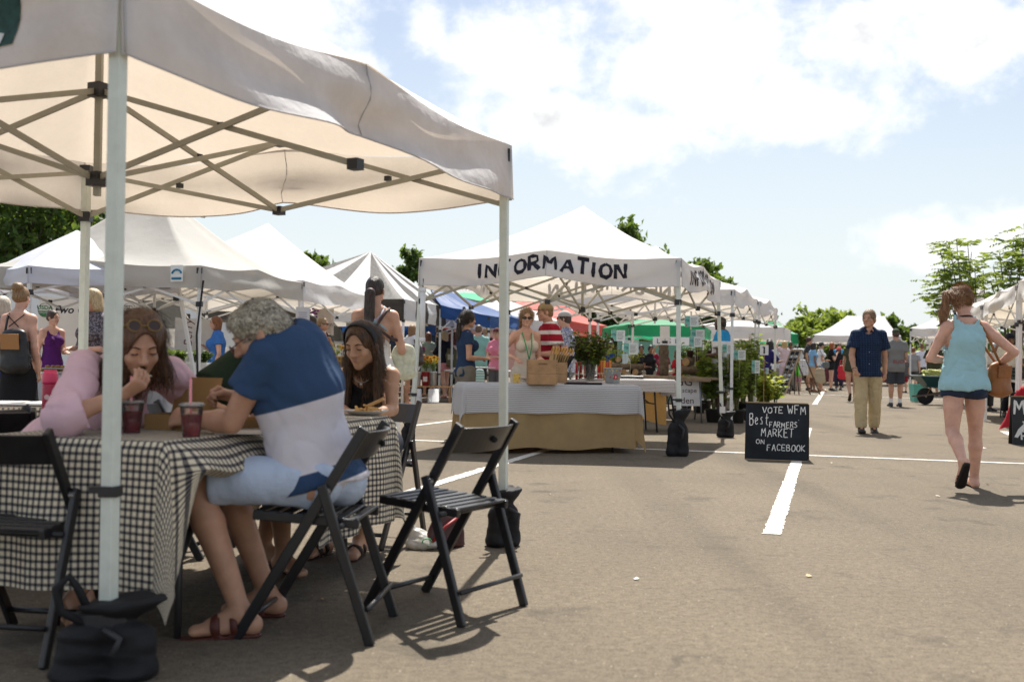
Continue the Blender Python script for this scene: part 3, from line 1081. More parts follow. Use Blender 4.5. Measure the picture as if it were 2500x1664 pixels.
def place(J,xy,ang):
 """turn a figure so that it faces ang (0 = away from the camera, 90 = to the left) and stand it at xy"""
 A = rotz(rad(ang)); t = np.array([xy[0],xy[1],0.0])
 out = {}
 for k,v in J.items():
  out[k] = A @ v if (k.startswith('ft') or k in ('lat','face','up')) else A @ v + t
 return out


def depth_for(head_y,h,px):
 hor = 867 + math.tan(ROLL) * (px - CX)
 return FPX * (h - CAMH) / (hor - head_y)


def walker(label,px,head_y,h,ang,foot_y=None,dist=None,sex='f',**kw):
 if foot_y is not None: g = G(px,foot_y)
 else:
  d = dist or depth_for(head_y,h,px); g = XZ(px,d,0)
 pose = {k: kw.pop(k) for k in ('arms','stride','look','nod','lean','kick','wide') if k in kw}
 J = place(standing(h,sex,**pose),g,ang)
 return person(label,J,h,sex,base=[g[0],g[1],0],**kw) + (J,)
# ------------------------------------------------------------------ ground and markings
def asphalt():
 m = bpy.data.materials.new('asphalt'); m.use_nodes = True
 t = m.node_tree; b = t.nodes['Principled BSDF']
 co = t.nodes.new('ShaderNodeTexCoord').outputs['Object']

 def noise(sc,det=4,ro=0.6):
  n = t.nodes.new('ShaderNodeTexNoise'); n.inputs['Scale'].default_value = sc; n.inputs['Detail'].default_value = det; n.inputs['Roughness'].default_value = ro
  t.links.new(co,n.inputs['Vector']); return n.outputs[0]

 def ramp(s,a,b_,c0,c1):
  r = t.nodes.new('ShaderNodeMapRange'); r.inputs['From Min'].default_value = a; r.inputs['From Max'].default_value = b_
  r.inputs['To Min'].default_value = c0; r.inputs['To Max'].default_value = c1; t.links.new(s,r.inputs['Value']); return r.outputs[0]

 def mix(f,a,b_):
  x = t.nodes.new('ShaderNodeMix'); x.data_type = 'RGBA'
  t.links.new(f,x.inputs['Factor'])
  for s,v in (('A',a),('B',b_)):
   if isinstance(v,tuple): x.inputs[s].default_value = (*v,1)
   else: t.links.new(v,x.inputs[s])
  return x.outputs['Result']
 grain = noise(120,3,0.7)
 g2 = noise(26,5,0.75)
 ga = t.nodes.new('ShaderNodeMath'); ga.operation = 'MULTIPLY_ADD'; ga.inputs[1].default_value = 0.40; t.links.new(g2,ga.inputs[0])
 gb = t.nodes.new('ShaderNodeMath'); gb.operation = 'MULTIPLY'; gb.inputs[1].default_value = 0.60; t.links.new(grain,gb.inputs[0]); t.links.new(gb.outputs[0],ga.inputs[2])
 base = mix(ramp(ga.outputs[0],0.38,0.62,0,1),(0.074,0.060,0.044),(0.230,0.190,0.140))
 patch = mix(ramp(noise(0.45,5,0.6),0.35,0.7,0,0.45),base,(0.075,0.063,0.048))
 stain = mix(ramp(noise(1.7,4,0.6),0.58,0.72,0,0.6),patch,(0.05,0.043,0.034))
 stain = mix(ramp(noise(0.9,3,0.5),0.66,0.72,0,0.55),stain,(0.042,0.035,0.028))
 mpw = t.nodes.new('ShaderNodeMapping'); mpw.inputs['Rotation'].default_value = (0,0,0.33); mpw.inputs['Scale'].default_value = (1.1,0.05,1); t.links.new(co,mpw.inputs[0])
 nw = t.nodes.new('ShaderNodeTexNoise'); nw.inputs['Scale'].default_value = 1.0; nw.inputs['Detail'].default_value = 3; t.links.new(mpw.outputs[0],nw.inputs['Vector'])
 stain = mix(ramp(nw.outputs[0],0.5,0.7,0,0.4),stain,(0.06,0.05,0.038))
 # light aggregate
 v = t.nodes.new('ShaderNodeTexVoronoi'); v.inputs['Scale'].default_value = 42; t.links.new(co,v.inputs['Vector'])
 chip = ramp(v.outputs['Distance'],0.10,0.16,1,0)
 sel = t.nodes.new('ShaderNodeMath'); sel.operation = 'GREATER_THAN'; sel.inputs[1].default_value = 0.88
 sp = t.nodes.new('ShaderNodeSeparateColor'); t.links.new(v.outputs['Color'],sp.inputs[0]); t.links.new(sp.outputs[0],sel.inputs[0])
 mu = t.nodes.new('ShaderNodeMath'); mu.operation = 'MULTIPLY'; t.links.new(chip,mu.inputs[0]); t.links.new(sel.outputs[0],mu.inputs[1])
 col = mix(mu.outputs[0],stain,(0.42,0.37,0.29))
 # hairline cracks
 nz = t.nodes.new('ShaderNodeTexNoise'); nz.inputs['Scale'].default_value = 1.3; nz.inputs['Detail'].default_value = 5; t.links.new(co,nz.inputs['Vector'])
 ad = t.nodes.new('ShaderNodeVectorMath'); ad.operation = 'ADD'; t.links.new(co,ad.inputs[0]); t.links.new(nz.outputs['Color'],ad.inputs[1])
 v2 = t.nodes.new('ShaderNodeTexVoronoi'); v2.feature = 'DISTANCE_TO_EDGE'; v2.inputs['Scale'].default_value = 0.42; t.links.new(ad.outputs[0],v2.inputs['Vector'])
 gate = ramp(noise(0.35,2),0.56,0.66,0,0.55)
 ck = t.nodes.new('ShaderNodeMath'); ck.operation = 'MULTIPLY'; t.links.new(ramp(v2.outputs['Distance'],0.002,0.006,1,0),ck.inputs[0]); t.links.new(gate,ck.inputs[1])
 col = mix(ck.outputs[0],col,(0.03,0.026,0.02))
 t.links.new(col,b.inputs['Base Color'])
 b.inputs['Roughness'].default_value = 0.92; b.inputs['Specular IOR Level'].default_value = 0.18
 bp = t.nodes.new('ShaderNodeBump'); bp.inputs['Strength'].default_value = 0.55; bp.inputs['Distance'].default_value = 0.006
 t.links.new(grain,bp.inputs['Height']); t.links.new(bp.outputs[0],b.inputs['Normal'])
 return m


g = MB(); g.quad((-600,-40,0),(600,-40,0),(600,900,0),(-600,900,0))
tag(g.build('ground',asphalt()),kind='structure')


def linepaint():
 m = bpy.data.materials.new('line_paint'); m.use_nodes = True
 t = m.node_tree; b = t.nodes['Principled BSDF']
 co = t.nodes.new('ShaderNodeTexCoord').outputs['Object']
 n = t.nodes.new('ShaderNodeTexNoise'); n.inputs['Scale'].default_value = 40; n.inputs['Detail'].default_value = 6; n.inputs['Roughness'].default_value = 0.7; t.links.new(co,n.inputs['Vector'])
 r = t.nodes.new('ShaderNodeMapRange'); r.inputs['From Min'].default_value = 0.34; r.inputs['From Max'].default_value = 0.52; t.links.new(n.outputs[0],r.inputs['Value'])
 x = t.nodes.new('ShaderNodeMix'); x.data_type = 'RGBA'; x.inputs['A'].default_value = (0.30,0.27,0.22,1); x.inputs['B'].default_value = (0.66,0.64,0.59,1)
 t.links.new(r.outputs[0],x.inputs['Factor']); t.links.new(x.outputs['Result'],b.inputs['Base Color']); b.inputs['Roughness'].default_value = 0.8
 return m


LP = linepaint()


def marking(pts,w,seed=0):
 rnd = random.Random(seed)
 mb = MB()
 a = np.array(pts[0])[:2]; b = np.array(pts[1])[:2]
 d = nrm(b - a); nn = np.array([-d[1],d[0]]); ln = np.linalg.norm(b - a)
 n = max(2,int(ln / 0.05)); V = []
 for i in range(n + 1):
  c = a + d * ln * i / n
  for s in (-1,1):
   e = c + nn * s * (w / 2 + rnd.uniform(-0.011,0.006)); V.append((e[0],e[1],0.004))
 mb.add(V,[(2 * i,2 * i + 1,2 * i + 3,2 * i + 2) if True else 0 for i in range(n)])
 o = mb.build('parking_line',LP)
 tag(o,kind='structure')


marking((G(1884,1304),G(1973,1045)),0.115,1)
marking((G(1000,1074),G(2640,1137)),0.10,2)
marking((G(975,1208),G(1338,1097)),0.115,3)
marking((G(1000,1040),G(1112,1026)),0.10,4)
marking((G(1989,987),G(2013,950)),0.12,5)
marking((G(1960,961),G(2300,975)),0.12,6)
marking((G(2452,1053),G(2480,1066)),0.13,7)
marking((G(2385,1090),G(2400,1094)),0.10,8)
# fallen leaves and scraps of paper on the asphalt
rl = random.Random(9)
for (px,py,c,w_) in ((1553,1415,'d8d2c8','alone in the middle of the sunlit asphalt'),(2030,1131,'cbbf9a','just right of the chalk sign foot'),(1342,1207,'d8d2c8','below the information table, left of the open asphalt'),(2412,1184,'6a5a3c','right of the walking woman\'s planted foot'),(1972,1095,'d8cfb0','beside the top of the long white line'),(2052,1068,'d9d0b4','in front of the walking man\'s shoes'),(785,1465,'b98a4e','under the grey-haired man\'s chair'),(2290,1212,'d8d2c0','below the walking woman\'s lifted sandal'),(1975,1408,'c4b28a','below the near end of the long white line')):
 mb = MB(); c0 = G(px,py); r = rl.uniform(0.012,0.022); a = rl.uniform(0,6)
 V = [(c0[0] + r * rl.uniform(.5,1.2) * math.cos(a + k),c0[1] + r * rl.uniform(.5,1.1) * math.sin(a + k),0.006 + rl.uniform(0,0.008)) for k in (0,1,2.2,3.1,4.3,5.3)]
 mb.add(V,[(0,1,2,3,4,5)])
 if c in ('d8d2c8','d8d2c0'):
  tag(mb.build('paper_scrap',M(c,0.8)),'tiny scrap of paper ' + w_,'litter','scraps of litter on the asphalt')
 else:
  tag(mb.build('fallen_leaf',M(c,0.8)),'small dry leaf ' + w_,'leaf','dry leaves on the asphalt')

# ------------------------------------------------------------------ lettering
STROKES = {
 'A': [[(0,0),(.5,1),(1,0)],[(.2,.38),(.8,.38)]],'B': [[(0,0),(0,1),(.6,1),(.75,.85),(.7,.6),(.1,.55)],[(.1,.55),(.75,.5),(.9,.25),(.7,.02),(0,0)]],
 'C': [[(.9,.85),(.6,1),(.2,.9),(0,.5),(.2,.1),(.6,0),(.9,.15)]],'D': [[(0,0),(0,1),(.5,.95),(.9,.6),(.85,.3),(.5,.03),(0,0)]],
 'E': [[(.9,1),(0,1),(0,0),(.9,0)],[(0,.52),(.7,.52)]],'F': [[(.9,1),(0,1),(0,0)],[(0,.52),(.65,.52)]],
 'G': [[(.9,.85),(.6,1),(.2,.9),(0,.5),(.2,.1),(.6,0),(.9,.15),(.9,.45),(.55,.45)]],'H': [[(0,0),(0,1)],[(.85,0),(.85,1)],[(0,.5),(.85,.5)]],
 'I': [[(.1,1),(.12,0)]],'K': [[(0,0),(0,1)],[(.85,1),(0,.45),(.9,0)]],'L': [[(0,1),(0,0),(.8,0)]],'M': [[(0,0),(.1,1),(.5,.35),(.95,1),(1.1,0)]],
 'N': [[(0,0),(0,1),(.85,0),(.85,1)]],'O': [[(.45,1),(.1,.8),(0,.45),(.15,.1),(.5,0),(.85,.15),(.95,.5),(.8,.88),(.45,1)]],'P': [[(0,0),(0,1),(.7,.95),(.8,.7),(.6,.48),(0,.45)]],
 'R': [[(0,0),(0,1),(.7,.97),(.8,.72),(.6,.5),(0,.45)],[(.35,.47),(.9,0)]],'S': [[(.8,.85),(.5,1),(.15,.88),(.15,.62),(.7,.42),(.78,.15),(.4,0),(0,.12)]],
 'T': [[(0,1),(1,1)],[(.5,1),(.48,0)]],'U': [[(0,1),(.05,.2),(.35,0),(.7,.15),(.8,1)]],'V': [[(0,1),(.45,0),(.9,1)]],'W': [[(0,1),(.25,0),(.55,.65),(.85,0),(1.15,1)]],
 'X': [[(0,0),(.8,1)],[(0,1),(.8,0)]],'Y': [[(0,1),(.42,.5),(.85,1)],[(.42,.5),(.4,0)]],
 'e': [[(.05,.32),(.65,.36),(.6,.58),(.3,.65),(.03,.4),(.15,.05),(.5,0),(.75,.12)]],'s': [[(.55,.58),(.25,.62),(.12,.45),(.5,.3),(.5,.06),(.05,.02)]],'t': [[(.3,1.0),(.3,.1),(.5,0)],[(0,.62),(.75,.66)]],
 "'": [[(.1,1.0),(.05,.8)]],'.': [[(.1,.05),(.15,.0)]],' ': []}


def lettering(text,width,height,stroke,seed=0,adv=1.25,jitter=0.05,taper=True,brush=False):
 """hand lettering as flat ribbons in the plane (x right, y up); returns verts, faces, with x from 0"""
 rnd = random.Random(seed)
 units = [(1.15 if ch in 'MW' else 0.35 if ch in "I'. " and ch != ' ' else 0.6 if ch == ' ' else 0.9) for ch in text]
 tot = sum(u + 0.33 for u in units) - 0.33
 sx = width / tot
 V,F = [],[]
 x = 0.0
 for ch,u in zip(text,units):
  oy = rnd.uniform(-.06,.06) * height; hs = height * rnd.uniform(.92,1.08); sl_ = rnd.uniform(-.06,.06)
  for st in STROKES.get(ch,[]):
   pts = np.array([((p[0] + sl_ * p[1]) * sx * 0.95 + x * sx + rnd.uniform(-1,1) * jitter * sx * 0.5,oy + p[1] * hs + rnd.uniform(-1,1) * jitter * height * 0.4) for p in st])
   # resample smoothly
   seg = np.linalg.norm(np.diff(pts,axis=0),axis=1); cum = np.concatenate([[0],np.cumsum(seg)])
   n = max(3,int(cum[-1] / (stroke * 1.2)) + 1)
   tt = np.linspace(0,cum[-1],n)
   q = np.stack([np.interp(tt,cum,pts[:,0]),np.interp(tt,cum,pts[:,1])],1)
   o = len(V)
   for i in range(n):
    d = q[min(i + 1,n - 1)] - q[max(i - 1,0)]; d = d / (np.linalg.norm(d) + 1e-9); nn = np.array([-d[1],d[0]])
    w = stroke / 2 * (rnd.uniform(.62,1.25) if brush else rnd.uniform(.75,1.15))
    V.append(q[i] + nn * w); V.append(q[i] - nn * w)
   F += [(o + 2 * i,o + 2 * i + 1,o + 2 * i + 3,o + 2 * i + 2) for i in range(n - 1)]
  x += u + 0.33
 return np.array(V),F


def text_on(name,text,origin,ux,uy,width,height,stroke,mat,parent=None,seed=0,off=0.003,**kw):
 V,F = lettering(text,width,height,stroke,seed,**kw)
 ux = nrm(ux); uy = nrm(uy); n = np.cross(ux,uy)
 pts = np.array(origin) + V[:,:1] * ux + V[:,1:] * uy + n * off
 mb = MB(); mb.add(pts,F)
 return mb.build(name,mat,parent)


def type_on(name,text,origin,ux,uy,size,mat,parent=None,off=0.003,align='LEFT',shear=0.0,bold=0.0):
 """printed type from the built-in font, turned into a flat mesh"""
 cu = bpy.data.curves.new('t','FONT'); cu.body = text; cu.size = size; cu.align_x = align; cu.shear = shear; cu.offset = bold; cu.resolution_u = 2
 o = bpy.data.objects.new('t',cu); COL.objects.link(o)
 me = bpy.data.meshes.new_from_object(o.evaluated_get(bpy.context.evaluated_depsgraph_get()))
 COL.objects.unlink(o); bpy.data.objects.remove(o)
 ux = nrm(ux); uy = nrm(uy); n = np.cross(ux,uy)
 for v in me.vertices:
  p = np.array(origin) + v.co.x * ux + v.co.y * uy + n * off
  v.co = p
 me.materials.clear()
 return put(name,me,mat,parent)


# ------------------------------------------------------------------ canopies
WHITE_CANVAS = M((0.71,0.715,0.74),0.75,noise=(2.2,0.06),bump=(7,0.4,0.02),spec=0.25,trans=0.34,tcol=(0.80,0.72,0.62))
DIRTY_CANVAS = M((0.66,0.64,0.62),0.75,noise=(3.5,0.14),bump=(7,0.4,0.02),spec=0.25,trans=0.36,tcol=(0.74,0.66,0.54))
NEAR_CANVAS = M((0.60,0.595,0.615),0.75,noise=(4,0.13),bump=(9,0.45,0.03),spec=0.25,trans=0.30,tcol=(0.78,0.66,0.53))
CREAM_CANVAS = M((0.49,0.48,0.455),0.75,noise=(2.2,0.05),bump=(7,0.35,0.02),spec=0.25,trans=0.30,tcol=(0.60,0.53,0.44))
BLUEWHITE_CANVAS = M((0.68,0.70,0.78),0.6,noise=(2.2,0.04),bump=(9,0.35,0.02),spec=0.3,trans=0.30,tcol=(0.6,0.58,0.62))
BLACK_CANVAS = M((0.028,0.027,0.027),0.6,noise=(5,0.2),bump=(12,0.5,0.02),spec=0.35,trans=0.25,tcol=(0.30,0.25,0.19))
BLUE_CANVAS = M((0.025,0.085,0.26),0.6,noise=(3,0.1),bump=(9,0.3,0.02),spec=0.35,trans=0.3,tcol=(0.03,0.12,0.38))
RED_CANVAS = M((0.58,0.10,0.08),0.6,noise=(3,0.1),bump=(9,0.3,0.02),trans=0.35,tcol=(0.75,0.2,0.15))
GREEN_CANVAS = M((0.02,0.26,0.115),0.6,noise=(3,0.1),bump=(9,0.3,0.02),trans=0.35,tcol=(0.05,0.55,0.27))
STEEL = M((0.36,0.345,0.28),0.5,noise=(9,0.08),spec=0.5)
PALE_STEEL = M((0.62,0.66,0.60),0.42,noise=(20,0.07),spec=0.5)
WHITE_STEEL = M((0.70,0.70,0.69),0.45,noise=(14,0.05),spec=0.5)
BLACK_PLASTIC = M((0.018,0.018,0.02),0.45,spec=0.5)
INK = M((0.014,0.013,0.024),0.8,noise=(40,0.3))


def canopy(label,C,zt,vh,peak,mat,*,name='market_tent',group=None,lift=0.09,sag=0.05,conc=1.3,wr=0.012,zb=None,legs=None,truss=2,fm=STEEL,seg=24,
           peakxy=None,valance=True,stripes=None,texts=(),flare=0.02,legw=0.042,ridge=None,seed=1,zleg=None,noleg=(),skip=(),vwr=None,hem=False):
 """pop-up tent on four legs. C: canopy corners in plan, counter-clockwise from above or not; zt: height of each top corner"""
 C = [np.array(c[:2],float) for c in C]
 zt = [zt] * 4 if not hasattr(zt,'__len__') else list(zt)
 cen = sum(C) / 4 if peakxy is None else np.array(peakxy)
 root = thing(name,label,'canopy tent',(cen[0],cen[1],0),0,group)
 base = np.array([cen[0],cen[1],0.0])
 ph = seed * 1.7
 vwr = wr if vwr is None else vwr
 area = sum(C[i][0] * C[(i + 1) % 4][1] - C[(i + 1) % 4][0] * C[i][1] for i in range(4))

 def edge(i,s):
  a,b = C[i],C[(i + 1) % 4]
  p = a + (b - a) * s
  n = np.array([(b - a)[1],-(b - a)[0]]); n = n / np.linalg.norm(n) * (1 if area > 0 else -1)
  li = lift[i] if hasattr(lift,'__len__') else lift
  z = zt[i] + (zt[(i + 1) % 4] - zt[i]) * s + li * (1 - abs(2 * s - 1)) ** 1.2 - sag * abs(math.sin(2 * math.pi * s)) ** 1.5
  return np.array([p[0],p[1],z]),np.array([n[0],n[1],0.0])
 pk = np.array([cen[0],cen[1],peak])
 rows = max(8,seg // 2)
 mats = [mat] if stripes is None else [mat,stripes[0]]
 V,F,MI = [],[],[]
 idx = {}
 for i in range(4):
  for r in range(rows + 1):
   rr = r / rows
   for k in range(seg + 1):
    s = k / seg
    e,n = edge(i,s)
    top = pk
    if ridge is not None:
     top = np.array([*(np.array(ridge[0]) + (np.array(ridge[1]) - np.array(ridge[0])) * float(np.clip(np.dot(e[:2] - ridge[0],np.array(ridge[1]) - ridge[0]) / np.dot(np.array(ridge[1]) - ridge[0],np.array(ridge[1]) - ridge[0]),0,1))),peak])
    p = e + (top - e) * rr
    p[2] = e[2] + (top[2] - e[2]) * rr ** conc
    w = float(wav(p + ph,2.6,6)) * wr * min(1,4 * s * (1 - s) * 2) * (1 - rr) ** 0.5
    # tension folds running from the corners
    w += wr * 0.7 * math.sin(9 * math.atan2(rr,s + 0.05) + ph) * (1 - rr) * min(1,3 * s * (1 - s)) + wr * 0.7 * math.sin(9 * math.atan2(rr,1.05 - s) + ph) * (1 - rr) * min(1,3 * s * (1 - s))
    p[2] += w * min(1,rr * 8 + 0.0)
    V.append(p - base)
  o = i * (rows + 1) * (seg + 1)
  for r in range(rows):
   for k in range(seg):
    a = o + r * (seg + 1) + k
    F.append((a,a + 1,a + seg + 2,a + seg + 1))
    MI.append(0 if stripes is None else int((k / seg * stripes[1]) % 2 >= 1) if i % 2 == stripes[2] else int(((k / seg * stripes[1] + 1) % 2) >= 1))
 if area < 0: F = [f[::-1] for f in F]
 me = mesh_np(V,F)
 bm = bmesh.new(); bm.from_mesh(me); bmesh.ops.remove_doubles(bm,verts=bm.verts,dist=0.002); bm.to_mesh(me); bm.free()
 for m in mats: me.materials.append(m)
 if stripes is not None and len(me.polygons) == len(MI): me.polygons.foreach_set('material_index',MI)
 me.polygons.foreach_set('use_smooth',np.ones(len(me.polygons),dtype=bool))
 put('canopy_roof',me,None,root)

 def val(i,s,t):
  e,n = edge(i,s)
  am = 4 * s * (1 - s)
  w = vwr * 1.4 * am * t * (math.sin(11 * s + ph + i) + 0.6 * math.sin(23 * s + 2.1 * ph + 2 * t)) + flare * t * (0.3 + am)
  # sagging folds between the supports
  w += vwr * 1.1 * math.sin(7 * t + 9 * abs(s - 0.5) + ph) * am * (0.3 + t * 0.7)
  li = lift[i] if hasattr(lift,'__len__') else lift
  dz = vh * t * (1 + 0.03 * math.sin(6 * s + ph))
  p = e + n * w
  p[2] -= dz - 0.4 * (li * (1 - abs(2 * s - 1)) ** 1.2) * 0 
  return p,n
 if valance:
  nt_ = 7
  for i in range(4):
   V = [val(i,k / (seg * 2),t / nt_)[0] - base for k in range(seg * 2 + 1) for t in range(nt_ + 1)]
   F = [(k * (nt_ + 1) + t,k * (nt_ + 1) + t + 1,(k + 1) * (nt_ + 1) + t + 1,(k + 1) * (nt_ + 1) + t) for k in range(seg * 2) for t in range(nt_)]
   if area < 0: F = [f[::-1] for f in F]
   me = mesh_np(V,F)
   for m in mats: me.materials.append(m)
   if stripes is not None:
    me.polygons.foreach_set('material_index',[int((k / (seg * 2) * stripes[1] + (0 if i % 2 == stripes[2] else 1)) % 2 >= 1) for k in range(seg * 2) for t in range(nt_)])
   put('valance',me,None,root)
 if hem:   # stitched hem and corner seams
  for i in range(4):
   mb = MB(); mb.tube([val(i,k / 40,1.0)[0] - base for k in range(41)],.0045,5); mb.build('hem',mat,root,True)
   mb = MB(); mb.tube([val(i,.004,t / 6)[0] - base + val(i,0,0)[1] * .003 for t in range(7)],.005,5); mb.build('seam',M((.42,.41,.41),.8),root,True); mb = MB(); mb.tube([val(i,.5,t / 6)[0] - base + val(i,.5,0)[1] * .002 for t in range(7)],.003,5); mb.build('seam',M((.42,.41,.41),.8),root,True)
 for (i,s0,s1,text,t0,t1,stroke,sd,rev) in texts:
  a,b = C[i],C[(i + 1) % 4]; ln = np.linalg.norm(b - a)
  V2,F2 = lettering(text,(s1 - s0) * ln,(t1 - t0) * vh,stroke,sd,brush=True,jitter=0.045)
  pts = []
  for (x,y) in V2:
   s = s0 + x / ln if not rev else s1 - x / ln
   p,n = val(i,min(max(s,0),1),min(max(t1 - y / vh,0),1))
   pts.append(p + n * 0.006 - base)
  mb = MB(); mb.add(pts,F2 if not rev else [f[::-1] for f in F2]); mb.build('lettering',INK,root)
 # frame
 zb = zb if zb is not None else min(zt) - 0.42
 L_ = [np.array(c[:2],float) for c in (legs or C)]
 for i in range(4):
  if i in noleg: continue
  zl = 0.0 if zleg is None else zleg[i]
  inn = C[i] + nrm(cen - C[i]) * 0.045
  inn2 = L_[i] + (nrm(cen - C[i]) * 0.045 if legs is None else 0)
  mid = inn + (inn2 - inn) * (zt[i] - 0.03 - 0.6) / (zt[i] - 0.03 - zl)
  mb = MB(); mb.beam(np.array([*inn,zt[i] - 0.03]) - base,np.array([*inn2,zl]) - base,legw,legw,(0.3,1,0)); lg = mb.build('leg',fm if fm is not STEEL else PALE_STEEL,root,bevel=0.004)
  mb = MB(); mb.box(np.array([*mid,0.6]) - base,(legw * 1.35,legw * 1.35,0.035)); mb.box(np.array([*mid,0.6]) - base + np.array([-legw * 1.0,0,0.004]),(legw,0.02,0.02)); mb.build('leg_clip',BLACK_PLASTIC,lg)
  mb = MB(); mb.box(np.array([*inn,zt[i] - 0.06]) - base,(0.065,0.065,0.07)); mb.build('bracket',BLACK_PLASTIC,root)
  if truss and i not in [k_ for (k_,_) in skip]:
   mb = MB(); mb.box(np.array([*inn,zb]) - base,(0.07,0.07,0.06)); mb.build('bracket',BLACK_PLASTIC,root)
 if truss:
  bw = 0.027
  def bar(a,b):
   mb = MB(); mb.beam(np.array(a) - base,np.array(b) - base,0.014,bw,(0,0,1)); mb.build('truss_bar',fm if fm is not PALE_STEEL else STEEL,root)
  def knob(p,sz=0.05):
   mb = MB(); mb.box(np.array(p) - base,(sz,sz,sz * 0.9),rotz(math.atan2(C[1][1] - C[0][1],C[1][0] - C[0][0]))); mb.build('bracket',BLACK_PLASTIC,root)
  mids = []
  ztop = max(zt) + (max(lift) if hasattr(lift,'__len__') else lift) - 0.08; zlow = zb - 0.0
  for i in range(4):
   a = C[i] + nrm(cen - C[i]) * 0.05; b = C[(i + 1) % 4] + nrm(cen - C[(i + 1) % 4]) * 0.05
   m = (a + b) / 2 + nrm(cen - (a + b) / 2) * 0.02
   mids.append(m)
   sd = nrm(cen - m) * 0.016
   for e,zz,ci in ((a,zt[i],i),(b,zt[(i + 1) % 4],(i + 1) % 4)):
    if (ci,i) in skip: continue
    bar((*(e + sd),zz - 0.07),(*(m + sd),zlow)); bar((*e,zb),(*m,ztop))
    if truss > 1: knob((*((e + m) / 2),((zz - 0.07) + zlow) / 4 + (zb + ztop) / 4),0.032)
   knob((*m,ztop),0.06); knob((*m,zlow),0.055)
  if truss > 1:
   for m in mids:
    sd = nrm(np.array([-(cen - m)[1],(cen - m)[0]])) * 0.016
    bar((*(m + sd),ztop),(*(cen + sd),zlow - 0.02)); bar((*m,zlow),(*cen,ztop))
    knob((*((m + cen) / 2),(ztop + zlow) / 2),0.032)
   mb = MB(); mb.beam((0,0,zlow - 0.1),(0,0,peak - 0.03),0.03,0.03,(0,1,0)); mb.build('centre_post',fm if fm is not PALE_STEEL else STEEL,root)
   knob((*cen,ztop),0.075); knob((*cen,zlow - 0.02),0.075)
 return root,val,base


# the near tent over the eating tables
F0 = XZ(277,3.60,0); R0 = G(1228,1330); B0 = XZ(203,7.05,0); D0 = F0 + B0 - R0
T1C = [F0,XZ(1243,R0[1],0),B0,D0]
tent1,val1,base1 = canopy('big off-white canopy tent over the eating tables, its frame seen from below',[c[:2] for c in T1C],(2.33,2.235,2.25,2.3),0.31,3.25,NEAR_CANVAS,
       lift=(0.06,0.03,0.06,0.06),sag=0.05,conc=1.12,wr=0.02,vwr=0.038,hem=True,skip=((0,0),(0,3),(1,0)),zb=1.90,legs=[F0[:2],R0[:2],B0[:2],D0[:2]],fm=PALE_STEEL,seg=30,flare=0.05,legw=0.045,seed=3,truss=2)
# farm picture printed at the near left of the front valance
pr = []
for (i,s0,s1,t0,t1,cc) in ((3,0.70,0.86,0.0,0.75,(0.02,0.06,0.05)),(3,0.72,0.84,0.42,0.72,(0.55,0.55,0.53))):
 n1,n2 = 14,5
 V = []
 for k in range(n1 + 1):
  for t in range(n2 + 1):
   s = s0 + (s1 - s0) * k / n1
   tt = t0 + (t1 - t0) * t / n2
   if cc[0] > 0.3: tt = tt + 0.30 * abs(k / n1 - 0.45) * (1 - t / n2)
   p,n = val1(i,s,min(tt,.98)); V.append(p + n * (0.004 if cc[0] < .3 else 0.008) - base1)
 mb = MB(); mb.add(V,[(k * (n2 + 1) + t,k * (n2 + 1) + t + 1,(k + 1) * (n2 + 1) + t + 1,(k + 1) * (n2 + 1) + t) for k in range(n1) for t in range(n2)])
 mb.build('printed_farm_picture',M(cc,0.8,noise=(16,0.5)),tent1,True)

# information tent
IFL,IFR,IBR = G(1003,1092),G(1657,1112),G(1764,1066)
IFLt,IFRt,IBRt = XZ(1020,IFL[1],0),XZ(1660,IFR[1],0),XZ(1757,IBR[1],0)
IBL = IFL + IBR - IFR; IBLt = IFLt + IBRt - IFRt
info,vali,basei = canopy('white canopy tent with INFORMATION hand painted in black on its valances',[c[:2] for c in (IFLt,IFRt,IBRt,IBLt)],(2.15,2.14,2.11,2.13),0.30,2.93,WHITE_CANVAS,
                           lift=(0.09,0.05,0.09,0.05),sag=0.045,conc=1.35,hem=True,wr=0.022,zb=1.66,legs=[c[:2] for c in (IFL,IFR,IBR,IBL)],fm=PALE_STEEL,seg=30,seed=5,flare=0.03,legw=0.045,
                           texts=[(0,0.235,0.80,'INFORMATION',0.20,0.74,0.040,11,False),(1,0.20,0.78,'INFORMATION',0.20,0.74,0.040,12,False),(2,0.2,0.80,'INFORMATION',0.20,0.74,0.040,13,False),(3,0.2,0.78,'INFORMATION',0.20,0.74,0.040,14,False)])
# the two stall tents behind it in the same row
ROWD = nrm(IBR[:2] - IFR[:2]); ROWX = nrm(IFR[:2] - IFL[:2])
for q_,(px,py,z,lab) in enumerate(((1792,746,1.86,'white canopy tent over the log and seedling table, directly behind the information tent'),(1856,768,1.86,'white canopy tent furthest back in the information row, over the plant stall'))):
 dd = FPX * (z - CAMH) / (867 + math.tan(ROLL) * (px - CX) - py)
 fr = XZ(px,dd,0)[:2]; fl = fr - ROWX * 3.0; br_ = fr + ROWD * 2.9; bl = fl + ROWD * 2.9
 canopy(lab,[fl,fr,br_,bl],z + 0.25,0.25,z + 1.06,WHITE_CANVAS,zb=z - 0.14,fm=WHITE_STEEL,seg=20,seed=7 + q_,wr=0.014,conc=1.5,group=None)
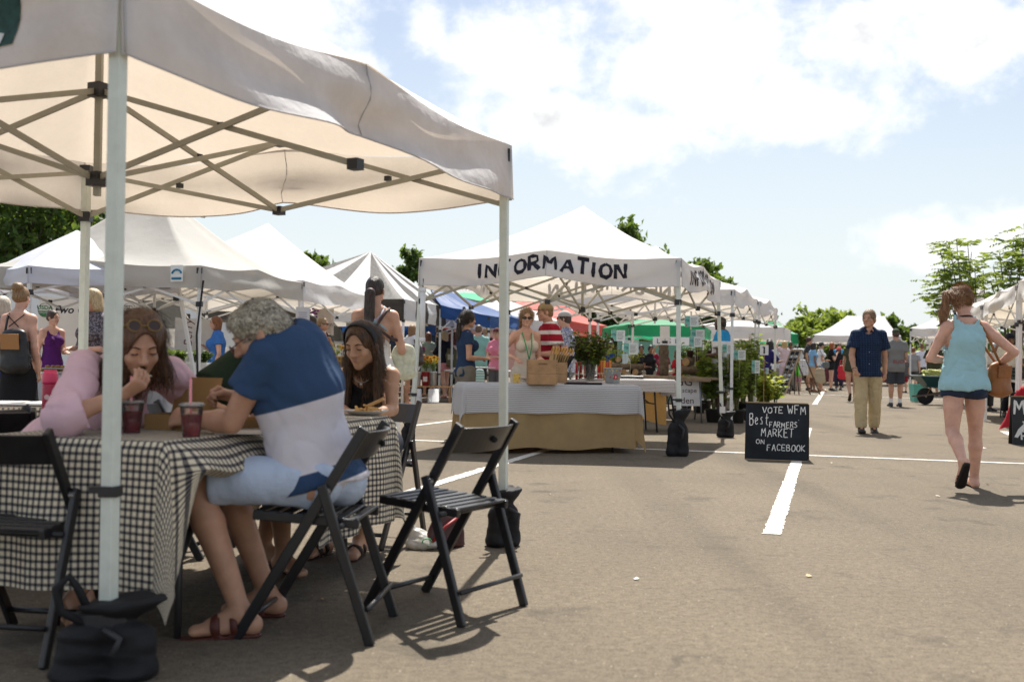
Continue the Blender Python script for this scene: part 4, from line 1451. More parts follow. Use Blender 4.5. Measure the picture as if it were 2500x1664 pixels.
# blue-white pop-up on the far left
a = XZ(66,12.9,0)[:2]; b = XZ(437,14.0,0)[:2]; u = nrm(b - a); v_ = np.array([-u[1],u[0]]); dd = np.linalg.norm(b - a)
tl,vall,basel = canopy('blue-white pop-up tent at far left with slanted white legs',[a,b,b + v_ * 2.6,a + v_ * 2.6],(2.03,2.0,2.0,2.03),0.2,2.62,BLUEWHITE_CANVAS,zb=1.72,legs=[a,XZ(505,14.0,0)[:2],b + v_ * 2.6 + u * .3,a + v_ * 2.6],fm=WHITE_STEEL,conc=0.95,wr=0.014,seed=9,seg=20,lift=0.02,sag=0.015,truss=1)
# small dark mountain emblem at the valance corner
mb = MB(); p,n = vall(0,0.885,0.30); q2,_ = vall(0,0.93,0.30); e = nrm(q2 - p)
mb.add([p + n * .02 - basel + e * x + np.array([0,0,z]) for x,z in ((-.07,-.10),(-.06,.0),(-.02,.06),(.0,.0),(.06,-.03),(.08,-.10))],[(0,1,2,3,4,5)]); mb.build('emblem',M((0.01,0.015,0.05),0.7),tl)
# cream tent with high pole
a = XZ(488,13.2,0)[:2]; b = XZ(738,16.2,0)[:2]; u = nrm(b - a); v_ = np.array([-u[1],u[0]])
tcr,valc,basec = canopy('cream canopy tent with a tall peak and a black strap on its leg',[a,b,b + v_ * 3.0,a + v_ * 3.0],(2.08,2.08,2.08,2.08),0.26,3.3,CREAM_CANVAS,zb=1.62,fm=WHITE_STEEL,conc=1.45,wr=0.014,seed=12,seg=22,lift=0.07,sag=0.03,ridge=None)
mb = MB(); p,n = valc(3,0.90,0.35); q2,_ = valc(3,0.95,0.35); e = nrm(q2 - p)
mb.quad(*[p + n * .02 - basec + e * x + np.array([0,0,z]) for x,z in ((-.08,-.1),(.08,-.1),(.08,.1),(-.08,.1))]); lb = mb.build('label_patch',M((0.75,0.77,0.75),0.7),tcr)
mb = MB(); mb.tube([p + n * .026 - basec + e * .06 * math.cos(t) + np.array([0,0,.055 * math.sin(t) - .01]) for t in np.linspace(0.2,3.0,8)],0.012,5); mb.tube([p + n * .026 - basec + e * x + np.array([0,0,-.06]) for x in (-.06,.06)],0.014,5); mb.build('emblem',M((0.02,0.18,0.32),0.7),lb)
mb = MB(); la = np.array([*(a + nrm((a + b + v_ * 3) / 2 - a) * .0),0]); mb.beam(XZ(494,13.15,1.9) - basec,XZ(480,13.15,1.25) - basec,0.045,0.012); mb.beam(XZ(480,13.15,1.25) - basec,XZ(484,13.15,0.75) - basec,0.05,0.012); mb.box(XZ(484,13.15,0.62) - basec,(0.12,0.1,0.25)); mb.build('strap',M((0.012,0.012,0.014),0.8),tcr)
# next white tent
a = XZ(738,17.8,0)[:2]; b = XZ(898,22.4,0)[:2]; u = nrm(b - a); v_ = np.array([-u[1],u[0]])
canopy('white tent with a sharp peak between the cream tent and the striped tent',[a,b,b + v_ * 3.4,a + v_ * 3.4],2.22,0.34,3.42,WHITE_CANVAS,zb=1.7,fm=WHITE_STEEL,conc=1.25,wr=0.016,seed=14,seg=20,peakxy=XZ(650,20.3,0)[:2],lift=0.06,sag=0.03,truss=1)
# black and white striped tent
a = XZ(985,23.0,0)[:2]; b = XZ(1108,27.0,0)[:2]; u = nrm(b - a); v_ = np.array([-u[1],u[0]])
canopy('black and white striped tent with a pointed peak',[a,b,b + v_ * 4.6,a + v_ * 4.6],2.2,0.46,3.5,WHITE_CANVAS,zb=1.75,fm=WHITE_STEEL,conc=1.15,wr=0.02,seed=17,seg=24,peakxy=XZ(902,26.5,0)[:2],stripes=(BLACK_CANVAS,5,0),lift=0.0,sag=0.01,truss=1)
# blue tent
a = XZ(1104,27.2,0)[:2]; b = XZ(1196,25.4,0)[:2]; 
canopy('dark blue canopy tent between the striped tent and the white grown-here tent',[XZ(1075,25.5,0)[:2],b,b + np.array([.9,3.0]),XZ(1075,28.6,0)[:2]],(2.2,1.96,2.0,2.2),0.28,2.85,BLUE_CANVAS,zb=1.6,fm=WHITE_STEEL,wr=0.02,seed=19,seg=18,peakxy=XZ(1040,27.0,0)[:2],lift=0.02,sag=0.02,truss=1)
# dark blue sheet hung as the back of the striped stall
a,b = XZ(835,27.8,0),XZ(1062,28.8,0)
mb = MB(); n = 30
for k in range(n):
 p0 = a + (b - a) * k / n; p1 = a + (b - a) * (k + 1) / n
 w0,w1 = 0.05 * math.sin(k * 1.9),0.05 * math.sin((k + 1) * 1.9)
 mb.quad(p0 + (0,w0,1.55),p1 + (0,w1,1.55),p1 + (0,w1,1.9 + .1 * math.sin(k * .35)),p0 + (0,w0,1.9 + .1 * math.sin(k * .35)))
tag(mb.build('blue_awning',BLUE_CANVAS,None,True),'dark blue awning cloth hanging beneath the striped tent','awning')
# white tent with the grown print
a = XZ(1196,27.6,0)[:2]; b = XZ(1366,29.8,0)[:2]; u = nrm(b - a); v_ = np.array([-u[1],u[0]])
tg,valg,baseg = canopy('white tent printed with a green patch and GROWN lettering on its roof',[XZ(1060,29.0,0)[:2],b,b + v_ * 4,XZ(1060,33,0)[:2]],(2.1,2.0,2.0,2.1),0.34,3.0,WHITE_CANVAS,zb=1.6,fm=WHITE_STEEL,wr=0.02,seed=21,seg=20,peakxy=XZ(1150,31,0)[:2],lift=0.05,sag=0.03,conc=1.0,truss=1)
pq = XZ(1150,31,3.0); e0 = (XZ(1060,29.0,2.1) + XZ(1366,29.8,2.0)) / 2
fx = nrm(XZ(1366,29.8,2.0) - XZ(1060,29.0,2.1)); fy = nrm(pq - (XZ(1060,29,2.1) + fx * np.dot(pq - XZ(1060,29,2.1),fx)))
og = pq - fy * 0.30
g3 = M((0.30,0.29,0.28),0.8)
type_on('lettering','CONNECTICUT',og - fy * 0.02 - baseg,fx,fy,0.20,g3,tg,0.06,'CENTER')
type_on('lettering','GROWN',og - fy * 0.27 - baseg,fx,fy,0.30,g3,tg,0.06,'CENTER',bold=0.004)
mb = MB(); mb.add([og - fy * 0.42 - baseg + fx * x + fy * y + np.cross(fx,fy) * 0.06 for x,y in ((-.62,-.0),(-.3,.1),(.3,.1),(.62,0),(.4,-.32),(0,-.38),(-.45,-.2))],[(6,5,4,3,2,1,0)]); mb.build('green_patch',M((0.06,0.42,0.22),0.8),tg)
# red tent
a = XZ(1300,30,0)[:2]; b = XZ(1482,33.0,0)[:2]; u = nrm(b - a); v_ = np.array([-u[1],u[0]])
canopy('red canopy tent behind the striped-shirt man',[a,b,b + v_ * 3.3,a + v_ * 3.3],(2.1,1.98,2.0,2.1),0.3,3.0,RED_CANVAS,zb=1.6,fm=WHITE_STEEL,wr=0.02,seed=23,seg=18,peakxy=XZ(1330,34,0)[:2],lift=0.02,sag=0.03,truss=1)
# green tent with a white sign
GRC = [XZ(1535,27.0,0)[:2],XZ(1720,27.6,0)[:2],XZ(1735,31.5,0)[:2],XZ(1470,31.0,0)[:2]]
tgn,valn,basen = canopy('green canopy tent with a lettered white sign on its valance',GRC,1.86,0.28,2.16,GREEN_CANVAS,zb=1.5,fm=WHITE_STEEL,wr=0.015,seed=25,seg=18,peakxy=XZ(1600,29.5,0)[:2],lift=0.0,sag=0.01,truss=2,conc=0.9)
p0 = XZ(1594,26.85,1.34); 
mb = MB(); mb.box(np.array([XZ(1638,26.9,0)[0],26.9,1.46]) - basen,(0.88,0.02,0.2)); sg = mb.build('sign_board',M((0.8,0.8,0.78),0.8),tgn)
type_on('lettering','L    S  H',XZ(1603,26.88,1.40) - basen,(1,0,0),(0,0,1),0.17,INK,sg,0.004)
# white panel walls of the green stall
for (x0,x1,dz,lab) in ((1520,1560,27.3,'white canvas side wall hanging at the left of the green stall'),(1655,1700,28.6,'white canvas wall behind the teal plant cards in the green stall')):
 mb = MB(); n = 8
 for k in range(n):
  xa,xb = x0 + (x1 - x0) * k / n,x0 + (x1 - x0) * (k + 1) / n
  mb.quad(XZ(xa,dz + .03 * math.sin(k * 2),0.3),XZ(xb,dz + .03 * math.sin(k * 2 + 2),0.3),XZ(xb,dz + .03 * math.sin(k * 2 + 2),1.5),XZ(xa,dz + .03 * math.sin(k * 2),1.5))
 tag(mb.build('wall_panel',M((0.7,0.74,0.76),0.8,trans=0.3),None,True),lab,'canvas wall')
mb = MB(); mb.box(XZ(1610,31.6,0.8),(2.4,0.05,1.4)); tag(mb.build('wall_panel',M((0.30,0.42,0.45),0.8)),'pale teal back wall of the green stall','canvas wall')
# far white tents behind the row
canopy('long low white tent seen behind the tall boy',[XZ(1690,36,0)[:2],XZ(1915,36.5,0)[:2],XZ(1930,40,0)[:2],XZ(1700,40,0)[:2]],2.12,0.42,2.5,WHITE_CANVAS,zb=1.55,fm=WHITE_STEEL,seed=27,seg=16,wr=0.015,lift=0.0,sag=0.02,truss=2)
canopy('green and white tent at the end of the row, in front of bright bushes',[XZ(1895,41,0)[:2],XZ(1949,40.5,0)[:2],XZ(1935,44,0)[:2],XZ(1790,44,0)[:2]],(2.1,1.98,2.0,2.1),0.36,2.55,GREEN_CANVAS,zb=1.5,fm=WHITE_STEEL,seed=29,seg=16,wr=0.015,lift=0.0,sag=0.02,truss=1)
canopy('long white tent with a ridge behind the queue of shoppers',[XZ(1984,46.5,0)[:2],XZ(2200,46.5,0)[:2],XZ(2200,50,0)[:2],XZ(1990,50,0)[:2]],2.1,0.3,3.0,WHITE_CANVAS,zb=1.6,fm=WHITE_STEEL,seed=31,seg=20,wr=0.015,conc=1.35,lift=0.0,sag=0.02,ridge=(XZ(2068,48.3,0)[:2],XZ(2158,48.3,0)[:2]),truss=1)
canopy('white tent with a tall slope behind the woman in the light blue top',[XZ(2221,33.5,0)[:2],XZ(2330,33.5,0)[:2],XZ(2440,37,0)[:2],XZ(2260,37,0)[:2]],2.06,0.24,3.6,WHITE_CANVAS,zb=1.6,fm=WHITE_STEEL,seed=33,seg=18,wr=0.012,conc=1.4,peakxy=XZ(2400,36,0)[:2],lift=0.0,sag=0.02,truss=1)
canopy('small white tent low between the two right-hand tents',[XZ(2262,44,0)[:2],XZ(2340,44,0)[:2],XZ(2350,47,0)[:2],XZ(2270,47,0)[:2]],2.0,0.3,2.8,WHITE_CANVAS,zb=1.5,fm=WHITE_STEEL,seed=34,seg=12,wr=0.012,lift=0.0,sag=0.02,truss=1)
# right-hand stall tents
T15a = XZ(2480,16.4,0)[:2]; T15b = XZ(2402,19.7,0)[:2]; w_ = nrm(np.array([(T15b - T15a)[1],-(T15b - T15a)[0]]))
canopy('grimy white tent at right over the stall with black crates',[T15a,T15a + w_ * 3.2,T15b + w_ * 3.2,T15b],(2.22,2.2,2.15,2.12),0.27,3.1,DIRTY_CANVAS,zb=1.62,fm=WHITE_STEEL,seed=35,seg=20,wr=0.035,sag=0.05,lift=0.05,conc=1.2,flare=0.06,legw=0.05)
T16a = XZ(2481,16.2,0)[:2]; u16 = nrm(T15a - T15b)
canopy('grimy white tent cut off by the right edge, nearest on that side',[T16a + u16 * 3.1,T16a + u16 * 3.1 + w_ * 3.2,T16a + w_ * 3.2,T16a + w_ * .02],(2.25,2.2,2.2,2.25),0.28,3.1,DIRTY_CANVAS,zb=1.65,fm=WHITE_STEEL,seed=37,seg=18,wr=0.03,sag=0.05,lift=0.05,flare=0.05,truss=1)
canopy('white tent furthest right behind the grimy tent',[T15b + (-u16) * 3.6,T15b + (-u16) * .4 ,T15b + (-u16) * .4 + w_ * 3,T15b + (-u16) * 3.6 + w_ * 3][::-1],2.1,0.27,3.0,DIRTY_CANVAS,zb=1.6,fm=WHITE_STEEL,seed=39,seg=16,wr=0.02,truss=1)

# ------------------------------------------------------------------ trees and far greenery
BARK = M((0.075,0.06,0.045),0.9,noise=(14,0.3),bump=(30,0.8,0.02))


def leafcloud(pts,n,size,spread,rnd,long=1.0,squash=0.8):
 """leaf-sized faces spread round the twig tips"""
 pts = np.asarray(pts)
 c = pts[rnd.integers(0,len(pts),n)] + rnd.normal(size=(n,3)) * spread * np.array([1,1,squash])
 a = rnd.normal(size=(n,3)); a /= np.linalg.norm(a,axis=1)[:,None]
 b = rnd.normal(size=(n,3)); b -= a * (a * b).sum(1)[:,None]; b /= np.linalg.norm(b,axis=1)[:,None]
 s = size * rnd.uniform(.6,1.35,n)[:,None]
 fold = np.cross(a,b) * s * 0.25
 V = np.stack([c - a * s * long,c + b * s * .55 + fold,c + a * s * long,c - b * s * .55 + fold],1).reshape(-1,3)
 F = np.arange(4 * n).reshape(n,4)
 return V,F


LEAF = {'dark': M((0.035,0.065,0.018),0.55,var=0.55,trans=0.35,tcol=(0.10,0.16,0.025)),'mid': M((0.055,0.095,0.022),0.55,var=0.5,trans=0.42,tcol=(0.16,0.24,0.03)),'light': M((0.11,0.17,0.035),0.55,var=0.45,trans=0.5,tcol=(0.27,0.34,0.045)),
  'yellow': M((0.14,0.18,0.03),0.5,var=0.4,trans=0.5,tcol=(0.45,0.48,0.06)),'purple': M((0.06,0.025,0.03),0.5,var=0.5,trans=0.3,tcol=(0.16,0.05,0.05))}


def tree(label,base,h,r,kind='dark',n=4500,leaf=0.16,seed=0,trunk=0.35,name='tree',clumps=34,tall=0.36):
 rnd = np.random.default_rng(seed)
 root = thing(name,label,'tree',base)
 mb = MB(); tips = []
 th = h * trunk
 mb.tube([(0,0,-0.05),(0.03 * h * rnd.normal() * .3,0,th * .5),(0.02 * h * rnd.normal(),0.02 * h * rnd.normal(),th)],[h * .022,h * .017,h * .014],7)
 for k in range(clumps):
  u = rnd.normal(size=3); u /= np.linalg.norm(u); u *= rnd.uniform(.35,1.0) ** 0.6
  t = np.array([u[0] * r,u[1] * r,h * (1 - tall) + u[2] * h * tall])
  st = np.array([0,0,th * rnd.uniform(.6,1.0)])
  m = st * .5 + t * .5 + np.array([0,0,-0.06 * h])
  mb.tube([st,m,t],[h * .008,h * .005,h * .0015],5,False)
  tips.append(t)
  for _ in range(3): tips.append(t + rnd.normal(size=3) * r * .16)
 mb.build('trunk',BARK,root,True)
 V,F = leafcloud(tips,n,leaf,r * 0.115,rnd)
 put('crown',mesh_np(V,F,False),LEAF[kind],root)
 return root


for k,(px,d,h,r,kd,lab) in enumerate((
  (-60,30,7.3,3.2,'mid','dark leafy tree above the blue-white tent, cut off at the left edge'),(105,31,7.0,3.0,'mid','dark tree crown showing beneath the near canopy at left'),(215,33,6.9,2.4,'mid','dark tree just right of the first tent pole'),
  (452,38,4.2,3.2,'mid','low dark green tree behind the white truck mirror'),(540,40,4.2,3.0,'dark','low tree behind the red-haired woman in blue'),
  (608,50,5.8,.6,'mid','tree tip poking up beside the sharp white tent peak'),(768,48,5.35,1.1,'mid','round tree top right of the sharp white tent'),
  (995,46,5.5,.85,'mid','small bushy tree between the striped tent and the information tent'),
  (1520,42,6.3,1.5,'mid','tree crown rising behind the information tent peak on the right'),(1700,44,5.4,1.2,'mid','tree crown above the right corner of the information tent'),(1762,47,4.6,.8,'mid','lower tree just right of the information tent valance'),(1806,52,3.9,.5,'mid','small tuft of tree over the second stall tent'),
  (1360,40,4.6,3.0,'dark','dark tree behind the man in the tan cap'),(1470,41,4.7,2.6,'dark','dark tree between the red and green tents'),
  (1985,62,3.55,1.6,'light','bright green bushy tree left of the long ridged tent'),(2035,66,4.0,1.4,'light','taller bright green tree behind the long ridged tent'),(1945,58,2.7,1.2,'light','low bright green bush at the end of the tent row'),
  (2180,70,4.1,.7,'mid','small tree above the cap of the man in grey'),(2212,76,3.5,.8,'mid','thin young tree left of the light blue top'))):
 tree(lab,(float(XZ(px,d,0)[0]),d,0),h,r,kd,n=int(2600 + 900 * r),leaf=0.0042 * d * .72 if d > 40 else 0.13,seed=60 + k,clumps=int(18 + 9 * r))
# far wooded edge beyond the car park
rnd = np.random.default_rng(3)
tips = np.stack([rnd.uniform(-75,60,900),rnd.uniform(88,100,900),rnd.uniform(0.2,4.2,900) * rnd.uniform(.4,1,900)],1)
V,F = leafcloud(tips,15000,0.42,0.7,rnd)
tag(put('far_woods',mesh_np(V,F,False),LEAF['mid']),'distant belt of trees along the far edge of the car park',kind='stuff')
tips = np.stack([rnd.uniform(-24,-4,500),rnd.uniform(36,39,500),rnd.uniform(0.1,2.9,500)],1)
V,F = leafcloud(tips,9000,0.13,0.35,rnd)
tag(put('hedge',mesh_np(V,F,False),LEAF['dark']),'dark hedge behind the left-hand stalls and vans',kind='stuff')
tips = np.stack([rnd.uniform(9,22,300),rnd.uniform(60,62,300),rnd.uniform(0.1,2.0,300)],1)
V,F = leafcloud(tips,5000,0.15,0.4,rnd)
tag(put('hedge',mesh_np(V,F,False),LEAF['light']),'bright hedge along the far right of the car park',kind='stuff')


def sumac(label,base,h,seed,limbs,kind='light'):
 """open tree with feathery leaves: fronds of paired leaflets at the limb ends"""
 rnd = np.random.default_rng(seed)
 root = thing('feathery_tree',label,'tree',base)
 mb = MB(); V = []; F = []
 for (x,y,z) in limbs:
  t = np.array([x,y,z]); st = np.array([x * .25,y * .25,h * .25])
  mid = st * .45 + t * .55 + np.array([rnd.normal() * .1,0,-.15])
  mb.tube([np.array([0,0,0.0]),st,mid,t],[h * .009,h * .007,h * .004,h * .002],6,False)
  for _ in range(8):
   p = t + (mid - t) * rnd.uniform(0,.75) ** 1.4 + rnd.normal(size=3) * .06
   a = rnd.uniform(0,6.28); d = np.array([math.cos(a),math.sin(a),rnd.uniform(-.1,.55)]); d /= np.linalg.norm(d)
   ln = rnd.uniform(.45,.85); nl = 11
   sd = np.cross(d,(0,0,1)); sd /= np.linalg.norm(sd)
   pts = [p + d * ln * u + np.array([0,0,-0.30 * ln * u * u]) for u in np.linspace(0,1,6)]
   for i in range(nl):
    u = (i + 1.5) / (nl + 1); c = p + d * ln * u + np.array([0,0,-0.30 * ln * u * u])
    for s in (-1,1):
     q = nrm(sd * s + d * .35 + np.array([0,0,-.25 + rnd.normal() * .12])); w = nrm(nrm(np.cross(q,(0,0,1))) * rnd.uniform(-.6,.6) + rnd.normal(size=3) * .9); l = ln * .27 * (1.15 - u * .5)
     o = len(V); V += [c,c + q * l * .5 + w * l * .2,c + q * l,c + q * l * .5 - w * l * .2]; F.append((o,o + 1,o + 2,o + 3))
 mb.build('trunk',BARK,root,True)
 put('crown',mesh_np(V,F,False),LEAF[kind],root)


def lim(px,py,d,base):
 p = P(px,py,d) - np.array(base); return tuple(p)


bs = (float(XZ(2395,27,0)[0]),27.0,0)
sumac('open feathery tree behind the ponytailed woman',bs,4.2,71,[lim(2295,612,27,bs),lim(2318,595,27.3,bs),lim(2335,583,26.6,bs),lim(2362,590,27.4,bs),lim(2340,640,27,bs),lim(2300,700,26.8,bs),lim(2280,738,27,bs),lim(2310,730,27.2,bs),lim(2380,640,27,bs),lim(2400,660,27,bs),lim(2330,670,26.6,bs),lim(2362,690,27,bs),lim(2290,655,27.2,bs),lim(2372,615,26.8,bs),lim(2350,720,27,bs)])
bs = (float(XZ(2475,26,0)[0]),26.0,0)
sumac('fuller feathery tree rising out of the right edge of the picture',bs,4.6,72,[lim(2475,580,26,bs),lim(2500,545,26,bs),lim(2520,600,26.4,bs),lim(2440,615,26,bs),lim(2425,650,26.3,bs),lim(2460,640,25.7,bs),lim(2490,630,26,bs),lim(2500,580,25.6,bs),lim(2455,680,26,bs),lim(2420,690,26,bs),lim(2510,660,26,bs),lim(2485,660,26.4,bs),lim(2540,560,26,bs)])
# ------------------------------------------------------------------ table cloths
def gingham(p=0.027,dark=(0.024,0.024,0.038),light=(0.72,0.64,0.49)):
 m = bpy.data.materials.new('gingham'); m.use_nodes = True
 t = m.node_tree; b = t.nodes['Principled BSDF']
 uv = t.nodes.new('ShaderNodeTexCoord').outputs['UV']
 sp = t.nodes.new('ShaderNodeSeparateXYZ'); t.links.new(uv,sp.inputs[0])
 nz = t.nodes.new('ShaderNodeTexNoise'); nz.inputs['Scale'].default_value = 30; nz.inputs['Detail'].default_value = 3; t.links.new(uv,nz.inputs['Vector'])

 def m_(op,a,c=None):
  n = t.nodes.new('ShaderNodeMath'); n.operation = op
  for i,v in enumerate((a,c)):
   if v is None: continue
   if isinstance(v,(int,float)): n.inputs[i].default_value = v
   else: t.links.new(v,n.inputs[i])
  return n.outputs[0]

 def stripe(s):
  f = m_('FRACT',m_('ADD',m_('MULTIPLY',s,1 / p),m_('MULTIPLY',nz.outputs[0],0.16)))
  f = m_('ABSOLUTE',m_('SUBTRACT',f,0.5))
  r = t.nodes.new('ShaderNodeMapRange'); r.inputs['From Min'].default_value = 0.26; r.inputs['From Max'].default_value = 0.32; r.inputs['To Min'].default_value = 0; r.inputs['To Max'].default_value = 1
  t.links.new(f,r.inputs['Value']); return r.outputs[0]
 a,c = stripe(sp.outputs['X']),stripe(sp.outputs['Y'])
 tot = m_('MINIMUM',m_('ADD',m_('MULTIPLY',m_('MAXIMUM',a,c),0.80),m_('MULTIPLY',m_('MULTIPLY',a,c),0.20)),1.0)
 x = t.nodes.new('ShaderNodeMix'); x.data_type = 'RGBA'; x.inputs['A'].default_value = (*light,1); x.inputs['B'].default_value = (*dark,1)
 t.links.new(tot,x.inputs['Factor']); t.links.new(x.outputs['Result'],b.inputs['Base Color'])
 b.inputs['Roughness'].default_value = 0.85; b.inputs['Specular IOR Level'].default_value = 0.25
 return m


def striped(period=0.018,dark=(0.07,0.072,0.10),light=(0.66,0.64,0.63),duty=0.22,axis='Y'):
 m = bpy.data.materials.new('striped_cotton'); m.use_nodes = True
 t = m.node_tree; b = t.nodes['Principled BSDF']
 uv = t.nodes.new('ShaderNodeTexCoord').outputs['UV']
 sp = t.nodes.new('ShaderNodeSeparateXYZ'); t.links.new(uv,sp.inputs[0])
 n = t.nodes.new('ShaderNodeTexNoise'); n.inputs['Scale'].default_value = 25; t.links.new(uv,n.inputs['Vector'])
 a = t.nodes.new('ShaderNodeMath'); a.operation = 'MULTIPLY_ADD'; t.links.new(sp.outputs[axis],a.inputs[0]); a.inputs[1].default_value = 1 / period
 n2 = t.nodes.new('ShaderNodeMath'); n2.operation = 'MULTIPLY'; n2.inputs[1].default_value = 0.25; t.links.new(n.outputs[0],n2.inputs[0]); t.links.new(n2.outputs[0],a.inputs[2])
 f = t.nodes.new('ShaderNodeMath'); f.operation = 'FRACT'; t.links.new(a.outputs[0],f.inputs[0])
 r = t.nodes.new('ShaderNodeMapRange'); r.inputs['From Min'].default_value = 1 - duty * 2; r.inputs['From Max'].default_value = 1 - duty; t.links.new(f.outputs[0],r.inputs['Value'])
 x = t.nodes.new('ShaderNodeMix'); x.data_type = 'RGBA'; x.inputs['A'].default_value = (*light,1); x.inputs['B'].default_value = (*dark,1)
 t.links.new(r.outputs[0],x.inputs['Factor']); t.links.new(x.outputs['Result'],b.inputs['Base Color'])
 b.inputs['Roughness'].default_value = 0.9; b.inputs['Specular IOR Level'].default_value = 0.2
 tr = t.nodes.new('ShaderNodeBsdfTranslucent'); t.links.new(x.outputs['Result'],tr.inputs['Color'])
 mx_ = t.nodes.new('ShaderNodeMixShader'); mx_.inputs[0].default_value = 0.2; t.links.new(b.outputs[0],mx_.inputs[1]); t.links.new(tr.outputs[0],mx_.inputs[2])
 t.links.new(mx_.outputs[0],t.nodes['Material Output'].inputs['Surface'])
 return m


BURLAP = M((0.46,0.325,0.165),0.95,noise=(5,0.12),bump=(220,0.6,0.004),spec=0.1,trans=0.25,tcol=(0.62,0.36,0.12))


def cloth_over(name,label,c,ax,L_,W_,z,drops,mat,cat='tablecloth',seed=0,fold=0.03,nfold=4.0,step=0.035,top=True,group=None,hemw=0.01,cornerk=1.0,out=0.02,lap=None):
 """rectangular cloth over a table top. c: centre, ax: unit vector along the length, drops: hang at (-L, +L, -W, +W)"""
 rnd = np.random.default_rng(seed)
 ax = nrm(np.array([ax[0],ax[1],0.0])); ay = np.array([-ax[1],ax[0],0.0])
 us = np.unique(np.concatenate([np.arange(-L_ / 2 - drops[0],L_ / 2 + drops[1] + 1e-6,step),[-L_ / 2,L_ / 2,L_ / 2 + drops[1]]]))
 vs = np.unique(np.concatenate([np.arange(-W_ / 2 - drops[2],W_ / 2 + drops[3] + 1e-6,step),[-W_ / 2,W_ / 2,W_ / 2 + drops[3]]]))
 ph = rnd.uniform(0,6.28,6)
 V = []; UV = []
 for u in us:
  for v in vs:
   du = max(abs(u) - L_ / 2,0) * np.sign(u); dv = max(abs(v) - W_ / 2,0) * np.sign(v)
   bu = np.clip(u,-L_ / 2,L_ / 2); bv = np.clip(v,-W_ / 2,W_ / 2)
   if du == 0 and dv == 0:
    zz = z + 0.0015 * math.sin(u * 9 + ph[0]) * math.sin(v * 11 + ph[1])
    p = (u,v,zz)
   else:
    r = math.hypot(du,dv); d = np.array([du,dv]) / r
    if du != 0 and dv != 0:
     a = math.atan2(abs(dv),abs(du)); mid = math.sin(2 * a) ** 1.5
     o = out + fold * min(1,r / .3) * 0.5 + mid * (0.05 + 0.22 * r) * cornerk + 0.02 * math.sin(6 * a + ph[2]) * r
     zz = z - (r if r < .5 else .5 + .55 * (r - .5)) * (1 - 0.04 * mid)
    else:
     s = (v if du != 0 else u)
     near = min(1,(min(abs(abs(v) - W_ / 2),1) if du != 0 else min(abs(abs(u) - L_ / 2),1)) / 0.15)
     w = math.sin(s * nfold * 2 * math.pi + ph[3] + 0.8 * math.sin(s * 5 + ph[4])) + 0.4 * math.sin(s * nfold * 4.7 + ph[5])
     o = out + fold * min(1,r / .3) * (0.5 + 0.5 * w * near)
     zz = z - r + hemw * math.sin(s * 7 + ph[1]) * (r / .5)
    if lap and dv < 0 and du == 0:
     k_ = min(1,max(0,(u - lap[0]) / .08)) * min(1,max(0,(lap[1] - u) / .12)); k_ = k_ * k_ * (3 - 2 * k_)
     zl = z - lap[2] * (1 + .12 * math.sin(u * 16)); f_ = min(r,lap[2]) / lap[2]
     o = o * (1 - k_) + k_ * (.03 + lap[3] * f_ - .10 * max(0,r - lap[2])); zz = zz * (1 - k_) + k_ * (z + (zl - z) * f_ - .05 * max(0,r - lap[2]))
    e = min(1.0,r / 0.04)
    p = (bu + d[0] * o * e,bv + d[1] * o * e,zz + 0.01 * (1 - e) * r / .04)
   q = np.array(c) + ax * p[0] + ay * p[1]
   V.append((q[0],q[1],max(p[2],0.008))); UV.append((u,v))
 nv = len(vs)
 F = [(i * nv + j,(i + 1) * nv + j,(i + 1) * nv + j + 1,i * nv + j + 1) for i in range(len(us) - 1) for j in range(nv - 1)]
 base = np.array([c[0],c[1],0.0])
 me = mesh_np(np.array(V) - base,F)
 uvl = me.uv_layers.new(name='cloth')
 li = np.zeros(len(me.loops),dtype=np.int32); me.loops.foreach_get('vertex_index',li)
 uvl.data.foreach_set('uv',np.array(UV)[li].astype(np.float32).ravel())
 o = put(name,me,mat,None,tuple(base))
 return tag(o,label,cat,group)


def folding_table(label,c,ax,L_,W_,z,legm=None,topm=None,group=None,bent=False):
 ax = nrm(np.array([ax[0],ax[1],0.0])); ang = math.atan2(ax[1],ax[0])
 t = thing('folding_table',label,'table',(c[0],c[1],0),ang,group)
 legm = legm or M((0.03,0.03,0.032),0.45,spec=0.5)
 mb = MB(); mb.box((0,0,z - 0.02),(L_,W_,0.03)); mb.build('table_top',topm or M((0.55,0.53,0.49),0.6),t,bevel=0.006)
 for sx in (-1,1):
  for sy in (-1,1):
   mb = MB()
   if bent:
    mb.tube([(sx * (L_ / 2 - .42),sy * (W_ / 2 - .12),z - .05),(sx * (L_ / 2 - .40),sy * (W_ / 2 - .11),z * .6),(sx * (L_ / 2 - .24),sy * (W_ / 2 - .08),z * .38),(sx * (L_ / 2 - .22),sy * (W_ / 2 - .07),0.0)],0.014,8)
   else:
    mb.tube([(sx * (L_ / 2 - .25),sy * (W_ / 2 - .08),z - .04),(sx * (L_ / 2 - .20),sy * (W_ / 2 - .07),0.0)],0.014,8)
   mb.build('leg',legm,t,True)
  mb = MB(); mb.tube([(sx * (L_ / 2 - .24),-W_ / 2 + .08,z * .55),(sx * (L_ / 2 - .24),W_ / 2 - .08,z * .55)],0.010,6)
  mb.tube([(sx * (L_ / 2 - .24),0,z * .55),(sx * (L_ / 2 - .62),0,z - .04)],0.010,6); mb.build('leg_brace',legm,t,True)
 return t


GING = gingham()
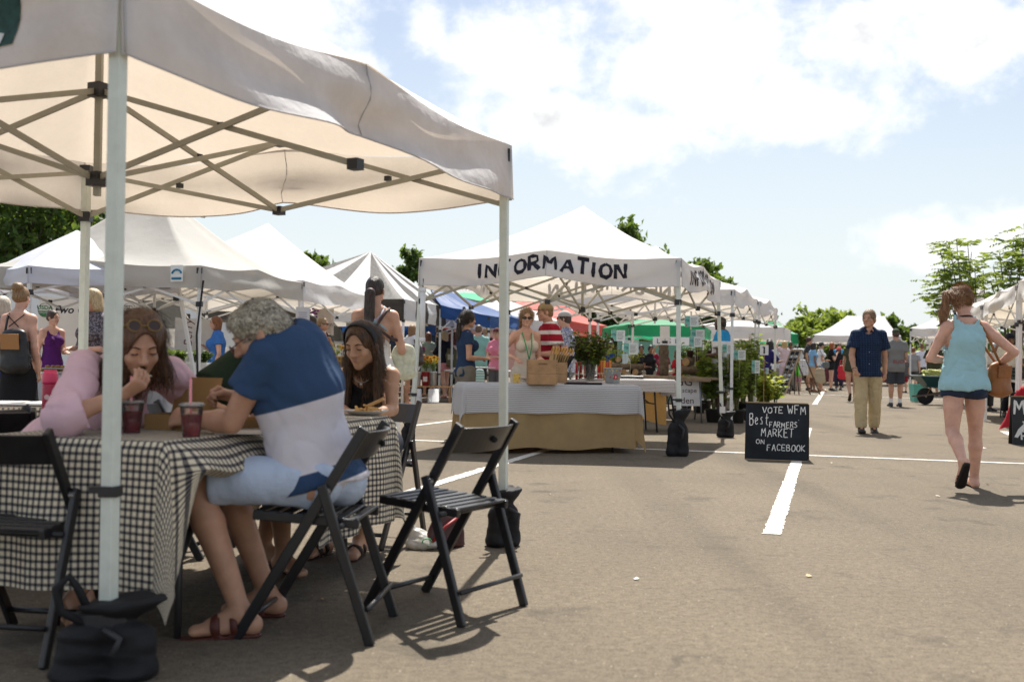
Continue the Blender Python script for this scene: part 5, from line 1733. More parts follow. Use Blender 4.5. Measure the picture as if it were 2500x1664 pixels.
# eating table, near right corner, running away from the camera
tA = G(398,1074,.75); tE = G(952,1011,.75); TAX = nrm((tE - tA)[:2]); TAX = np.array([TAX[0],TAX[1],0]); TAY = np.array([-TAX[1],TAX[0],0])
TL = float(np.linalg.norm((tE - tA)[:2])) - 0.02; TW = 0.74
tc_ = tA + TAX * TL / 2 + TAY * TW / 2; tc_[2] = 0
folding_table('folding table under the checked cloth where the people are eating',tc_,TAX,TL - .06,TW - .06,.735,bent=True)
cloth_over('tablecloth','checked tablecloth on the near eating table, hanging in a pointed fold at its corner',tc_,TAX,TL,TW,.745,(.53,.50,.53,.53),GING,seed=4,fold=0.04,nfold=2.6,step=0.026,cornerk=.38,lap=(-TL / 2 + .02,-TL / 2 + 1.06,.11,.10))
# the white lining showing at the tip of the corner
# second checked table at far left
t2 = XZ(60,5.9,0); t2c = t2 + np.array([-0.72,0.25,0])
folding_table('folding table under the checked cloth at the far left edge',t2c,(1,.12),1.7,.7,.735)
cloth_over('tablecloth','checked tablecloth on the table at the far left edge, behind the eating woman',t2c,(1,.12),1.72,.72,.745,(.3,.3,.3,.3),GING,seed=6,fold=0.03)
cloth_over('paper_runner','white paper runner laid along the far left table',t2c + np.array([.0,.05,0]),(1,.12),1.5,.46,.752,(.0,.0,.0,.0),M((0.72,0.70,0.66),0.8,noise=(3,.05)),cat='table runner',seed=7,fold=0.0)
# information tables
STR = striped(0.020,dark=(.20,.20,.24),duty=.16)
iL,iR = G(1140,937,.745),G(1553,941,.745); iax = nrm((iR - iL)[:2]); iW = .74; iLn = float(np.linalg.norm((iR - iL)[:2]))
ic = (iL + iR) / 2 + np.array([-iax[1],iax[0],0]) * iW / 2; ic[2] = 0
folding_table('long folding table under the burlap in front of the information tent',ic,iax,iLn - .06,iW - .05,.73)
cloth_over('burlap_cover','tan burlap hanging to the ground round the information table',ic,iax,iLn - .01,iW,.742,(.68,.68,.69,.69),BURLAP,seed=11,fold=0.045,nfold=1.3,step=0.035,cornerk=.35,out=0.01)
cloth_over('striped_cloth','pale cloth with fine dark stripes over the burlap on the information table',ic,iax,iLn + .03,iW + .03,.750,(.34,.28,.31,.3),STR,seed=12,fold=0.035,nfold=1.6,step=0.03,out=0.035,cornerk=.3)
jR = G(1642,927,.745); jc = jR - np.array([*iax,0]) * .85 + np.array([-iax[1],iax[0],0]) * .37; jc[2] = 0
folding_table('second folding table with open black legs behind the information table',jc,iax,1.72,.70,.73)
cloth_over('striped_cloth','striped cloth with fringed corner on the second information table',jc,iax,1.76,.74,.745,(.24,.24,.17,.2),STR,seed=13,fold=0.02,nfold=1.6,step=0.03,out=0.02,cornerk=.7)
bb = jc + np.array([-iax[1],iax[0],0]) * .40
mb = MB(); n = 40; V = []
for k in range(n + 1):
 for t in range(9):
  s = k / n
  p = bb + np.array([*iax,0]) * (-.86 + 1.86 * s) + np.array([-iax[1],iax[0],0]) * (.025 * math.sin(s * 24) * (t / 8) + .02 * math.sin(s * 9)); V.append((p[0],p[1],.74 - t / 8 * (.64 + .04 * math.sin(s * 14))))
mb.add(V,[(k * 9 + t,k * 9 + t + 1,(k + 1) * 9 + t + 1,(k + 1) * 9 + t) for k in range(n) for t in range(8)])
tag(mb.build('burlap_curtain',M((0.42,0.27,0.10),0.95,noise=(60,0.35),bump=(160,0.7,0.004),trans=0.6,tcol=(0.72,0.40,0.13)),None,True),'sunlit golden burlap hanging behind the open table legs','burlap')

# ------------------------------------------------------------------ folding chairs
CHB = M((0.014,0.014,0.016),0.34,noise=(12,0.25),bump=(60,0.06,0.003),spec=0.5)


def make_chair(label):
 t = thing('folding_chair',label,'chair',(0,0,0),0,'black folding chairs round the eating tables')
 w = 0.40
 for sx in (-1,1):
  x = sx * w / 2
  mb = MB(); mb.beam((x,.235,0.0),(x,-.235,.785),0.022,0.040,(0,1,0)); mb.build('post',CHB,t,bevel=0.005)
  xi = sx * (w / 2 + .026)
  mb = MB(); mb.beam((xi,-.275,0.0),(xi,-.085,.575),0.022,0.038,(0,1,0)); mb.build('rear_leg',CHB,t,bevel=0.005)
  mb = MB(); mb.lathe((x + sx * .012,-.105,.555),[(.012,0),(.012,.02)],10,np.array([[0,0,sx],[0,1,0],[1,0,0.0]])); mb.build('pivot',M((0.25,0.25,0.25),.4,metal=.8),t)
  xs = sx * (w / 2 - .026)
  mb = MB(); mb.beam((xs,.185,.455),(xs,-.215,.43),0.022,0.034); mb.build('seat_rail',CHB,t,bevel=0.004)
 for k in range(8):
  y = .165 - k * .051
  mb = MB(); mb.box((0,y,.468 - k * .0032),(w - .035,.036,.012)); mb.build('seat_slat',CHB,t,bevel=0.004)
 # curved backrest
 mb = MB(); n = 14; V = []
 for k in range(n + 1):
  u = k / n * 2 - 1
  yb = -.052 * (1 - u * u)
  for (zz,th) in ((.665,0.0),(.665,.018),(.770,.018),(.770,0.0)):
   V.append((u * (w / 2 - .011),-.20 - (zz - .72) * .6 + yb - th + .012,zz))
 mb.add(V,[(k * 4 + j,k * 4 + (j + 1) % 4,(k + 1) * 4 + (j + 1) % 4,(k + 1) * 4 + j) for k in range(n) for j in range(4)])
 b = mb.build('backrest',CHB,t,bevel=0.004)
 mb = MB(); mb.ball((.0,-.262,.715),(.020,.012,.012),10,6); mb.build('grip_hole',M((0.004,0.004,0.004),.9),b,True)
 for (y,z,xx,r) in ((.19,.075,w / 2,.011),(-.262,.13,w / 2 + .02,.010),(-.155,.425,w / 2 + .02,.011)):
  mb = MB(); mb.tube([(-xx,y,z),(xx,y,z)],r,8); mb.build('crossbar',CHB,t,True)
 return t


ch0 = make_chair('black folding chair the grey-haired man sits on, back towards the camera right')


def set_chair(o,label,xy,ang):
 o.location = (xy[0],xy[1],0); o.rotation_euler = (0,0,rad(ang)); o['label'] = label
 return o


rn,rf = G(897,1578),G(987,1507); fn = G(608,1556)
mc = ((rn + rf) / 2 + (G(610,1560) + G(706,1491)) / 2) / 2
set_chair(ch0,'black folding chair under the grey-haired man',mc + np.array([-.06,0,0]),85)
MANCH = mc
en = (G(1146,1528) + G(1273,1475) + G(1056,1438) + G(915,1491)) / 4
c2 = set_chair(copy_tree(ch0),'empty black folding chair with slatted seat beside the near tent leg',en + np.array([-.04,0,0]),57)
c3 = set_chair(copy_tree(ch0),'black folding chair cut off by the left edge, backed towards the camera',XZ(148,3.78,0) + np.array([-.18,.2,0]),-8)
gx = XZ(905,6.25,0)
c4 = set_chair(copy_tree(ch0),'black folding chair under the girl with the headband',gx,160)
c5 = set_chair(copy_tree(ch0),'black folding chair under the woman in pink, mostly hidden by the table',XZ(150,5.0,0) + np.array([-.1,0.1,0]),-98)
c6 = set_chair(copy_tree(ch0),'black folding chair of the person in dark green, hidden behind the table',XZ(590,5.75,0) + np.array([-.35,.1,0]),-100)
c7 = set_chair(copy_tree(ch0),'black folding chair standing at the far left checked table',XZ(92,5.3,0) + np.array([-.15,-.1,0]),15)

# ------------------------------------------------------------------ sandbags on the tent legs
BAGM = M((0.013,0.013,0.015),0.75,noise=(9,0.3),bump=(25,0.35,0.01),spec=0.3)


def bag_mesh():
 S = SDF(1.0)
 for s in (-1,1):
  S.tub((s * .070,0,.05),(s * .064,0,.30),(.080,.080),(.066,.062),(1,0,0),.03,'u',[((0,0,0.0),(0,0,-1.0))])
 S.tub((0,0,.30),(0,0,.38),(.085,.05),(.06,.045),(1,0,0),.05)
 S.tub((.005,0,.38),(.045,0,.53),(.06,.045),(.125,.075),(1,0,.0),.03,'u',[((0.04,0,.52),nrm((-.45,.1,1)))])
 S.ell((.06,0,.53),(.09,.05,.03),None,.03,'s')
 S.cap((0,-.088,.06),(0,-.07,.32),.008,.008,.03,'s')
 v,f = S.mesh(.011,lambda X: .009 * wav(X,20,7))
 return mesh_np(v,f)


bm_ = bag_mesh()


def sandbag(label,xy,ang=0,sc=(1,1,1)):
 t = thing('weight_bag',label,'weight bag',(xy[0],xy[1],0),rad(ang),'black weight bags tied to the tent legs')
 o = put('bag',bm_,None,t); o.scale = sc
 if not bm_.materials: bm_.materials.append(BAGM)
 mb = MB(); mb.lathe((0,0,.345 * sc[2]),[(.082 * sc[0],0),(.085 * sc[0],.045)],14,np.diag([1,.62,1.0])); mb.build('strap',M((0.03,0.03,0.033),.6),t)
 mb = MB(); mb.tube([(.0,-.07,.35 * sc[2]),(.05,-.10,.30 * sc[2]),(.03,-.11,.2 * sc[2])],.011,6); mb.build('strap_end',M((0.03,0.03,0.033),.6),t,True)
 mb = MB(); mb.tube([(-.05 * sc[0],-.03,.37 * sc[2]),(-.12 * sc[0],-.03,.46 * sc[2]),(-.135 * sc[0],-.02,.60 * sc[2]),(-.10 * sc[0],-.01,.67 * sc[2]),(-.075 * sc[0],0,.58 * sc[2]),(-.05 * sc[0],0,.45 * sc[2])],.013 * sc[0],6); mb.build('carry_handle',BAGM,t,True)
 return t


sandbag('big black weight bag round the nearest tent leg, bottom left',F0 + np.array([0.0,-0.02,0]),15,(1.12,1.1,.50))
mb = MB(); 
b2 = sandbag('black weight bag behind the empty folding chair',R0 + np.array([.0,-.02,0]),25,(.66,.9,.62))
sandbag('black weight bag at the left leg of the information tent',IFL + np.array([-.03,-.05,0]),20,(.58,.7,.66))
sandbag('black weight bag at the front right leg of the information tent',IFR + np.array([-.02,-.04,0]),0,(.82,.9,.98))
b5 = sandbag('black weight bag with a white label at the information tent back leg',IBR + np.array([.03,-.05,0]),-10,(.78,.9,.68))
mb = MB(); mb.box((-.045,-.075,.37),(.075,.012,.085),rotz(.1)); mb.build('bag_label',M((0.62,0.62,0.62),.7),b5)

# ------------------------------------------------------------------ things on the eating table
def drink(label,p):
 t = thing('drink_cup',label,'cup',p,0,'cups of red drink with straws')
 mb = MB(); mb.lathe((0,0,0),[(.028,0.004),(.038,.082)],18); mb.build('red_drink',M((0.24,0.006,0.022),.2,spec=.5,noise=(30,.4)),t,True)
 mb = MB(); mb.lathe((0,0,0),[(.030,0),(.0305,.001),(.042,.112),(.045,.113),(.045,.118),(.040,.118),(.0385,.106)],22); mb.build('plastic_cup',glassy((.85,.8,.8),.08,.06),t,True)
 mb = MB(); mb.lathe((0,0,.113),[(.047,0),(.047,.006),(.041,.011),(.010,.012)],22); mb.build('lid',glassy((.9,.88,.86),.5,.2),t,True)
 mb = MB(); mb.tube([(0.0,0,.01),(-.004,0,.12),(-.006,0.0,.215)],.0042,8); s = mb.build('straw',M((0.85,0.28,0.33),.4),t,True)
 for k in range(9):
  z = .125 + k * .0095
  mb = MB(); mb.tube([(-.0055 - .0045,0,z),(-.0055 + .0045,0,z + .005)],.0028,5); mb.build('stripe',M((0.8,0.75,0.75),.5),s)
 return t


drink('cup of dark red drink with a straw held by the grey-haired man',G(467,1066,.746))
drink('cup of dark red drink before the woman in pink, right of the tent leg',G(322,1056,.746))
KRAFT = M((0.35,0.20,0.075),.85,noise=(9,.1))


def box_open(name,label,cat,c,size,ang,mat,tilt=0.5,flaps=True):
 t = thing(name,label,cat,c,rad(ang))
 x,y,z = size; th = .004
 for (nm,cc,ss) in (('base',(0,0,th / 2 + .001),(x,y,th)),('side',(-x / 2,0,z / 2),(th,y,z)),('side',(x / 2,0,z / 2),(th,y,z)),('side',(0,-y / 2,z / 2),(x - th,th,z)),('side',(0,y / 2,z / 2),(x - th,th,z))):
  mb = MB(); mb.box(cc,ss); mb.build(nm,mat,t)
 if flaps:
  mb = MB(); R_ = rotx(-tilt); mb.box((0,y / 2 + math.sin(tilt) * y * .45,z + math.cos(tilt) * y * .45),(x,th,y * .9),R_.T if False else rotx(-tilt)); mb.build('lid',mat,t)
 return t


box_open('takeaway_box','brown cardboard takeaway box between the man and the woman in pink','food box',G(420,1050,.746) + np.array([0,.10,0]),(.21,.17,.06),-20,KRAFT,.35)
box_open('takeaway_box','flat brown cardboard tray on the table beyond the man\'s arm','food box',G(640,1040,.746),(.22,.17,.035),10,KRAFT,flaps=False)
mb = MB(); mb.box((0,0,.004),(.07,.14,.008)); o = mb.build('phone',M((0.02,0.02,0.022),.15,spec=.6),None,bevel=.003); o.location = tuple(G(676,1012,.79)); o.rotation_euler = (.12,0,-.6); tag(o,'dark phone lying beside the cardboard tray','phone')
mb = MB(); mb.box((0,0,.0015),(.3,.2,.002)); o = mb.build('paper_sheet',M((0.75,0.73,0.7),.8),None); o.location = tuple(G(625,1055,.747)); o.rotation_euler = (0,0,.2); tag(o,'sheet of white paper under the cardboard tray','paper')
# plate of fries in front of the girl
pl_ = thing('food_plate','white paper plate with fries and bread in front of the girl','plate',G(893,1012,.746))
mb = MB(); mb.lathe((0,0,0),[(.07,.002),(.085,.008),(.115,.022),(.118,.024),(.10,.018),(.07,.006)],24); mb.build('plate',M((0.75,0.73,0.70),.6),pl_,True)
rr = random.Random(3)
for k in range(9):
 a = rr.uniform(0,6.28); c = np.array([rr.uniform(-.05,.04),rr.uniform(-.04,.04),.018 + rr.uniform(0,.02)]); d = np.array([math.cos(a),math.sin(a),rr.uniform(-.1,.35)]) * rr.uniform(.025,.05)
 mb = MB(); mb.beam(c - d,c + d,.012,.011); mb.build('french_fry',M((0.62,0.36,0.12),.6,noise=(40,.15)),pl_,bevel=.002)
mb = MB(); mb.beam((.01,-.02,.045),(.095,-.03,.085),.022,.016); mb.build('bread_stick',M((0.55,0.32,0.13),.7,noise=(40,.2)),pl_,bevel=.005)
# red bottle on the far left table
bt = thing('drink_bottle','dark pink bottle with a bright pink lid on the far left table','bottle',G(121,1006,.752))
PK = M((0.40,0.012,0.06),.4,spec=.5)
mb = MB(); mb.lathe((0,0,0),[(.034,0),(.036,.006),(.0365,.13),(.034,.14)],20); mb.build('bottle_body',PK,bt,True)
mb = MB(); mb.lathe((0,0,.14),[(.036,0),(.037,.01),(.036,.045),(.030,.058)],20); mb.build('lid',M((0.72,0.06,0.16),.4),bt,True)
mb = MB(); mb.box((.0,0,.20),(.06,.02,.012)); mb.build('carry_loop',M((0.72,0.06,0.16),.4),bt,bevel=.004)
mb = MB(); mb.lathe((0,-.0375,.075),[(.0,0),(.013,.001),(.012,.003)],14,np.array([[1,0,0],[0,0,-1],[0,1,0.0]]).T); mb.build('round_logo',M((0.7,0.5,0.52),.6),bt)

# ------------------------------------------------------------------ bags on the ground by the table
S = SDF(); b_ = G(1035,1338)
S.ell((0,0,.05),(.14,.10,.075),None,.03,'u',[((0,0,0.002),(0,0,-1.0))]); S.ell((-.06,.02,.11),(.07,.05,.06),None,.03); S.cap((-.08,.0,.14),(-.11,.02,.23),.03,.012,.02)
v,f = S.mesh(.008,lambda X: .012 * wav(X,30,7))
o = put('plastic_bag',mesh_np(v,f),M((0.60,0.575,0.53),.35,noise=(16,.2),trans=.35),None,tuple(b_)); o.scale = (.72,.72,.66); tag(o,'crumpled white plastic bag with a green mark lying behind the empty chair','bag')
mb = MB(); mb.tube([(.035 * math.cos(t) + .03,-.098 + .01 * math.sin(t * 2),.07 + .03 * math.sin(t)) for t in np.linspace(0,5.2,12)],.005,5); mb.build('green_mark',M((0.05,0.30,0.10),.6),o,True)
S = SDF(); b_ = G(1085,1335)
S.tub((0,0,.03),(.02,0,.15),(.13,.06),(.10,.03),(1,0,0),.02,'u',[((0,0,0.002),(0,0,-1.0))])
v,f = S.mesh(.01,lambda X: .006 * wav(X,22,6)); o = put('purse',mesh_np(v,f),M((0.06,0.02,0.018),.5),None,tuple(b_)); o.rotation_euler = (0,0,.6); tag(o,'dark brown purse with a red edge slumped behind the empty chair','purse')
mb = MB(); mb.tube([(-.11,-.05,.04),(-.03,-.055,.12),(.07,-.04,.17)],.010,6); mb.build('red_trim',M((0.25,0.015,0.02),.5),o,True)

# ------------------------------------------------------------------ things on the information table
WOOD = M((0.40,0.235,0.115),.75,noise=(7,.22),bump=(40,.3,.006))
WOODD = M((0.30,0.17,0.08),.75,noise=(7,.25),bump=(40,.3,.006))


def crate(label,px,py,w,d,h,ang,hole=True):
 t = thing('wooden_crate',label,'crate',G(px,py,.752) + np.array([0,d / 2,0]),rad(ang),'wooden crates on the information table')
 th = .012
 for k,(z0,z1) in enumerate(((.0,.43),(.44,1.0))):
  zc,zh = (z0 + z1) / 2 * h,(z1 - z0) * h
  for s in (-1,1):
   if k == 1 and hole and s == -1:
    hw,hh = w * .30,h * .075; zz = z1 * h - h * .17
    mb = MB(); mb.box((-(w + hw) / 4 - 0,s * d / 2,zc),((w - hw) / 2,th,zh)); mb.box(((w + hw) / 4,s * d / 2,zc),((w - hw) / 2,th,zh)); mb.box((0,s * d / 2,(z0 * h + zz - hh / 2) / 2),(hw,th,zz - hh / 2 - z0 * h)); mb.box((0,s * d / 2,(z1 * h + zz + hh / 2) / 2),(hw,th,z1 * h - zz - hh / 2)); mb.build('board',WOOD,t)
   else:
    mb = MB(); mb.box((0,s * d / 2,zc),(w,th,zh)); mb.build('board',WOOD,t,bevel=.002)
   mb = MB(); mb.box((s * (w / 2 - th / 2),0,zc),(th,d - th - .002,zh)); mb.build('board',WOODD,t,bevel=.002)
 mb = MB(); mb.box((0,0,.006),(w - th * 2,d - th,.01)); mb.build('base',WOODD,t)
 mb = MB()
 for sx in (-1,1):
  for z in (.06,.12,.22,.34,.46,.56,.68,.80,.92):
   mb.lathe((sx * (w / 2 - .008),-d / 2 - th / 2 - .001,z * h),[(.0035,0),(.003,.002)],6,np.array([[1,0,0],[0,0,-1],[0,1,0.0]]).T)
 mb.build('nails',M((0.03,0.022,0.018),.6),t)
 return t


crate('weathered wooden crate with a hand hole, left one on the information table',1323,938,.315,.26,.265,3)
cr2 = crate('smaller wooden crate filled with paper carrier bags, right of the hand-holed crate',1371,934,.13,.33,.235,0,False)
gb = cr2.location
for k in range(9):
 x = -.11 + k * .022; tl_ = -.12 + k * .05
 t = thing('paper_bag',('flat brown paper carrier bag with golden handles, standing in the crate' if k < 7 else 'black paper carrier bag with golden handles at the right of the crate' if k == 7 else 'black paper carrier bag without visible handles, last in the crate'),'paper bag',(gb[0] - .10 + x + .085,gb[1] + rr.uniform(-.05,.05),gb[2] + .17),rad(12),'paper carrier bags in the crate')
 R_ = rotz(1.25) @ rotx(0.0)
 lean_ = tl_ + .25
 ex = np.array([math.sin(lean_),0,math.cos(lean_)])
 mb = MB(); mb.box(ex * .08,(.010,.19,.16),np.stack([np.array([math.cos(lean_),0,-math.sin(lean_)]),(0,1,0),ex],1)); mb.build('bag_sheet',M((0.42,0.28,0.13),.85) if k < 7 else M((0.02,0.02,0.02),.8),t)
 if k < 8:
  mb = MB(); mb.tube([ex * .15 + np.array([0,.055 * math.cos(a),0]) + ex * (.095 * math.sin(a)) for a in np.linspace(0,math.pi,11)],.0075,6); mb.build('handle',M((0.55,0.30,0.06),.6),t,True)
tg_ = thing('gift_bag','small shiny gold gift bag on the information table','gift bag',G(1261,934,.752))
mb = MB(); mb.box((0,.03,.05),(.085,.05,.10)); mb.build('bag_body',M((0.62,0.42,0.12),.22,metal=.85,bump=(40,.6,.01)),tg_,bevel=.003)
for y in (.01,.05):
 mb = MB(); mb.tube([(.022 * math.cos(a),y,.10 + .035 * math.sin(a)) for a in np.linspace(0,math.pi,9)],.003,5); mb.build('handle',M((0.6,.5,.3),.5),tg_,True)
tg_ = thing('pouch','small black pouch peeping over the gold gift bag','pouch',G(1269,925,.752) + np.array([0,.2,0]))
S = SDF(); S.tub((0,0,.0),(0,0,.12),(.05,.03),(.035,.02),(1,0,0),.02); S.ell((0,0,.13),(.045,.03,.035),None,.02); v,f = S.mesh(.008); put('pouch_body',mesh_np(v,f),BAGM,tg_)
# leaflets and folded shirts
for (px,py,w,d,h,a,c,lab) in ((1405,933,.30,.20,.02,8,(0.62,0.58,0.52),'stack of pale leaflets beside the vase'),(1428,938,.42,.22,.018,-4,(0.02,0.02,0.024),'folded black shirt with printed lettering on the information table'),(1445,930,.30,.26,.03,0,(0.6,0.55,0.48),'pile of cream papers beneath the bouquet vase')):
 t = thing('paper_stack' if c[0] > .1 else 'folded_shirt',lab,'leaflets' if c[0] > .1 else 'shirt',G(px,py,.752) + np.array([0,d / 2,0]),rad(a))
 nn = 4
 for k in range(nn):
  mb = MB(); mb.box((rr.uniform(-.02,.02),rr.uniform(-.015,.015),(k + .5) * h / nn),(w * rr.uniform(.86,1),d,h / nn * .9),rotz(rr.uniform(-.06,.06))); mb.build('sheet' if c[0] > .1 else 'fold',M(tuple(x * rr.uniform(.85,1.1) for x in c),.85),t)
for (dx,lab,a) in ((-.2,'black folded shirts laid out on the second information table',3),(.25,'second pile of folded black and white shirts on that table',-6)):
 t = thing('folded_shirt',lab,'shirt',(jc[0] + .1 + dx,jc[1] - .05,.752),rad(a))
 for k in range(3):
  mb = MB(); mb.box((rr.uniform(-.03,.03),0,.008 + k * .013),(.34,.3,.011),rotz(rr.uniform(-.1,.1))); mb.build('fold',M((0.02,.02,.024) if k < 2 else (.5,.5,.5),.85,noise=(14,.5)),t,bevel=.004)
# galvanised bucket with stickers
bk = thing('metal_bucket','galvanised metal bucket covered with small stickers','bucket',G(1497,936,.752) + np.array([0,.09,0]))
mb = MB(); mb.lathe((0,0,0),[(.077,0),(.080,.004),(.108,.17),(.112,.172),(.112,.180),(.104,.180),(.100,.165),(.074,.01)],28); mb.build('pail',M((0.42,0.45,0.45),.45,noise=(16,.2),metal=.55),bk,True)
for k in range(26):
 a = -math.pi / 2 + rr.uniform(-1.2,1.2); z = rr.uniform(.05,.165); r = .080 + (z - .004) / .166 * .028 + .0015; s = rr.uniform(.006,.011)
 n_ = np.array([math.cos(a),math.sin(a),0]); tx = np.array([-math.sin(a),math.cos(a),0]); c = n_ * r + np.array([0,0,z])
 mb = MB(); mb.add([c + tx * s * math.cos(q) * (1 if k % 2 else 1.2) + np.array([0,0,s * math.sin(q)]) for q in np.linspace(0,6.28,7)[:-1]],[(0,1,2,3,4,5)]); mb.build('sticker',M(rr.choice([(0.55,.06,.1),(.7,.5,.05),(.12,.3,.08),(.3,.12,.35),(.6,.6,.6),(.5,.2,.08)]),.6),bk)
a = -math.pi / 2 + .30; n_ = np.array([math.cos(a),math.sin(a),0]); tx = np.array([-math.sin(a),math.cos(a),0]); c = n_ * .0955 + np.array([0,0,.075])
mb = MB(); mb.add([c + tx * x + np.array([0,0,z]) + n_ * z * .17 for x,z in ((-.022,-.025),(.022,-.025),(.024,.018),(0,.032),(-.024,.018))],[(0,1,2,3,4)]); s = mb.build('sticker',M((0.5,.03,.06),.6),bk)
mb = MB(); mb.add([c + n_ * .002 + tx * x + np.array([0,0,z]) + n_ * z * .17 for x,z in ((-.008,-.014),(.008,-.014),(.010,.0),(.004,.016),(-.004,.016),(-.010,.0))],[(0,1,2,3,4,5)]); mb.build('sticker_print',M((0.6,.55,.5),.6),s)


# ------------------------------------------------------------------ plants
def stems_leaves(rnd,n_st,h,spread,leaf,per,asp=0.45,droop=0.25,start=0.25,curve=0.25):
 """leafy shoots: list of stem paths and leaf quads (two faces folded on the midrib)"""
 st = []; V = []; F = []
 for _ in range(n_st):
  a = rnd.uniform(0,6.28); ln = h * rnd.uniform(.7,1.05)
  top = np.array([math.cos(a) * spread * rnd.uniform(.2,1),math.sin(a) * spread * rnd.uniform(.2,1),ln])
  p = [np.array([math.cos(a) * .02,math.sin(a) * .02,0]),np.array([top[0] * .35,top[1] * .35,ln * .5]),top]
  st.append(p)
  for k in range(per):
   u = start + (1 - start) * (k + rnd.uniform(0,.8)) / per
   c = (1 - u) ** 2 * p[0] + 2 * u * (1 - u) * p[1] + u * u * p[2]
   b = rnd.uniform(0,6.28); d = nrm(np.array([math.cos(b),math.sin(b),rnd.uniform(-droop,.65)])); w = nrm(np.cross(d,rnd.normal(size=3) * .5 + np.array([0,0,1]))); up = np.cross(w,d)
   l = leaf * rnd.uniform(.6,1.25); o = len(V)
   V += [c,c + d * l * .5 + w * l * asp * .5 + up * l * .10,c + d * l - up * l * .12,c + d * l * .5 - w * l * asp * .5 + up * l * .10,c + d * l * .5]
   F += [(o,o + 4,o + 1),(o + 4,o + 2,o + 1),(o,o + 3,o + 4),(o + 4,o + 3,o + 2)]
 return st,V,F


POTM = M((0.03,0.03,0.028),.6,noise=(6,.3))


def potted(label,base,pr_,ph_,n_st,h,spread,leaf,per,kind,seed,group='potted plants along the plant stall',pot=True,asp=.45,cane=0):
 rnd = np.random.default_rng(seed)
 t = thing('potted_plant',label,'plant',base,0,group)
 z0 = 0.0
 if pot:
  mb = MB(); mb.lathe((0,0,0),[(pr_ * .8,0),(pr_ * .97,ph_ * .92),(pr_ * 1.03,ph_ * .93),(pr_ * 1.03,ph_),(pr_ * .92,ph_),(pr_ * .9,ph_ * .9)],18); mb.build('pot',POTM,t,True)
  z0 = ph_ * .9
 st,V,F = stems_leaves(rnd,n_st,h,spread,leaf,per,asp)
 mb = MB()
 for p in st: mb.tube([q + np.array([0,0,z0]) for q in p],[.007,.005,.002],5,False)
 mb.build('stems',M((0.10,0.11,0.04),.7),t,True)
 put('leaves',mesh_np(np.array(V) + np.array([0,0,z0]),F,False),LEAF[kind],t)
 for k in range(cane):
  mb = MB(); mb.tube([(.03 * k - .03,.02,z0),(.06 * k - .05 + rnd.normal() * .03,.03,z0 + h * 1.02)],.006,6); mb.build('cane',M((0.48,0.36,0.2),.7),t,True)
 return t


# bouquet in a glass vase
bq = thing('bouquet','big loose bouquet of green and purple foliage in a clear glass vase','bouquet',G(1444,931,.752) + np.array([0,.25,0]))
mb = MB(); mb.lathe((0,0,0),[(.052,0),(.055,.01),(.070,.27),(.072,.272),(.068,.272),(.052,.02)],24); mb.build('vase',glassy((.8,.84,.8),.20,.03),bq,True)
rnd = np.random.default_rng(5)
st,V,F = stems_leaves(rnd,46,.60,.30,.072,14,.62,.5,.48)
mb = MB()
for p in st: mb.tube([np.array([p[0][0] * 1.8,p[0][1] * 1.8,.02]),p[1] * np.array([.35,.35,1]),p[2]],[.0045,.004,.002],5,False)
mb.build('stems',M((0.11,0.055,0.04),.7),bq,True)
put('leaves',mesh_np(np.array(V),F,False),LEAF['mid'],bq)
st,V,F = stems_leaves(rnd,30,.58,.27,.062,13,.62,.5,.48)
put('purple_leaves',mesh_np(np.array(V),F,False),LEAF['purple'],bq)
st,V,F = stems_leaves(rnd,12,.58,.38,.06,8,.5,.5,.6)
put('pale_leaves',mesh_np(np.array(V),F,False),LEAF['yellow'],bq)

# log and seedling table under the second tent
LT = G(1520,916,.745); lt2 = G(1760,922,.745)
lax = nrm((lt2 - LT)[:2]); lc = (LT + lt2) / 2 + np.array([0,.42,0]); lc[2] = 0
folding_table('grey-topped folding table carrying the logs and seedling pots',lc,lax,2.0,.75,.74,M((0.2,0.22,0.24),.4,metal=.6),M((0.24,0.18,0.12),.8,noise=(4,.2)))
cloth_over('burlap_runner','strip of brown burlap under the logs',lc,lax,1.95,.78,.748,(.03,.03,.07,.07),M((0.22,0.165,0.11),.95,noise=(20,.2),bump=(150,.5,.004)),cat='burlap',seed=15,fold=.01)
LOGB = M((0.13,0.095,0.065),.95,noise=(13,.45),bump=(26,1.0,.02)); LOGE = M((0.50,0.33,0.17),.8,noise=(18,.2))


def log(label,a,b,r,grp='logs on the seedling table',name='log'):
 a = np.array(a,float); b = np.array(b,float)
 t = thing(name,label,'log',a,0,grp); d = b - a
 mb = MB(); n = 9; pts = [d * i / n for i in range(n + 1)]; ln = np.linalg.norm(d)
 mb.tube(pts,[r * (1 + .06 * math.sin(i * 2.3 + a[0] * 9)) for i in range(n + 1)],16)
 for k in range(len(mb.v)):
  v = np.array(mb.v[k]); mb.v[k] = tuple(v + nrm(v - d * np.clip((v @ d) / (d @ d),0,1)) * float(wav(v + a,30,6)) * r * .07 if np.linalg.norm(v - d * np.clip((v @ d) / (d @ d),0,1)) > r * .3 else v)
 mb.build('bark',LOGB,t,True)
 dd = nrm(d); x = nrm(np.cross(dd,(0.1,0.2,1))); y = np.cross(dd,x)
 for e,s in ((-dd * .003,-1),(d + dd * .003,1)):
  mb = MB(); o = [e + (x * math.cos(q) + y * math.sin(q)) * r * .93 for q in np.linspace(0,6.283,17)[:-1]]; mb.add(o,[tuple(range(16)) if s > 0 else tuple(range(15,-1,-1))]); c = mb.build('cut_end',LOGE,t)
  mb = MB()
  for q in (.3,.55,.78):
   mb.tube([e + s * dd * .002 + (x * math.cos(w) + y * math.sin(w)) * r * q for w in np.linspace(0,6.283,15)],.0025,4,False)
  mb.build('growth_rings',M((0.28,0.16,0.07),.8),c)
 return t


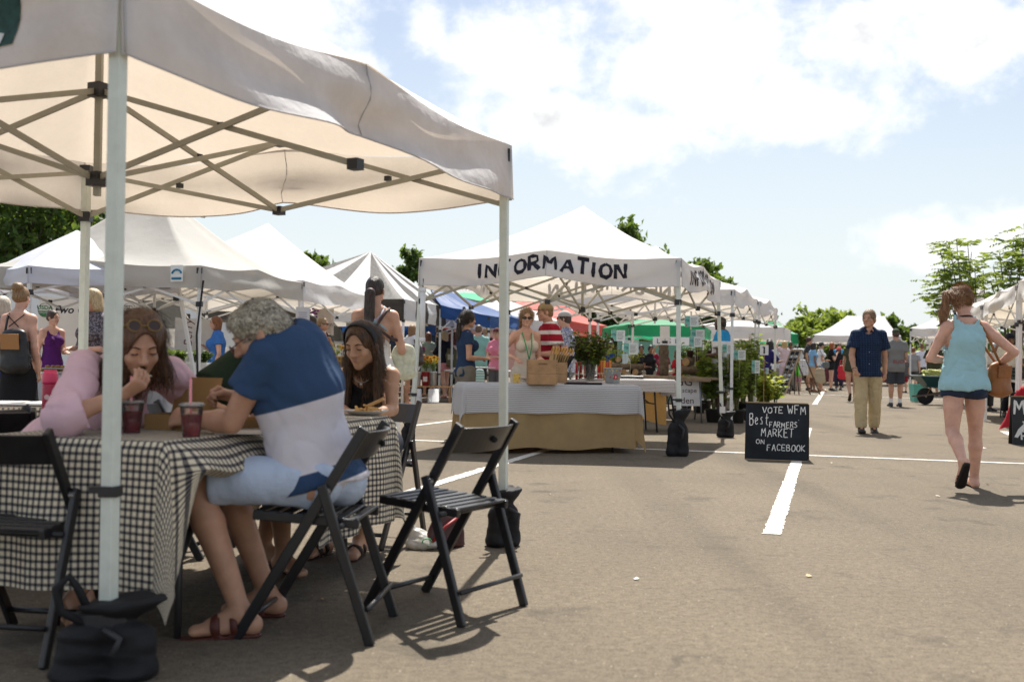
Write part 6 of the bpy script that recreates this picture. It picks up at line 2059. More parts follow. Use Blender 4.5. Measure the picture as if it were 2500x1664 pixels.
def T_(px,py,z,dy=0.0): return G(px,py,.75)[:1].tolist() + [G(px,918,.75)[1] + dy,z]


d0 = G(1550,916,.75)[1] + .10
L3 = lambda px,z,dy=0.0: np.array([(px - CX) / FPX * (d0 + dy),d0 + dy,z])
log('long bark log lying across the left log pile',L3(1488,.90),L3(1571,.885,.1),.055)
log('short log at the bottom left of the left pile, cut end showing',L3(1524,.805),L3(1520,.80,.3),.05)
log('short log at the bottom right of the left pile, cut end showing',L3(1552,.805,-.02),L3(1561,.80,.3),.055)
log('small round log end topmost on the left pile',L3(1510,1.01),L3(1514,1.0,.3),.05)
log('upright thick bark log with a white card on top',L3(1621,.752,.05),L3(1621,1.27,.05),.085)
log('thick log lying at the left of the right-hand pile',L3(1675,.99),L3(1700,1.02,.3),.075)
log('bright cut log in the middle of the right-hand pile',L3(1706,.96,-.03),L3(1716,1.0,.3),.048)
log('dark log at the right of the right-hand pile',L3(1728,.99),L3(1722,1.0,.3),.065)
log('long dark log at the bottom of the right-hand pile',L3(1664,.85),L3(1735,.85,.08),.075)
wc = thing('sign_card','blank white card clipped to the upright log','card',L3(1623,1.275,.02))
mb = MB(); mb.box((0,0,.17),(.165,.004,.30),rotx(-.05)); mb.build('card',M((0.78,0.78,0.8),.7),wc)
mb = MB(); mb.box((0.0,-.02,.045),(.09,.03,.045)); mb.tube([(.0,-.03,.06),(.0,-.03,.1)],.004,5); mb.build('clip',BLACK_PLASTIC,wc)


def plantcard(label,px,py,d,w=.17,h=.13,ang=0,stick=.25):
 t = thing('plant_card',label,'plant card',XZ(px,d,0) + np.array([0,0,P(px,py,d)[2]]),rad(ang),'teal and white plant cards')
 mb = MB(); mb.box((0,0,0),(w,.003,h)); mb.build('card',M((0.62,0.66,0.64),.5),t)
 mb = MB(); mb.box((-w * .30,-.0028,0),(w * .36,.002,h * .96)); g = mb.build('teal_panel',M((0.16,0.42,0.36),.5),t)
 mb = MB(); mb.tube([(-w * .42,-.006,h * .06),(-w * .36,-.006,h * .16),(-w * .22,-.006,h * .17),(-w * .19,-.006,h * .02),(-w * .32,-.006,h * .0)],.006,5,True); mb.build('emblem',M((0.05,.2,.2),.6),g)
 mb = MB(); mb.box((-w * .36,-.005,-h * .38),(w * .12,.002,h * .12)); mb.build('red_mark',M((0.5,.06,.05),.6),g)
 mb = MB()
 for k in range(6): mb.box((w * (.17 - .02 * (k % 3)),-.0028,h * (.30 - .12 * k)),(w * (.46 - .05 * (k % 3)),.001,h * .035))
 mb.build('print_lines',M((0.12,.12,.12),.7),t)
 if stick: mb = MB(); mb.tube([(0,.004,-h / 2 + .01),(0,.01,-h / 2 - stick)],.003,5); mb.build('stake',M((0.4,.36,.25),.7),t)
 return t


for (px,py,d,w,a,lab) in ((1509,819,16.6,.21,4,'teal plant card standing in the leaves left of the white tent leg'),(1540,851,16.8,.22,-3,'teal plant card in front of the yellow-green seedlings'),(1688,784,16.8,.21,-8,'teal plant card highest of all, beside the right tent leg'),(1703,817,17.0,.21,-5,'upper teal card of the close pair above the brown pots'),(1698,834,16.9,.20,3,'lower teal card of the close pair above the brown pots'),
                           (1778,851,17.4,.18,-8,'teal card beside the tent pole in front of the tall boy'),(1806,866,17.6,.20,8,'teal card right of the second tent pole above the climbing plant'),(1846,895,17.8,.13,0,'small teal card low among the plants at right'),(1873,905,18.4,.06,0,'tiny teal card nearest the lunch board'),(1425,889,14.6,.07,0,'narrow teal card among the red pots beside the vase')):
 plantcard(lab,px,py,d,w,w * .78 if w > .14 else w * 1.6,a,.3 if w > .1 else .12)
pc = thing('price_sign','white card with a black digit on a stick beside the lunch board','sign',XZ(1866,18.6,0))
z = P(1866,854,18.6)[2]
mb = MB(); mb.box((0,0,z),(.145,.004,.17),rotz(.05)); mb.build('card',M((0.75,.75,.75),.7),pc)
mb = MB(); mb.box((.0,-.004,z - .005),(.026,.003,.11)); mb.box((-.012,-.004,z + .045),(.03,.003,.02)); mb.build('digit',INK,pc)
mb = MB(); mb.tube([(0,.005,.3),(0,.005,z)],.007,6); mb.build('stick',WOOD,pc)
# seedlings on the table
for k,(px,z,h,sp,lf,kd,ns,per,lab) in enumerate(((1505,.76,.42,.12,.16,'light',5,5,'broad-leaved seedling standing behind the left log pile'),(1545,.76,.30,.20,.07,'yellow',14,9,'yellow-green feathery seedling beside the upright log'),(1470,.76,.30,.16,.09,'yellow',9,7,'pale green seedling behind the sticker bucket'),(1672,.95,.34,.14,.12,'light',6,6,'bright broad-leaved vine left of the brown pots'),(1735,.95,.40,.16,.12,'mid',8,7,'big-leaved dark seedling right of the brown pots'),(1700,1.10,.34,.14,.10,'light',6,6,'leafy seedling behind the pair of teal cards'))):
 p = L3(px,z,.35); potted(lab,p,.06,.09,ns,h,sp,lf,per,kd,100 + k,'seedlings on the log table',z < .9,.55)
for px,lab in ((1685,'dark brown seedling pot, left of the two on the logs'),(1706,'dark brown seedling pot, right of the two on the logs'),(1735,'dark brown pot tilted at the right of the log pile')):
 t = thing('plant_pot',lab,'plant pot',L3(px,1.04,.1),0,'brown pots on the logs')
 mb = MB(); mb.lathe((0,0,0),[(.045,0),(.058,.13),(.061,.132),(.061,.15),(.05,.15)],16); mb.build('pot_wall',M((0.055,0.025,0.02),.55),t,True)
 mb = MB(); mb.lathe((0,0,.125),[(.0,.002),(.052,.0),(.05,-.01)],12); mb.build('soil',M((0.03,.02,.014),.95),t)
# floor plants
for k,(px,py,d_,pr_,ph_,ns,h,sp,lf,per,kd,ca,lab) in enumerate((
  (1742,1030,0,.14,.22,34,1.0,.42,.15,20,'light',0,'big dark leafy shrub in a black pot beside the second weight bag'),(1797,1032,0,.15,.22,26,1.0,.32,.12,22,'light',3,'leafy potted plant tied to canes, right of the labelled weight bag'),(1832,1026,0,.13,.2,26,1.28,.26,.11,24,'light',2,'tall climbing plant reaching up beside the pole'),
  (1706,1008,0,.12,.2,20,.95,.36,.15,16,'mid',0,'rounded-leaf shrub in front of the white banner'),(1676,1000,0,.12,.18,16,.70,.30,.13,14,'mid',0,'low shrub with oval leaves right of the front tent leg'),(1868,1020,0,.13,.18,24,.62,.28,.14,14,'yellow',0,'bright yellow-green plant behind the black chalk sign'),(1856,1008,0,.12,.18,22,.74,.28,.13,17,'yellow',1,'bright leafy plant in front of the lunch board'),(1812,1000,0,.12,.18,20,1.15,.30,.11,20,'light',1,'slim potted shrub half hidden behind the caned plants'),(1893,1004,0,.11,.17,9,.40,.2,.16,12,'light',0,'low large-leaved plant at the foot of the lunch board'))):
 potted(lab,G(px,py),pr_,ph_,ns,h,sp,lf,per,kd,130 + k,cane=ca,asp=.55)
for k,(px,py,h,sp,lf,kd,lab) in enumerate(((1722,1000,1.05,.36,.15,'mid','dense leafy shrub at the left end of the potted plants'),(1768,1006,1.15,.36,.14,'light','dense leafy shrub between the two rear tent legs'),(1815,1008,1.2,.34,.13,'light','dense leafy shrub behind the white pail'),(1840,1004,1.0,.30,.13,'yellow','dense bright shrub left of the lunch board'),(1874,1010,.56,.26,.14,'yellow','dense bright shrub under the price card'))):
 potted(lab,G(px,py),.13,.2,34,h,sp,lf,18,kd,160 + k,asp=.55)
# white banner under the plant table
bn = thing('banner','white banner with dark lettering hung from the plant table','banner',XZ(1693,18.2,0))
mb = MB(); mb.box((-.10,0,.50),(.46,.006,.46)); mb.build('banner_sheet',M((0.72,.72,.74),.7),bn)
BRN = M((0.06,0.03,0.035),.8)
type_on('lettering','GG',(-.30,-.004,.60),(1,0,0),(0,0,1),.20,BRN,bn); type_on('lettering','scape',(-.18,-.004,.49),(1,0,0),(0,0,1),.11,BRN,bn); type_on('lettering','den',(-.2,-.004,.31),(1,0,0),(0,0,1),.15,BRN,bn)
ft = folding_table('metal-legged table holding plants behind the white banner',XZ(1722,19.4,0) ,(1,.1),.9,.7,.74,M((0.2,0.22,0.25),.4,metal=.7),M((0.5,.5,.48),.7))
bkt = thing('paint_tin','white plastic pail standing among the potted plants','pail',G(1786,1012) + np.array([0,.35,0]))
mb = MB(); mb.lathe((0,0,0),[(.095,0),(.115,.30),(.12,.302),(.12,.33),(.108,.33)],20); mb.build('pail_wall',M((0.66,.66,.63),.5),bkt,True)
mb = MB(); mb.tube([(.12 * math.cos(a),-.03,.31 - .10 * math.sin(a)) for a in np.linspace(0,math.pi,10)],.004,5); mb.build('handle',STEEL,bkt,True)
# red, orange and yellow rolled posts behind the vase
for k,(px,c,hh) in enumerate(((1462,(0.5,.02,.02),.19),(1469,(.6,.16,.02),.2),(1476,(.62,.32,.04),.2),(1483,(.55,.08,.03),.18),(1409,(.38,.02,.025),.17),(1419,(.25,.02,.02),.18),(1430,(.32,.02,.02),.15),(1490,(.6,.2,.03),.2))):
 p = XZ(px,14.4,.0); t = thing('rolled_poster','%s rolled poster standing behind the bouquet vase' % ('red','orange','yellow','red-orange','crimson','dark red','deep red','bright orange')[k],'rolled poster',(p[0],p[1],.752),0,'coloured rolls standing behind the vase')
 mb = MB(); mb.lathe((0,0,0),[(.017,0),(.017,hh + .06),(.012,hh + .06),(.012,hh - .02)],12); mb.build('roll',M(c,.5),t,True)
 mb = MB(); mb.lathe((0,0,hh * .4),[(.0178,0),(.0178,.02)],12); mb.build('band',M((.6,.55,.45),.6),t)
jt = thing('water_jar','clear plastic water jar behind the bouquet','jar',XZ(1404,14.6,.752))
mb = MB(); mb.lathe((0,0,0),[(.07,0),(.075,.02),(.075,.15),(.04,.19),(.03,.2),(.03,.23)],16); mb.build('jar_wall',glassy((.8,.85,.88),.35,.1),jt,True)
mb = MB(); mb.lathe((0,0,.228),[(.034,0),(.034,.03)],12); mb.build('lid',M((.6,.6,.62),.5),jt)
# boxes under the information table
for (px,py,w,d,h,c,lab) in ((1370,1098,.42,.3,.085,(0.62,.60,.60),'wide white cardboard box under the information table'),(1465,1092,.18,.25,.09,(0.6,.58,.57),'small white box under the right of the information table'),(1262,1092,.14,.2,.11,(0.10,.055,.03),'dark brown box under the left of the information table')):
 t = thing('cardboard_box',lab,'box',G(px,py) + np.array([0,d / 2,0]),rad(15),'boxes under the information table')
 mb = MB(); mb.box((0,0,h / 2),(w,d,h)); mb.build('carton',M(c,.85),t,bevel=.004)
 mb = MB(); mb.box((0,0,h + .006),(w + .008,d + .008,.012)); mb.build('lid',M(tuple(x * .95 for x in c),.85),t)
bl = thing('blue_bag','dark blue printed bag standing at the right end of the information table','bag',G(1548,1064) + np.array([0,.25,0]),.3)
S = SDF(); S.tub((0,0,.05),(0,0,.36),(.10,.07),(.08,.03),(1,0,0),.02,'u',[((0,0,0.0),(0,0,-1.0))]); v,f = S.mesh(.012,lambda X: .006 * wav(X,22,6)); put('bag_body',mesh_np(v,f),M((0.03,.04,.12),.5,noise=(20,.5)),bl)
mb = MB(); mb.box((0,-.075,.16),(.1,.01,.1)); mb.build('printed_panel',M((.4,.4,.45),.6,noise=(40,.5)),bl)
# white tube hanging from the information tent
pt = thing('hanging_tube','white plastic tube with end caps hanging from the left corner of the information tent','tube',P(1032,770,IFL[1] - .02))
tz = float(pt.location[2]); top_,bot_ = P(1033,702,IFL[1])[2] - tz,P(1031,835,IFL[1])[2] - tz
mb = MB(); mb.lathe((0,0,bot_ + .05),[(.030,0),(.030,top_ - bot_ - .10)],16); mb.build('pipe',M((.72,.72,.72),.4),pt,True)
for z0,z1 in ((bot_,bot_ + .06),(top_ - .06,top_)): mb = MB(); mb.lathe((0,0,z0),[(.02,0),(.0345,.012),(.0345,z1 - z0 - .012),(.02,z1 - z0)],16); mb.build('end_cap',M((.7,.7,.71),.4),pt,True)
mb = MB(); mb.tube([(0,0,top_),(-.004,0,top_ + .03),(.004,0,top_ + .06),(0,0,top_ + .10)],.006,6); mb.build('hook',BLACK_PLASTIC,pt)

# ------------------------------------------------------------------ chalk signs
def slate():
 return M((0.012,0.016,0.022),.75,noise=(2.4,.7),bump=(60,.1,.003),spec=.3)


CHALK = M((0.74,.74,.73),.95,noise=(70,.35))
sL,sR = G(1818,1120),G(1971,1126)
sx_ = nrm(sR - sL); sw = float(np.linalg.norm(sR - sL))
cs = thing('chalk_sign','black folding chalkboard on the asphalt reading VOTE WFM Best Farmers Market','chalk sign',(sL + sR) / 2,math.atan2(sx_[1],sx_[0]))
tilt = .16; R_ = rotx(-tilt); Hs = .60
mb = MB(); mb.box(R_ @ np.array([0,0,Hs / 2]),(sw,.018,Hs),R_); brd = mb.build('board',slate(),cs,bevel=.002)
mb = MB(); mb.box(R_ @ np.array([0,0,Hs + .004]),(sw + .004,.022,.010),R_); mb.box(R_ @ np.array([0,0,-.0]),(sw + .004,.022,.010),R_); mb.build('edge_strip',M((.36,.26,.15),.7),brd)
mb = MB(); R2 = rotx(.2); mb.box(np.array([.012,.21,0]) + R2 @ np.array([0,0,Hs / 2]),(sw,.018,Hs),R2); bb_ = mb.build('back_board',M((.025,.016,.012),.8),cs)
uy_ = R_ @ np.array([0,0,1.0]); nf = R_ @ np.array([0,-1.0,0])
for (tx,x0,y0,w,h,st,sd) in (('VOTE',-.145,.495,.21,.062,.0085,1),('WFM',.115,.485,.185,.085,.0085,2),('Best',-.275,.365,.20,.125,.0085,3),('FARMERS',-.07,.345,.285,.06,.0075,4),("'",.225,.40,.01,.03,.007,9),('MARKET',-.155,.245,.33,.085,.008,5),('ON',-.205,.165,.085,.045,.0075,6),('FACEBOOK',-.09,.10,.385,.065,.008,7)):
 text_on('chalk_lettering',tx,np.array([x0,0,0]) + uy_ * y0 + nf * .010,(1,0,0),uy_,w,h,st,CHALK,brd,sd,jitter=.09)
# lunch board made from an old window
wL,wR = G(1886,961),G(1924,964); wx = nrm(wR - wL); ww = .50
wb = thing('menu_board','six-paned wooden window frame used as a chalk menu board reading LUNCH ROOM','menu board',(wL + wR) / 2,math.atan2(wx[1],wx[0]) + .1)
Hw = 1.42; tl_ = .30; R_ = rotx(-tl_) @ np.eye(3); uy_ = R_ @ np.array([0,0,1.0]); nf = R_ @ np.array([0,-1.0,0])
FRW = M((0.34,.25,.165),.75,noise=(6,.2))
sk_ = np.array([.16,0,1.0]); 
def wp(x,y): return np.array([x + .0 * y,0,0]) + uy_ * y + np.array([.14 * y,0,0])
ux_ = np.array([1.0,0,0]); uyy = nrm(wp(0,1) - wp(0,0))
for x in (-ww / 2,ww / 2): mb = MB(); mb.beam(wp(x,0),wp(x,Hw),.05,.03,(0,-1,0)); mb.build('frame_rail',FRW,wb)
for y in (.04,Hw - .03): mb = MB(); mb.beam(wp(-ww / 2 + .026,y),wp(ww / 2 - .026,y),.028,.06,(0,0,1)); mb.build('frame_rail',FRW,wb)
mb = MB(); mb.beam(wp(0,.072),wp(0,Hw - .062),.02,.02,(0,-1,0)); mb.build('glazing_bar',FRW,wb)
SL = slate()
for r in range(4):
 y0,y1 = .07 + r * .328,.07 + (r + 1) * .328 - .018
 if r: mb = MB(); mb.beam(wp(-ww / 2 + .026,y0 - .009),wp(-.011,y0 - .009),.02,.016); mb.build('glazing_bar',FRW,wb); mb = MB(); mb.beam(wp(.011,y0 - .009),wp(ww / 2 - .026,y0 - .009),.02,.016); mb.build('glazing_bar',FRW,wb)
 for s in (-1,1):
  xa,xb = (-ww / 2 + .026,-.011) if s < 0 else (.011,ww / 2 - .026)
  mb = MB(); mb.quad(wp(xa,y0),wp(xb,y0),wp(xb,y1),wp(xa,y1)); pn = mb.build('slate_pane',SL,wb)
  tx = {(3,-1): 'LUNCH',(3,1): 'ROOM',(2,-1): 'BOXED',(2,1): 'THE,SOUP',(1,-1): 'TAPAS,BAR',(1,1): 'SKINNY,PINES',(0,-1): '',(0,1): 'GG'}[(r,s)]
  ls = tx.split(',')
  for i,w in enumerate(ls):
   if w: text_on('chalk_lettering',w,wp(xa + .025,y0 + (.10 if len(ls) == 1 else .17 - .12 * i)),ux_,uyy,.16 if w not in ('GG',) else .09,.085,.011,CHALK,pn,r * 3 + i,off=.004,jitter=.1)
for x in (-ww / 2,ww / 2): mb = MB(); mb.beam(wp(x,Hw - .04) + np.array([.012,.045,0]),np.array([x + .42,.95,0.0]),.03,.03,(0,1,0)); mb.build('back_leg',M((.10,.065,.04),.8),wb)
mb = MB(); mb.beam(np.array([-ww / 2 + .33,.75,.35]),np.array([ww / 2 + .33,.75,.35]),.025,.025); mb.build('crossbar',M((.10,.065,.04),.8),wb)
# ------------------------------------------------------------------ garments with their own patterns
def blocks(axis,origin,stops,c0,rough=.85):
 """colour blocks along an axis of the garment: stops = [(distance, colour), ...]"""
 m = bpy.data.materials.new('colour_block_jersey'); m.use_nodes = True
 t = m.node_tree; b = t.nodes['Principled BSDF']; b.inputs['Roughness'].default_value = rough; b.inputs['Specular IOR Level'].default_value = .2
 co = t.nodes.new('ShaderNodeTexCoord').outputs['Object']
 sb = t.nodes.new('ShaderNodeVectorMath'); sb.operation = 'SUBTRACT'; t.links.new(co,sb.inputs[0]); sb.inputs[1].default_value = tuple(origin)
 dt = t.nodes.new('ShaderNodeVectorMath'); dt.operation = 'DOT_PRODUCT'; t.links.new(sb.outputs[0],dt.inputs[0]); dt.inputs[1].default_value = tuple(axis)
 cur = None
 prev = (*c0,1)
 for d,c in stops:
  r = t.nodes.new('ShaderNodeMapRange'); r.inputs['From Min'].default_value = d - .002; r.inputs['From Max'].default_value = d + .002; t.links.new(dt.outputs['Value'],r.inputs['Value'])
  x = t.nodes.new('ShaderNodeMix'); x.data_type = 'RGBA'; t.links.new(r.outputs[0],x.inputs['Factor'])
  if cur is None: x.inputs['A'].default_value = prev
  else: t.links.new(cur,x.inputs['A'])
  x.inputs['B'].default_value = (*c,1); cur = x.outputs['Result']
 t.links.new(cur,b.inputs['Base Color'])
 n = t.nodes.new('ShaderNodeTexNoise'); n.inputs['Scale'].default_value = 26; n.inputs['Detail'].default_value = 3; t.links.new(co,n.inputs['Vector'])
 bp = t.nodes.new('ShaderNodeBump'); bp.inputs['Strength'].default_value = .3; bp.inputs['Distance'].default_value = .008; t.links.new(n.outputs[0],bp.inputs['Height']); t.links.new(bp.outputs[0],b.inputs['Normal'])
 return m


def bands(c0,c1,period,duty,axis='Z',off=0.0,grid=False):
 m = bpy.data.materials.new('striped_jersey'); m.use_nodes = True
 t = m.node_tree; b = t.nodes['Principled BSDF']; b.inputs['Roughness'].default_value = .85; b.inputs['Specular IOR Level'].default_value = .2
 sp = t.nodes.new('ShaderNodeSeparateXYZ'); t.links.new(t.nodes.new('ShaderNodeTexCoord').outputs['Object'],sp.inputs[0])
 fac = None
 for a in ((axis,) if not grid else ('Z','X')):
  n = t.nodes.new('ShaderNodeMath'); n.operation = 'MULTIPLY_ADD'; n.inputs[1].default_value = 1 / period; n.inputs[2].default_value = off; t.links.new(sp.outputs[a],n.inputs[0])
  f = t.nodes.new('ShaderNodeMath'); f.operation = 'FRACT'; t.links.new(n.outputs[0],f.inputs[0])
  g_ = t.nodes.new('ShaderNodeMath'); g_.operation = 'LESS_THAN'; g_.inputs[1].default_value = duty; t.links.new(f.outputs[0],g_.inputs[0])
  if fac is None: fac = g_.outputs[0]
  else:
   mx_ = t.nodes.new('ShaderNodeMath'); mx_.operation = 'MAXIMUM'; t.links.new(fac,mx_.inputs[0]); t.links.new(g_.outputs[0],mx_.inputs[1]); fac = mx_.outputs[0]
 x = t.nodes.new('ShaderNodeMix'); x.data_type = 'RGBA'; x.inputs['A'].default_value = (*c0,1); x.inputs['B'].default_value = (*c1,1); t.links.new(fac,x.inputs['Factor']); t.links.new(x.outputs['Result'],b.inputs['Base Color'])
 return m


def blotch(c0,c1,scale=60,t0=.5):
 """printed cloth: two colours in a small random pattern"""
 m = bpy.data.materials.new('printed_cloth'); m.use_nodes = True
 t = m.node_tree; b = t.nodes['Principled BSDF']; b.inputs['Roughness'].default_value = .85
 n = t.nodes.new('ShaderNodeTexNoise'); n.inputs['Scale'].default_value = scale; n.inputs['Detail'].default_value = 2; t.links.new(t.nodes.new('ShaderNodeTexCoord').outputs['Object'],n.inputs['Vector'])
 r = t.nodes.new('ShaderNodeMapRange'); r.inputs['From Min'].default_value = t0 - .03; r.inputs['From Max'].default_value = t0 + .03; t.links.new(n.outputs[0],r.inputs['Value'])
 x = t.nodes.new('ShaderNodeMix'); x.data_type = 'RGBA'; x.inputs['A'].default_value = (*c0,1); x.inputs['B'].default_value = (*c1,1); t.links.new(r.outputs[0],x.inputs['Factor']); t.links.new(x.outputs['Result'],b.inputs['Base Color'])
 return m


WHITE = (.74,.73,.75); NAVY = (.018,.035,.085); DENIM = (.035,.06,.12); KHAKI = (.42,.33,.19); BLACK = (.012,.012,.014)


def bag(name,label,c,size,mat,ang=0.0,strap=None,cat='bag',flap=None,strapm=None,sw=.012,taper=.85):
 t = thing(name,label,cat,c,rad(ang))
 w,d,hh = size; S = SDF()
 S.tub((0,0,-hh / 2 + d * .4),(0,0,hh / 2 - d * .3),(w / 2,d / 2),(w / 2 * taper,d / 2 * .7),(1,0,0),.02)
 v,f = S.mesh(max(.008,min(size) / 9),lambda X: .05 * min(size) * wav(X,18,6))
 put('bag_body',mesh_np(v,f),mat,t)
 if flap is not None:
  mb = MB(); mb.box((0,-d * .46,hh * .22),(w * .6,.014,hh * .36),rotx(.12)); mb.build('flap',flap,t,bevel=.005)
 if strap:
  mb = MB(); mb.tube([np.array(p) - np.array(c) if True else p for p in strap] if ang == 0 else [rotz(-rad(ang)) @ (np.array(p) - np.array(c)) for p in strap],sw,6); mb.build('strap',strapm or mat,t,True)
 return t


# ------------------------------------------------------------------ the people at the table
h = 1.80
J = dict(pelvis=P(775,1160,4.27),waist=P(752,1068,4.28),chest=P(718,950,4.28),neck=P(688,842,4.24),head=P(634,818,4.18),
         shL=P(648,870,4.12),shR=P(738,890,4.44),elL=P(566,1030,4.16),wrL=P(462,1022,4.30),elR=P(672,985,4.55),wrR=P(580,972,4.56),
         hipL=P(772,1172,4.18),hipR=P(780,1160,4.38),knL=P(466,1176,4.16),knR=P(540,1165,4.44),anL=XZ(600,4.13,.09),anR=XZ(664,4.46,.09),
         ftL=np.array([-.98,-.12,-.05]),ftR=np.array([-.98,.1,-.05]),lat=nrm((.60,.80,0)),face=nrm((-.86,-.10,-.50)),up=np.array([-.4,0,.9]))
mbase = [J['pelvis'][0],J['pelvis'][1],0]
ax_ = nrm(J['pelvis'] - J['neck'])
jersey = blocks(ax_,J['neck'] - np.array(mbase),[(.232,(.62,.59,.64)),(.485,(.028,.058,.125)),(.55,(.62,.59,.64))],(.032,.066,.14))
man,R_,s_,_ = person('person in a blue and white colour-block tee hunched over the table, grey curly hair',J,h,'m','tan',.0095,.95,base=mbase,belly=.10,hs=1.02,
      hair=dict(style='short',c=(.17,.145,.105),hi=(.62,.57,.46),curly=True,th=.05,amp=.045),top=dict(mat=jersey,hunch=True,o=.011,hem=.030,sleeve=.54,so=1.3,fold=1.6,flare=.018),
      bottom=dict(kind='shorts',mat=M((.45,.53,.67),.85,noise=(9,.08),bump=(40,.5,.008)),o=.004,len=.83,wide=.006,fold=1.5,rise=.05),shoes=dict(kind='flat',strap=True,mat=M((.085,.022,.016),.45)),
      grip={'L': dict(curl=.75,d=(-.85,.5,.05),n=(.3,.6,-.4)),'R': dict(curl=1.2,d=(-.9,-.1,.3),n=(0,-.5,-.6))},face=True)
q = lambda x,y,z: J['head'] + R_ @ (np.array([x,y,z]) * s_) - np.array(mbase)
mb = MB()
for g in (-1,1):
 mb.tube([q(g * .15 + .085 * math.cos(a),.47,-.02 + .075 * math.sin(a)) for a in np.linspace(0,6.283,15)],.0022,5,False); mb.tube([q(g * .235,.46,.0),q(g * .34,.25,.02),q(g * .36,-.02,.03)],.0025,5)
mb.tube([q(-.065,.475,-.01),q(0,.49,.005),q(.065,.475,-.01)],.002,5); gl = mb.build('reading_glasses',M((.13,.05,.035),.4),man,True)
mb = MB()
for g in (-1,1): mb.add([q(g * .15 + .08 * math.cos(a),.47,-.02 + .07 * math.sin(a)) for a in np.linspace(0,6.283,13)[:-1]],[tuple(range(12))])
mb.build('lens',glassy((.8,.85,.95),.3,.05),gl)

h = 1.70
J = dict(pelvis=XZ(100,4.62,.56),waist=P(170,1058,4.58),chest=P(258,968,4.52),neck=P(305,905,4.44),head=P(338,846,4.34),
         shR=P(205,898,4.30),shL=P(412,914,4.58),elR=P(150,1022,4.02),wrR=P(300,962,4.12),elL=P(482,985,4.78),wrL=P(425,1022,4.62),
         hipR=XZ(105,4.50,.54),hipL=XZ(125,4.70,.54),knR=XZ(330,4.42,.50),knL=XZ(360,4.62,.50),anR=XZ(190,4.30,.085),anL=XZ(215,4.55,.085),
         ftL=np.array([.9,-.3,-.05]),ftR=np.array([.6,-.75,-.05]),lat=nrm((-.56,-.82,0)),face=nrm((.50,-.76,-.36)),up=np.array([.12,-.25,.95]))
wbase = [J['pelvis'][0],J['pelvis'][1],0]
pink = M((.71,.48,.54),.85,noise=(5,.07),bump=(22,.45,.012),spec=.2)
wom,R_,s_,_ = person('person in a loose pink shirt eating with her fingers, sunglasses on her brown hair',J,h,'f','tan',.0095,.97,base=wbase,open_mouth=True,face='closed',hs=1.08,
      hair=dict(style='big',c=(.055,.027,.015),hi=(.17,.085,.045),curly=False,th=.07,amp=.04),top=dict(mat=pink,o=.016,hem=.08,sleeve=1.30,so=.85,fold=3.4,neckr=.05,vneck=.07),
      bottom=dict(kind='long',mat=cloth((.7,.7,.72)),len=1.8,wide=.018),shoes=dict(kind='flat',strap=True,mat=M((.36,.20,.11),.6)),
      grip={'R': dict(curl=.85,d=(.75,-.1,.45),n=(.0,.5,.9),side=-1)})
q = lambda x,y,z: J['head'] + R_ @ (np.array([x,y,z]) * s_) - np.array(wbase)
mb = MB()
for g in (-1,1): mb.tube([q(g * .155 + .105 * math.cos(a),.26 - .07 * math.sin(a),.46 + .07 * math.sin(a)) for a in np.linspace(0,6.283,16)],.0034,6,False); mb.tube([q(g * .26,.24,.46),q(g * .36,-.02,.36),q(g * .38,-.2,.25)],.004,5)
mb.tube([q(-.05,.27,.46),q(.05,.27,.46)],.004,5); sgl = mb.build('sunglasses',M((.20,.12,.03),.35),wom,True)
mb = MB()
for g in (-1,1): mb.add([q(g * .155 + .10 * math.cos(a),.265 - .07 * math.sin(a),.46 + .066 * math.sin(a)) for a in np.linspace(0,6.283,13)[:-1]],[tuple(range(12))])
mb.build('lens',M((.06,.035,.025),.12,spec=.6),sgl)
fwp = nrm(np.cross(nrm(J['neck'] - J['pelvis']),J['lat'])); upp = nrm(J['neck'] - J['chest'])
for g in (-1,1):
 mb = MB(); c = J['neck'] - np.array(wbase); l_ = J['lat'] * g
 mb.add([c + l_ * .012 + fwp * .105 - upp * .07,c + l_ * .075 + fwp * .085 - upp * .055,c + l_ * .088 + fwp * .0 + upp * .035,c + l_ * .058 + fwp * .045 + upp * .04],[(0,1,2,3)]); o = mb.build('collar',pink,wom); o.modifiers.new('thick','SOLIDIFY').thickness = .006
fd = thing('food_bite','bite of green salad wrap at the mouth of the woman in pink','food',q(0.02,.42,-.30) + np.array(wbase))
rr = random.Random(8)
for k in range(9):
 c = np.array([rr.uniform(-.016,.016),rr.uniform(-.012,.012),rr.uniform(-.02,.012)]); d = np.array([rr.uniform(-.02,.02),rr.uniform(-.02,.0),rr.uniform(-.014,.016)])
 mb = MB(); mb.tube([c,c + d,c + d * 1.6 + np.array([0,0,-.006])],[.006,.005,.002],5); mb.build('salad_shred',M((.30,.34,.06) if k % 3 else (.62,.60,.45),.6),fd,True)

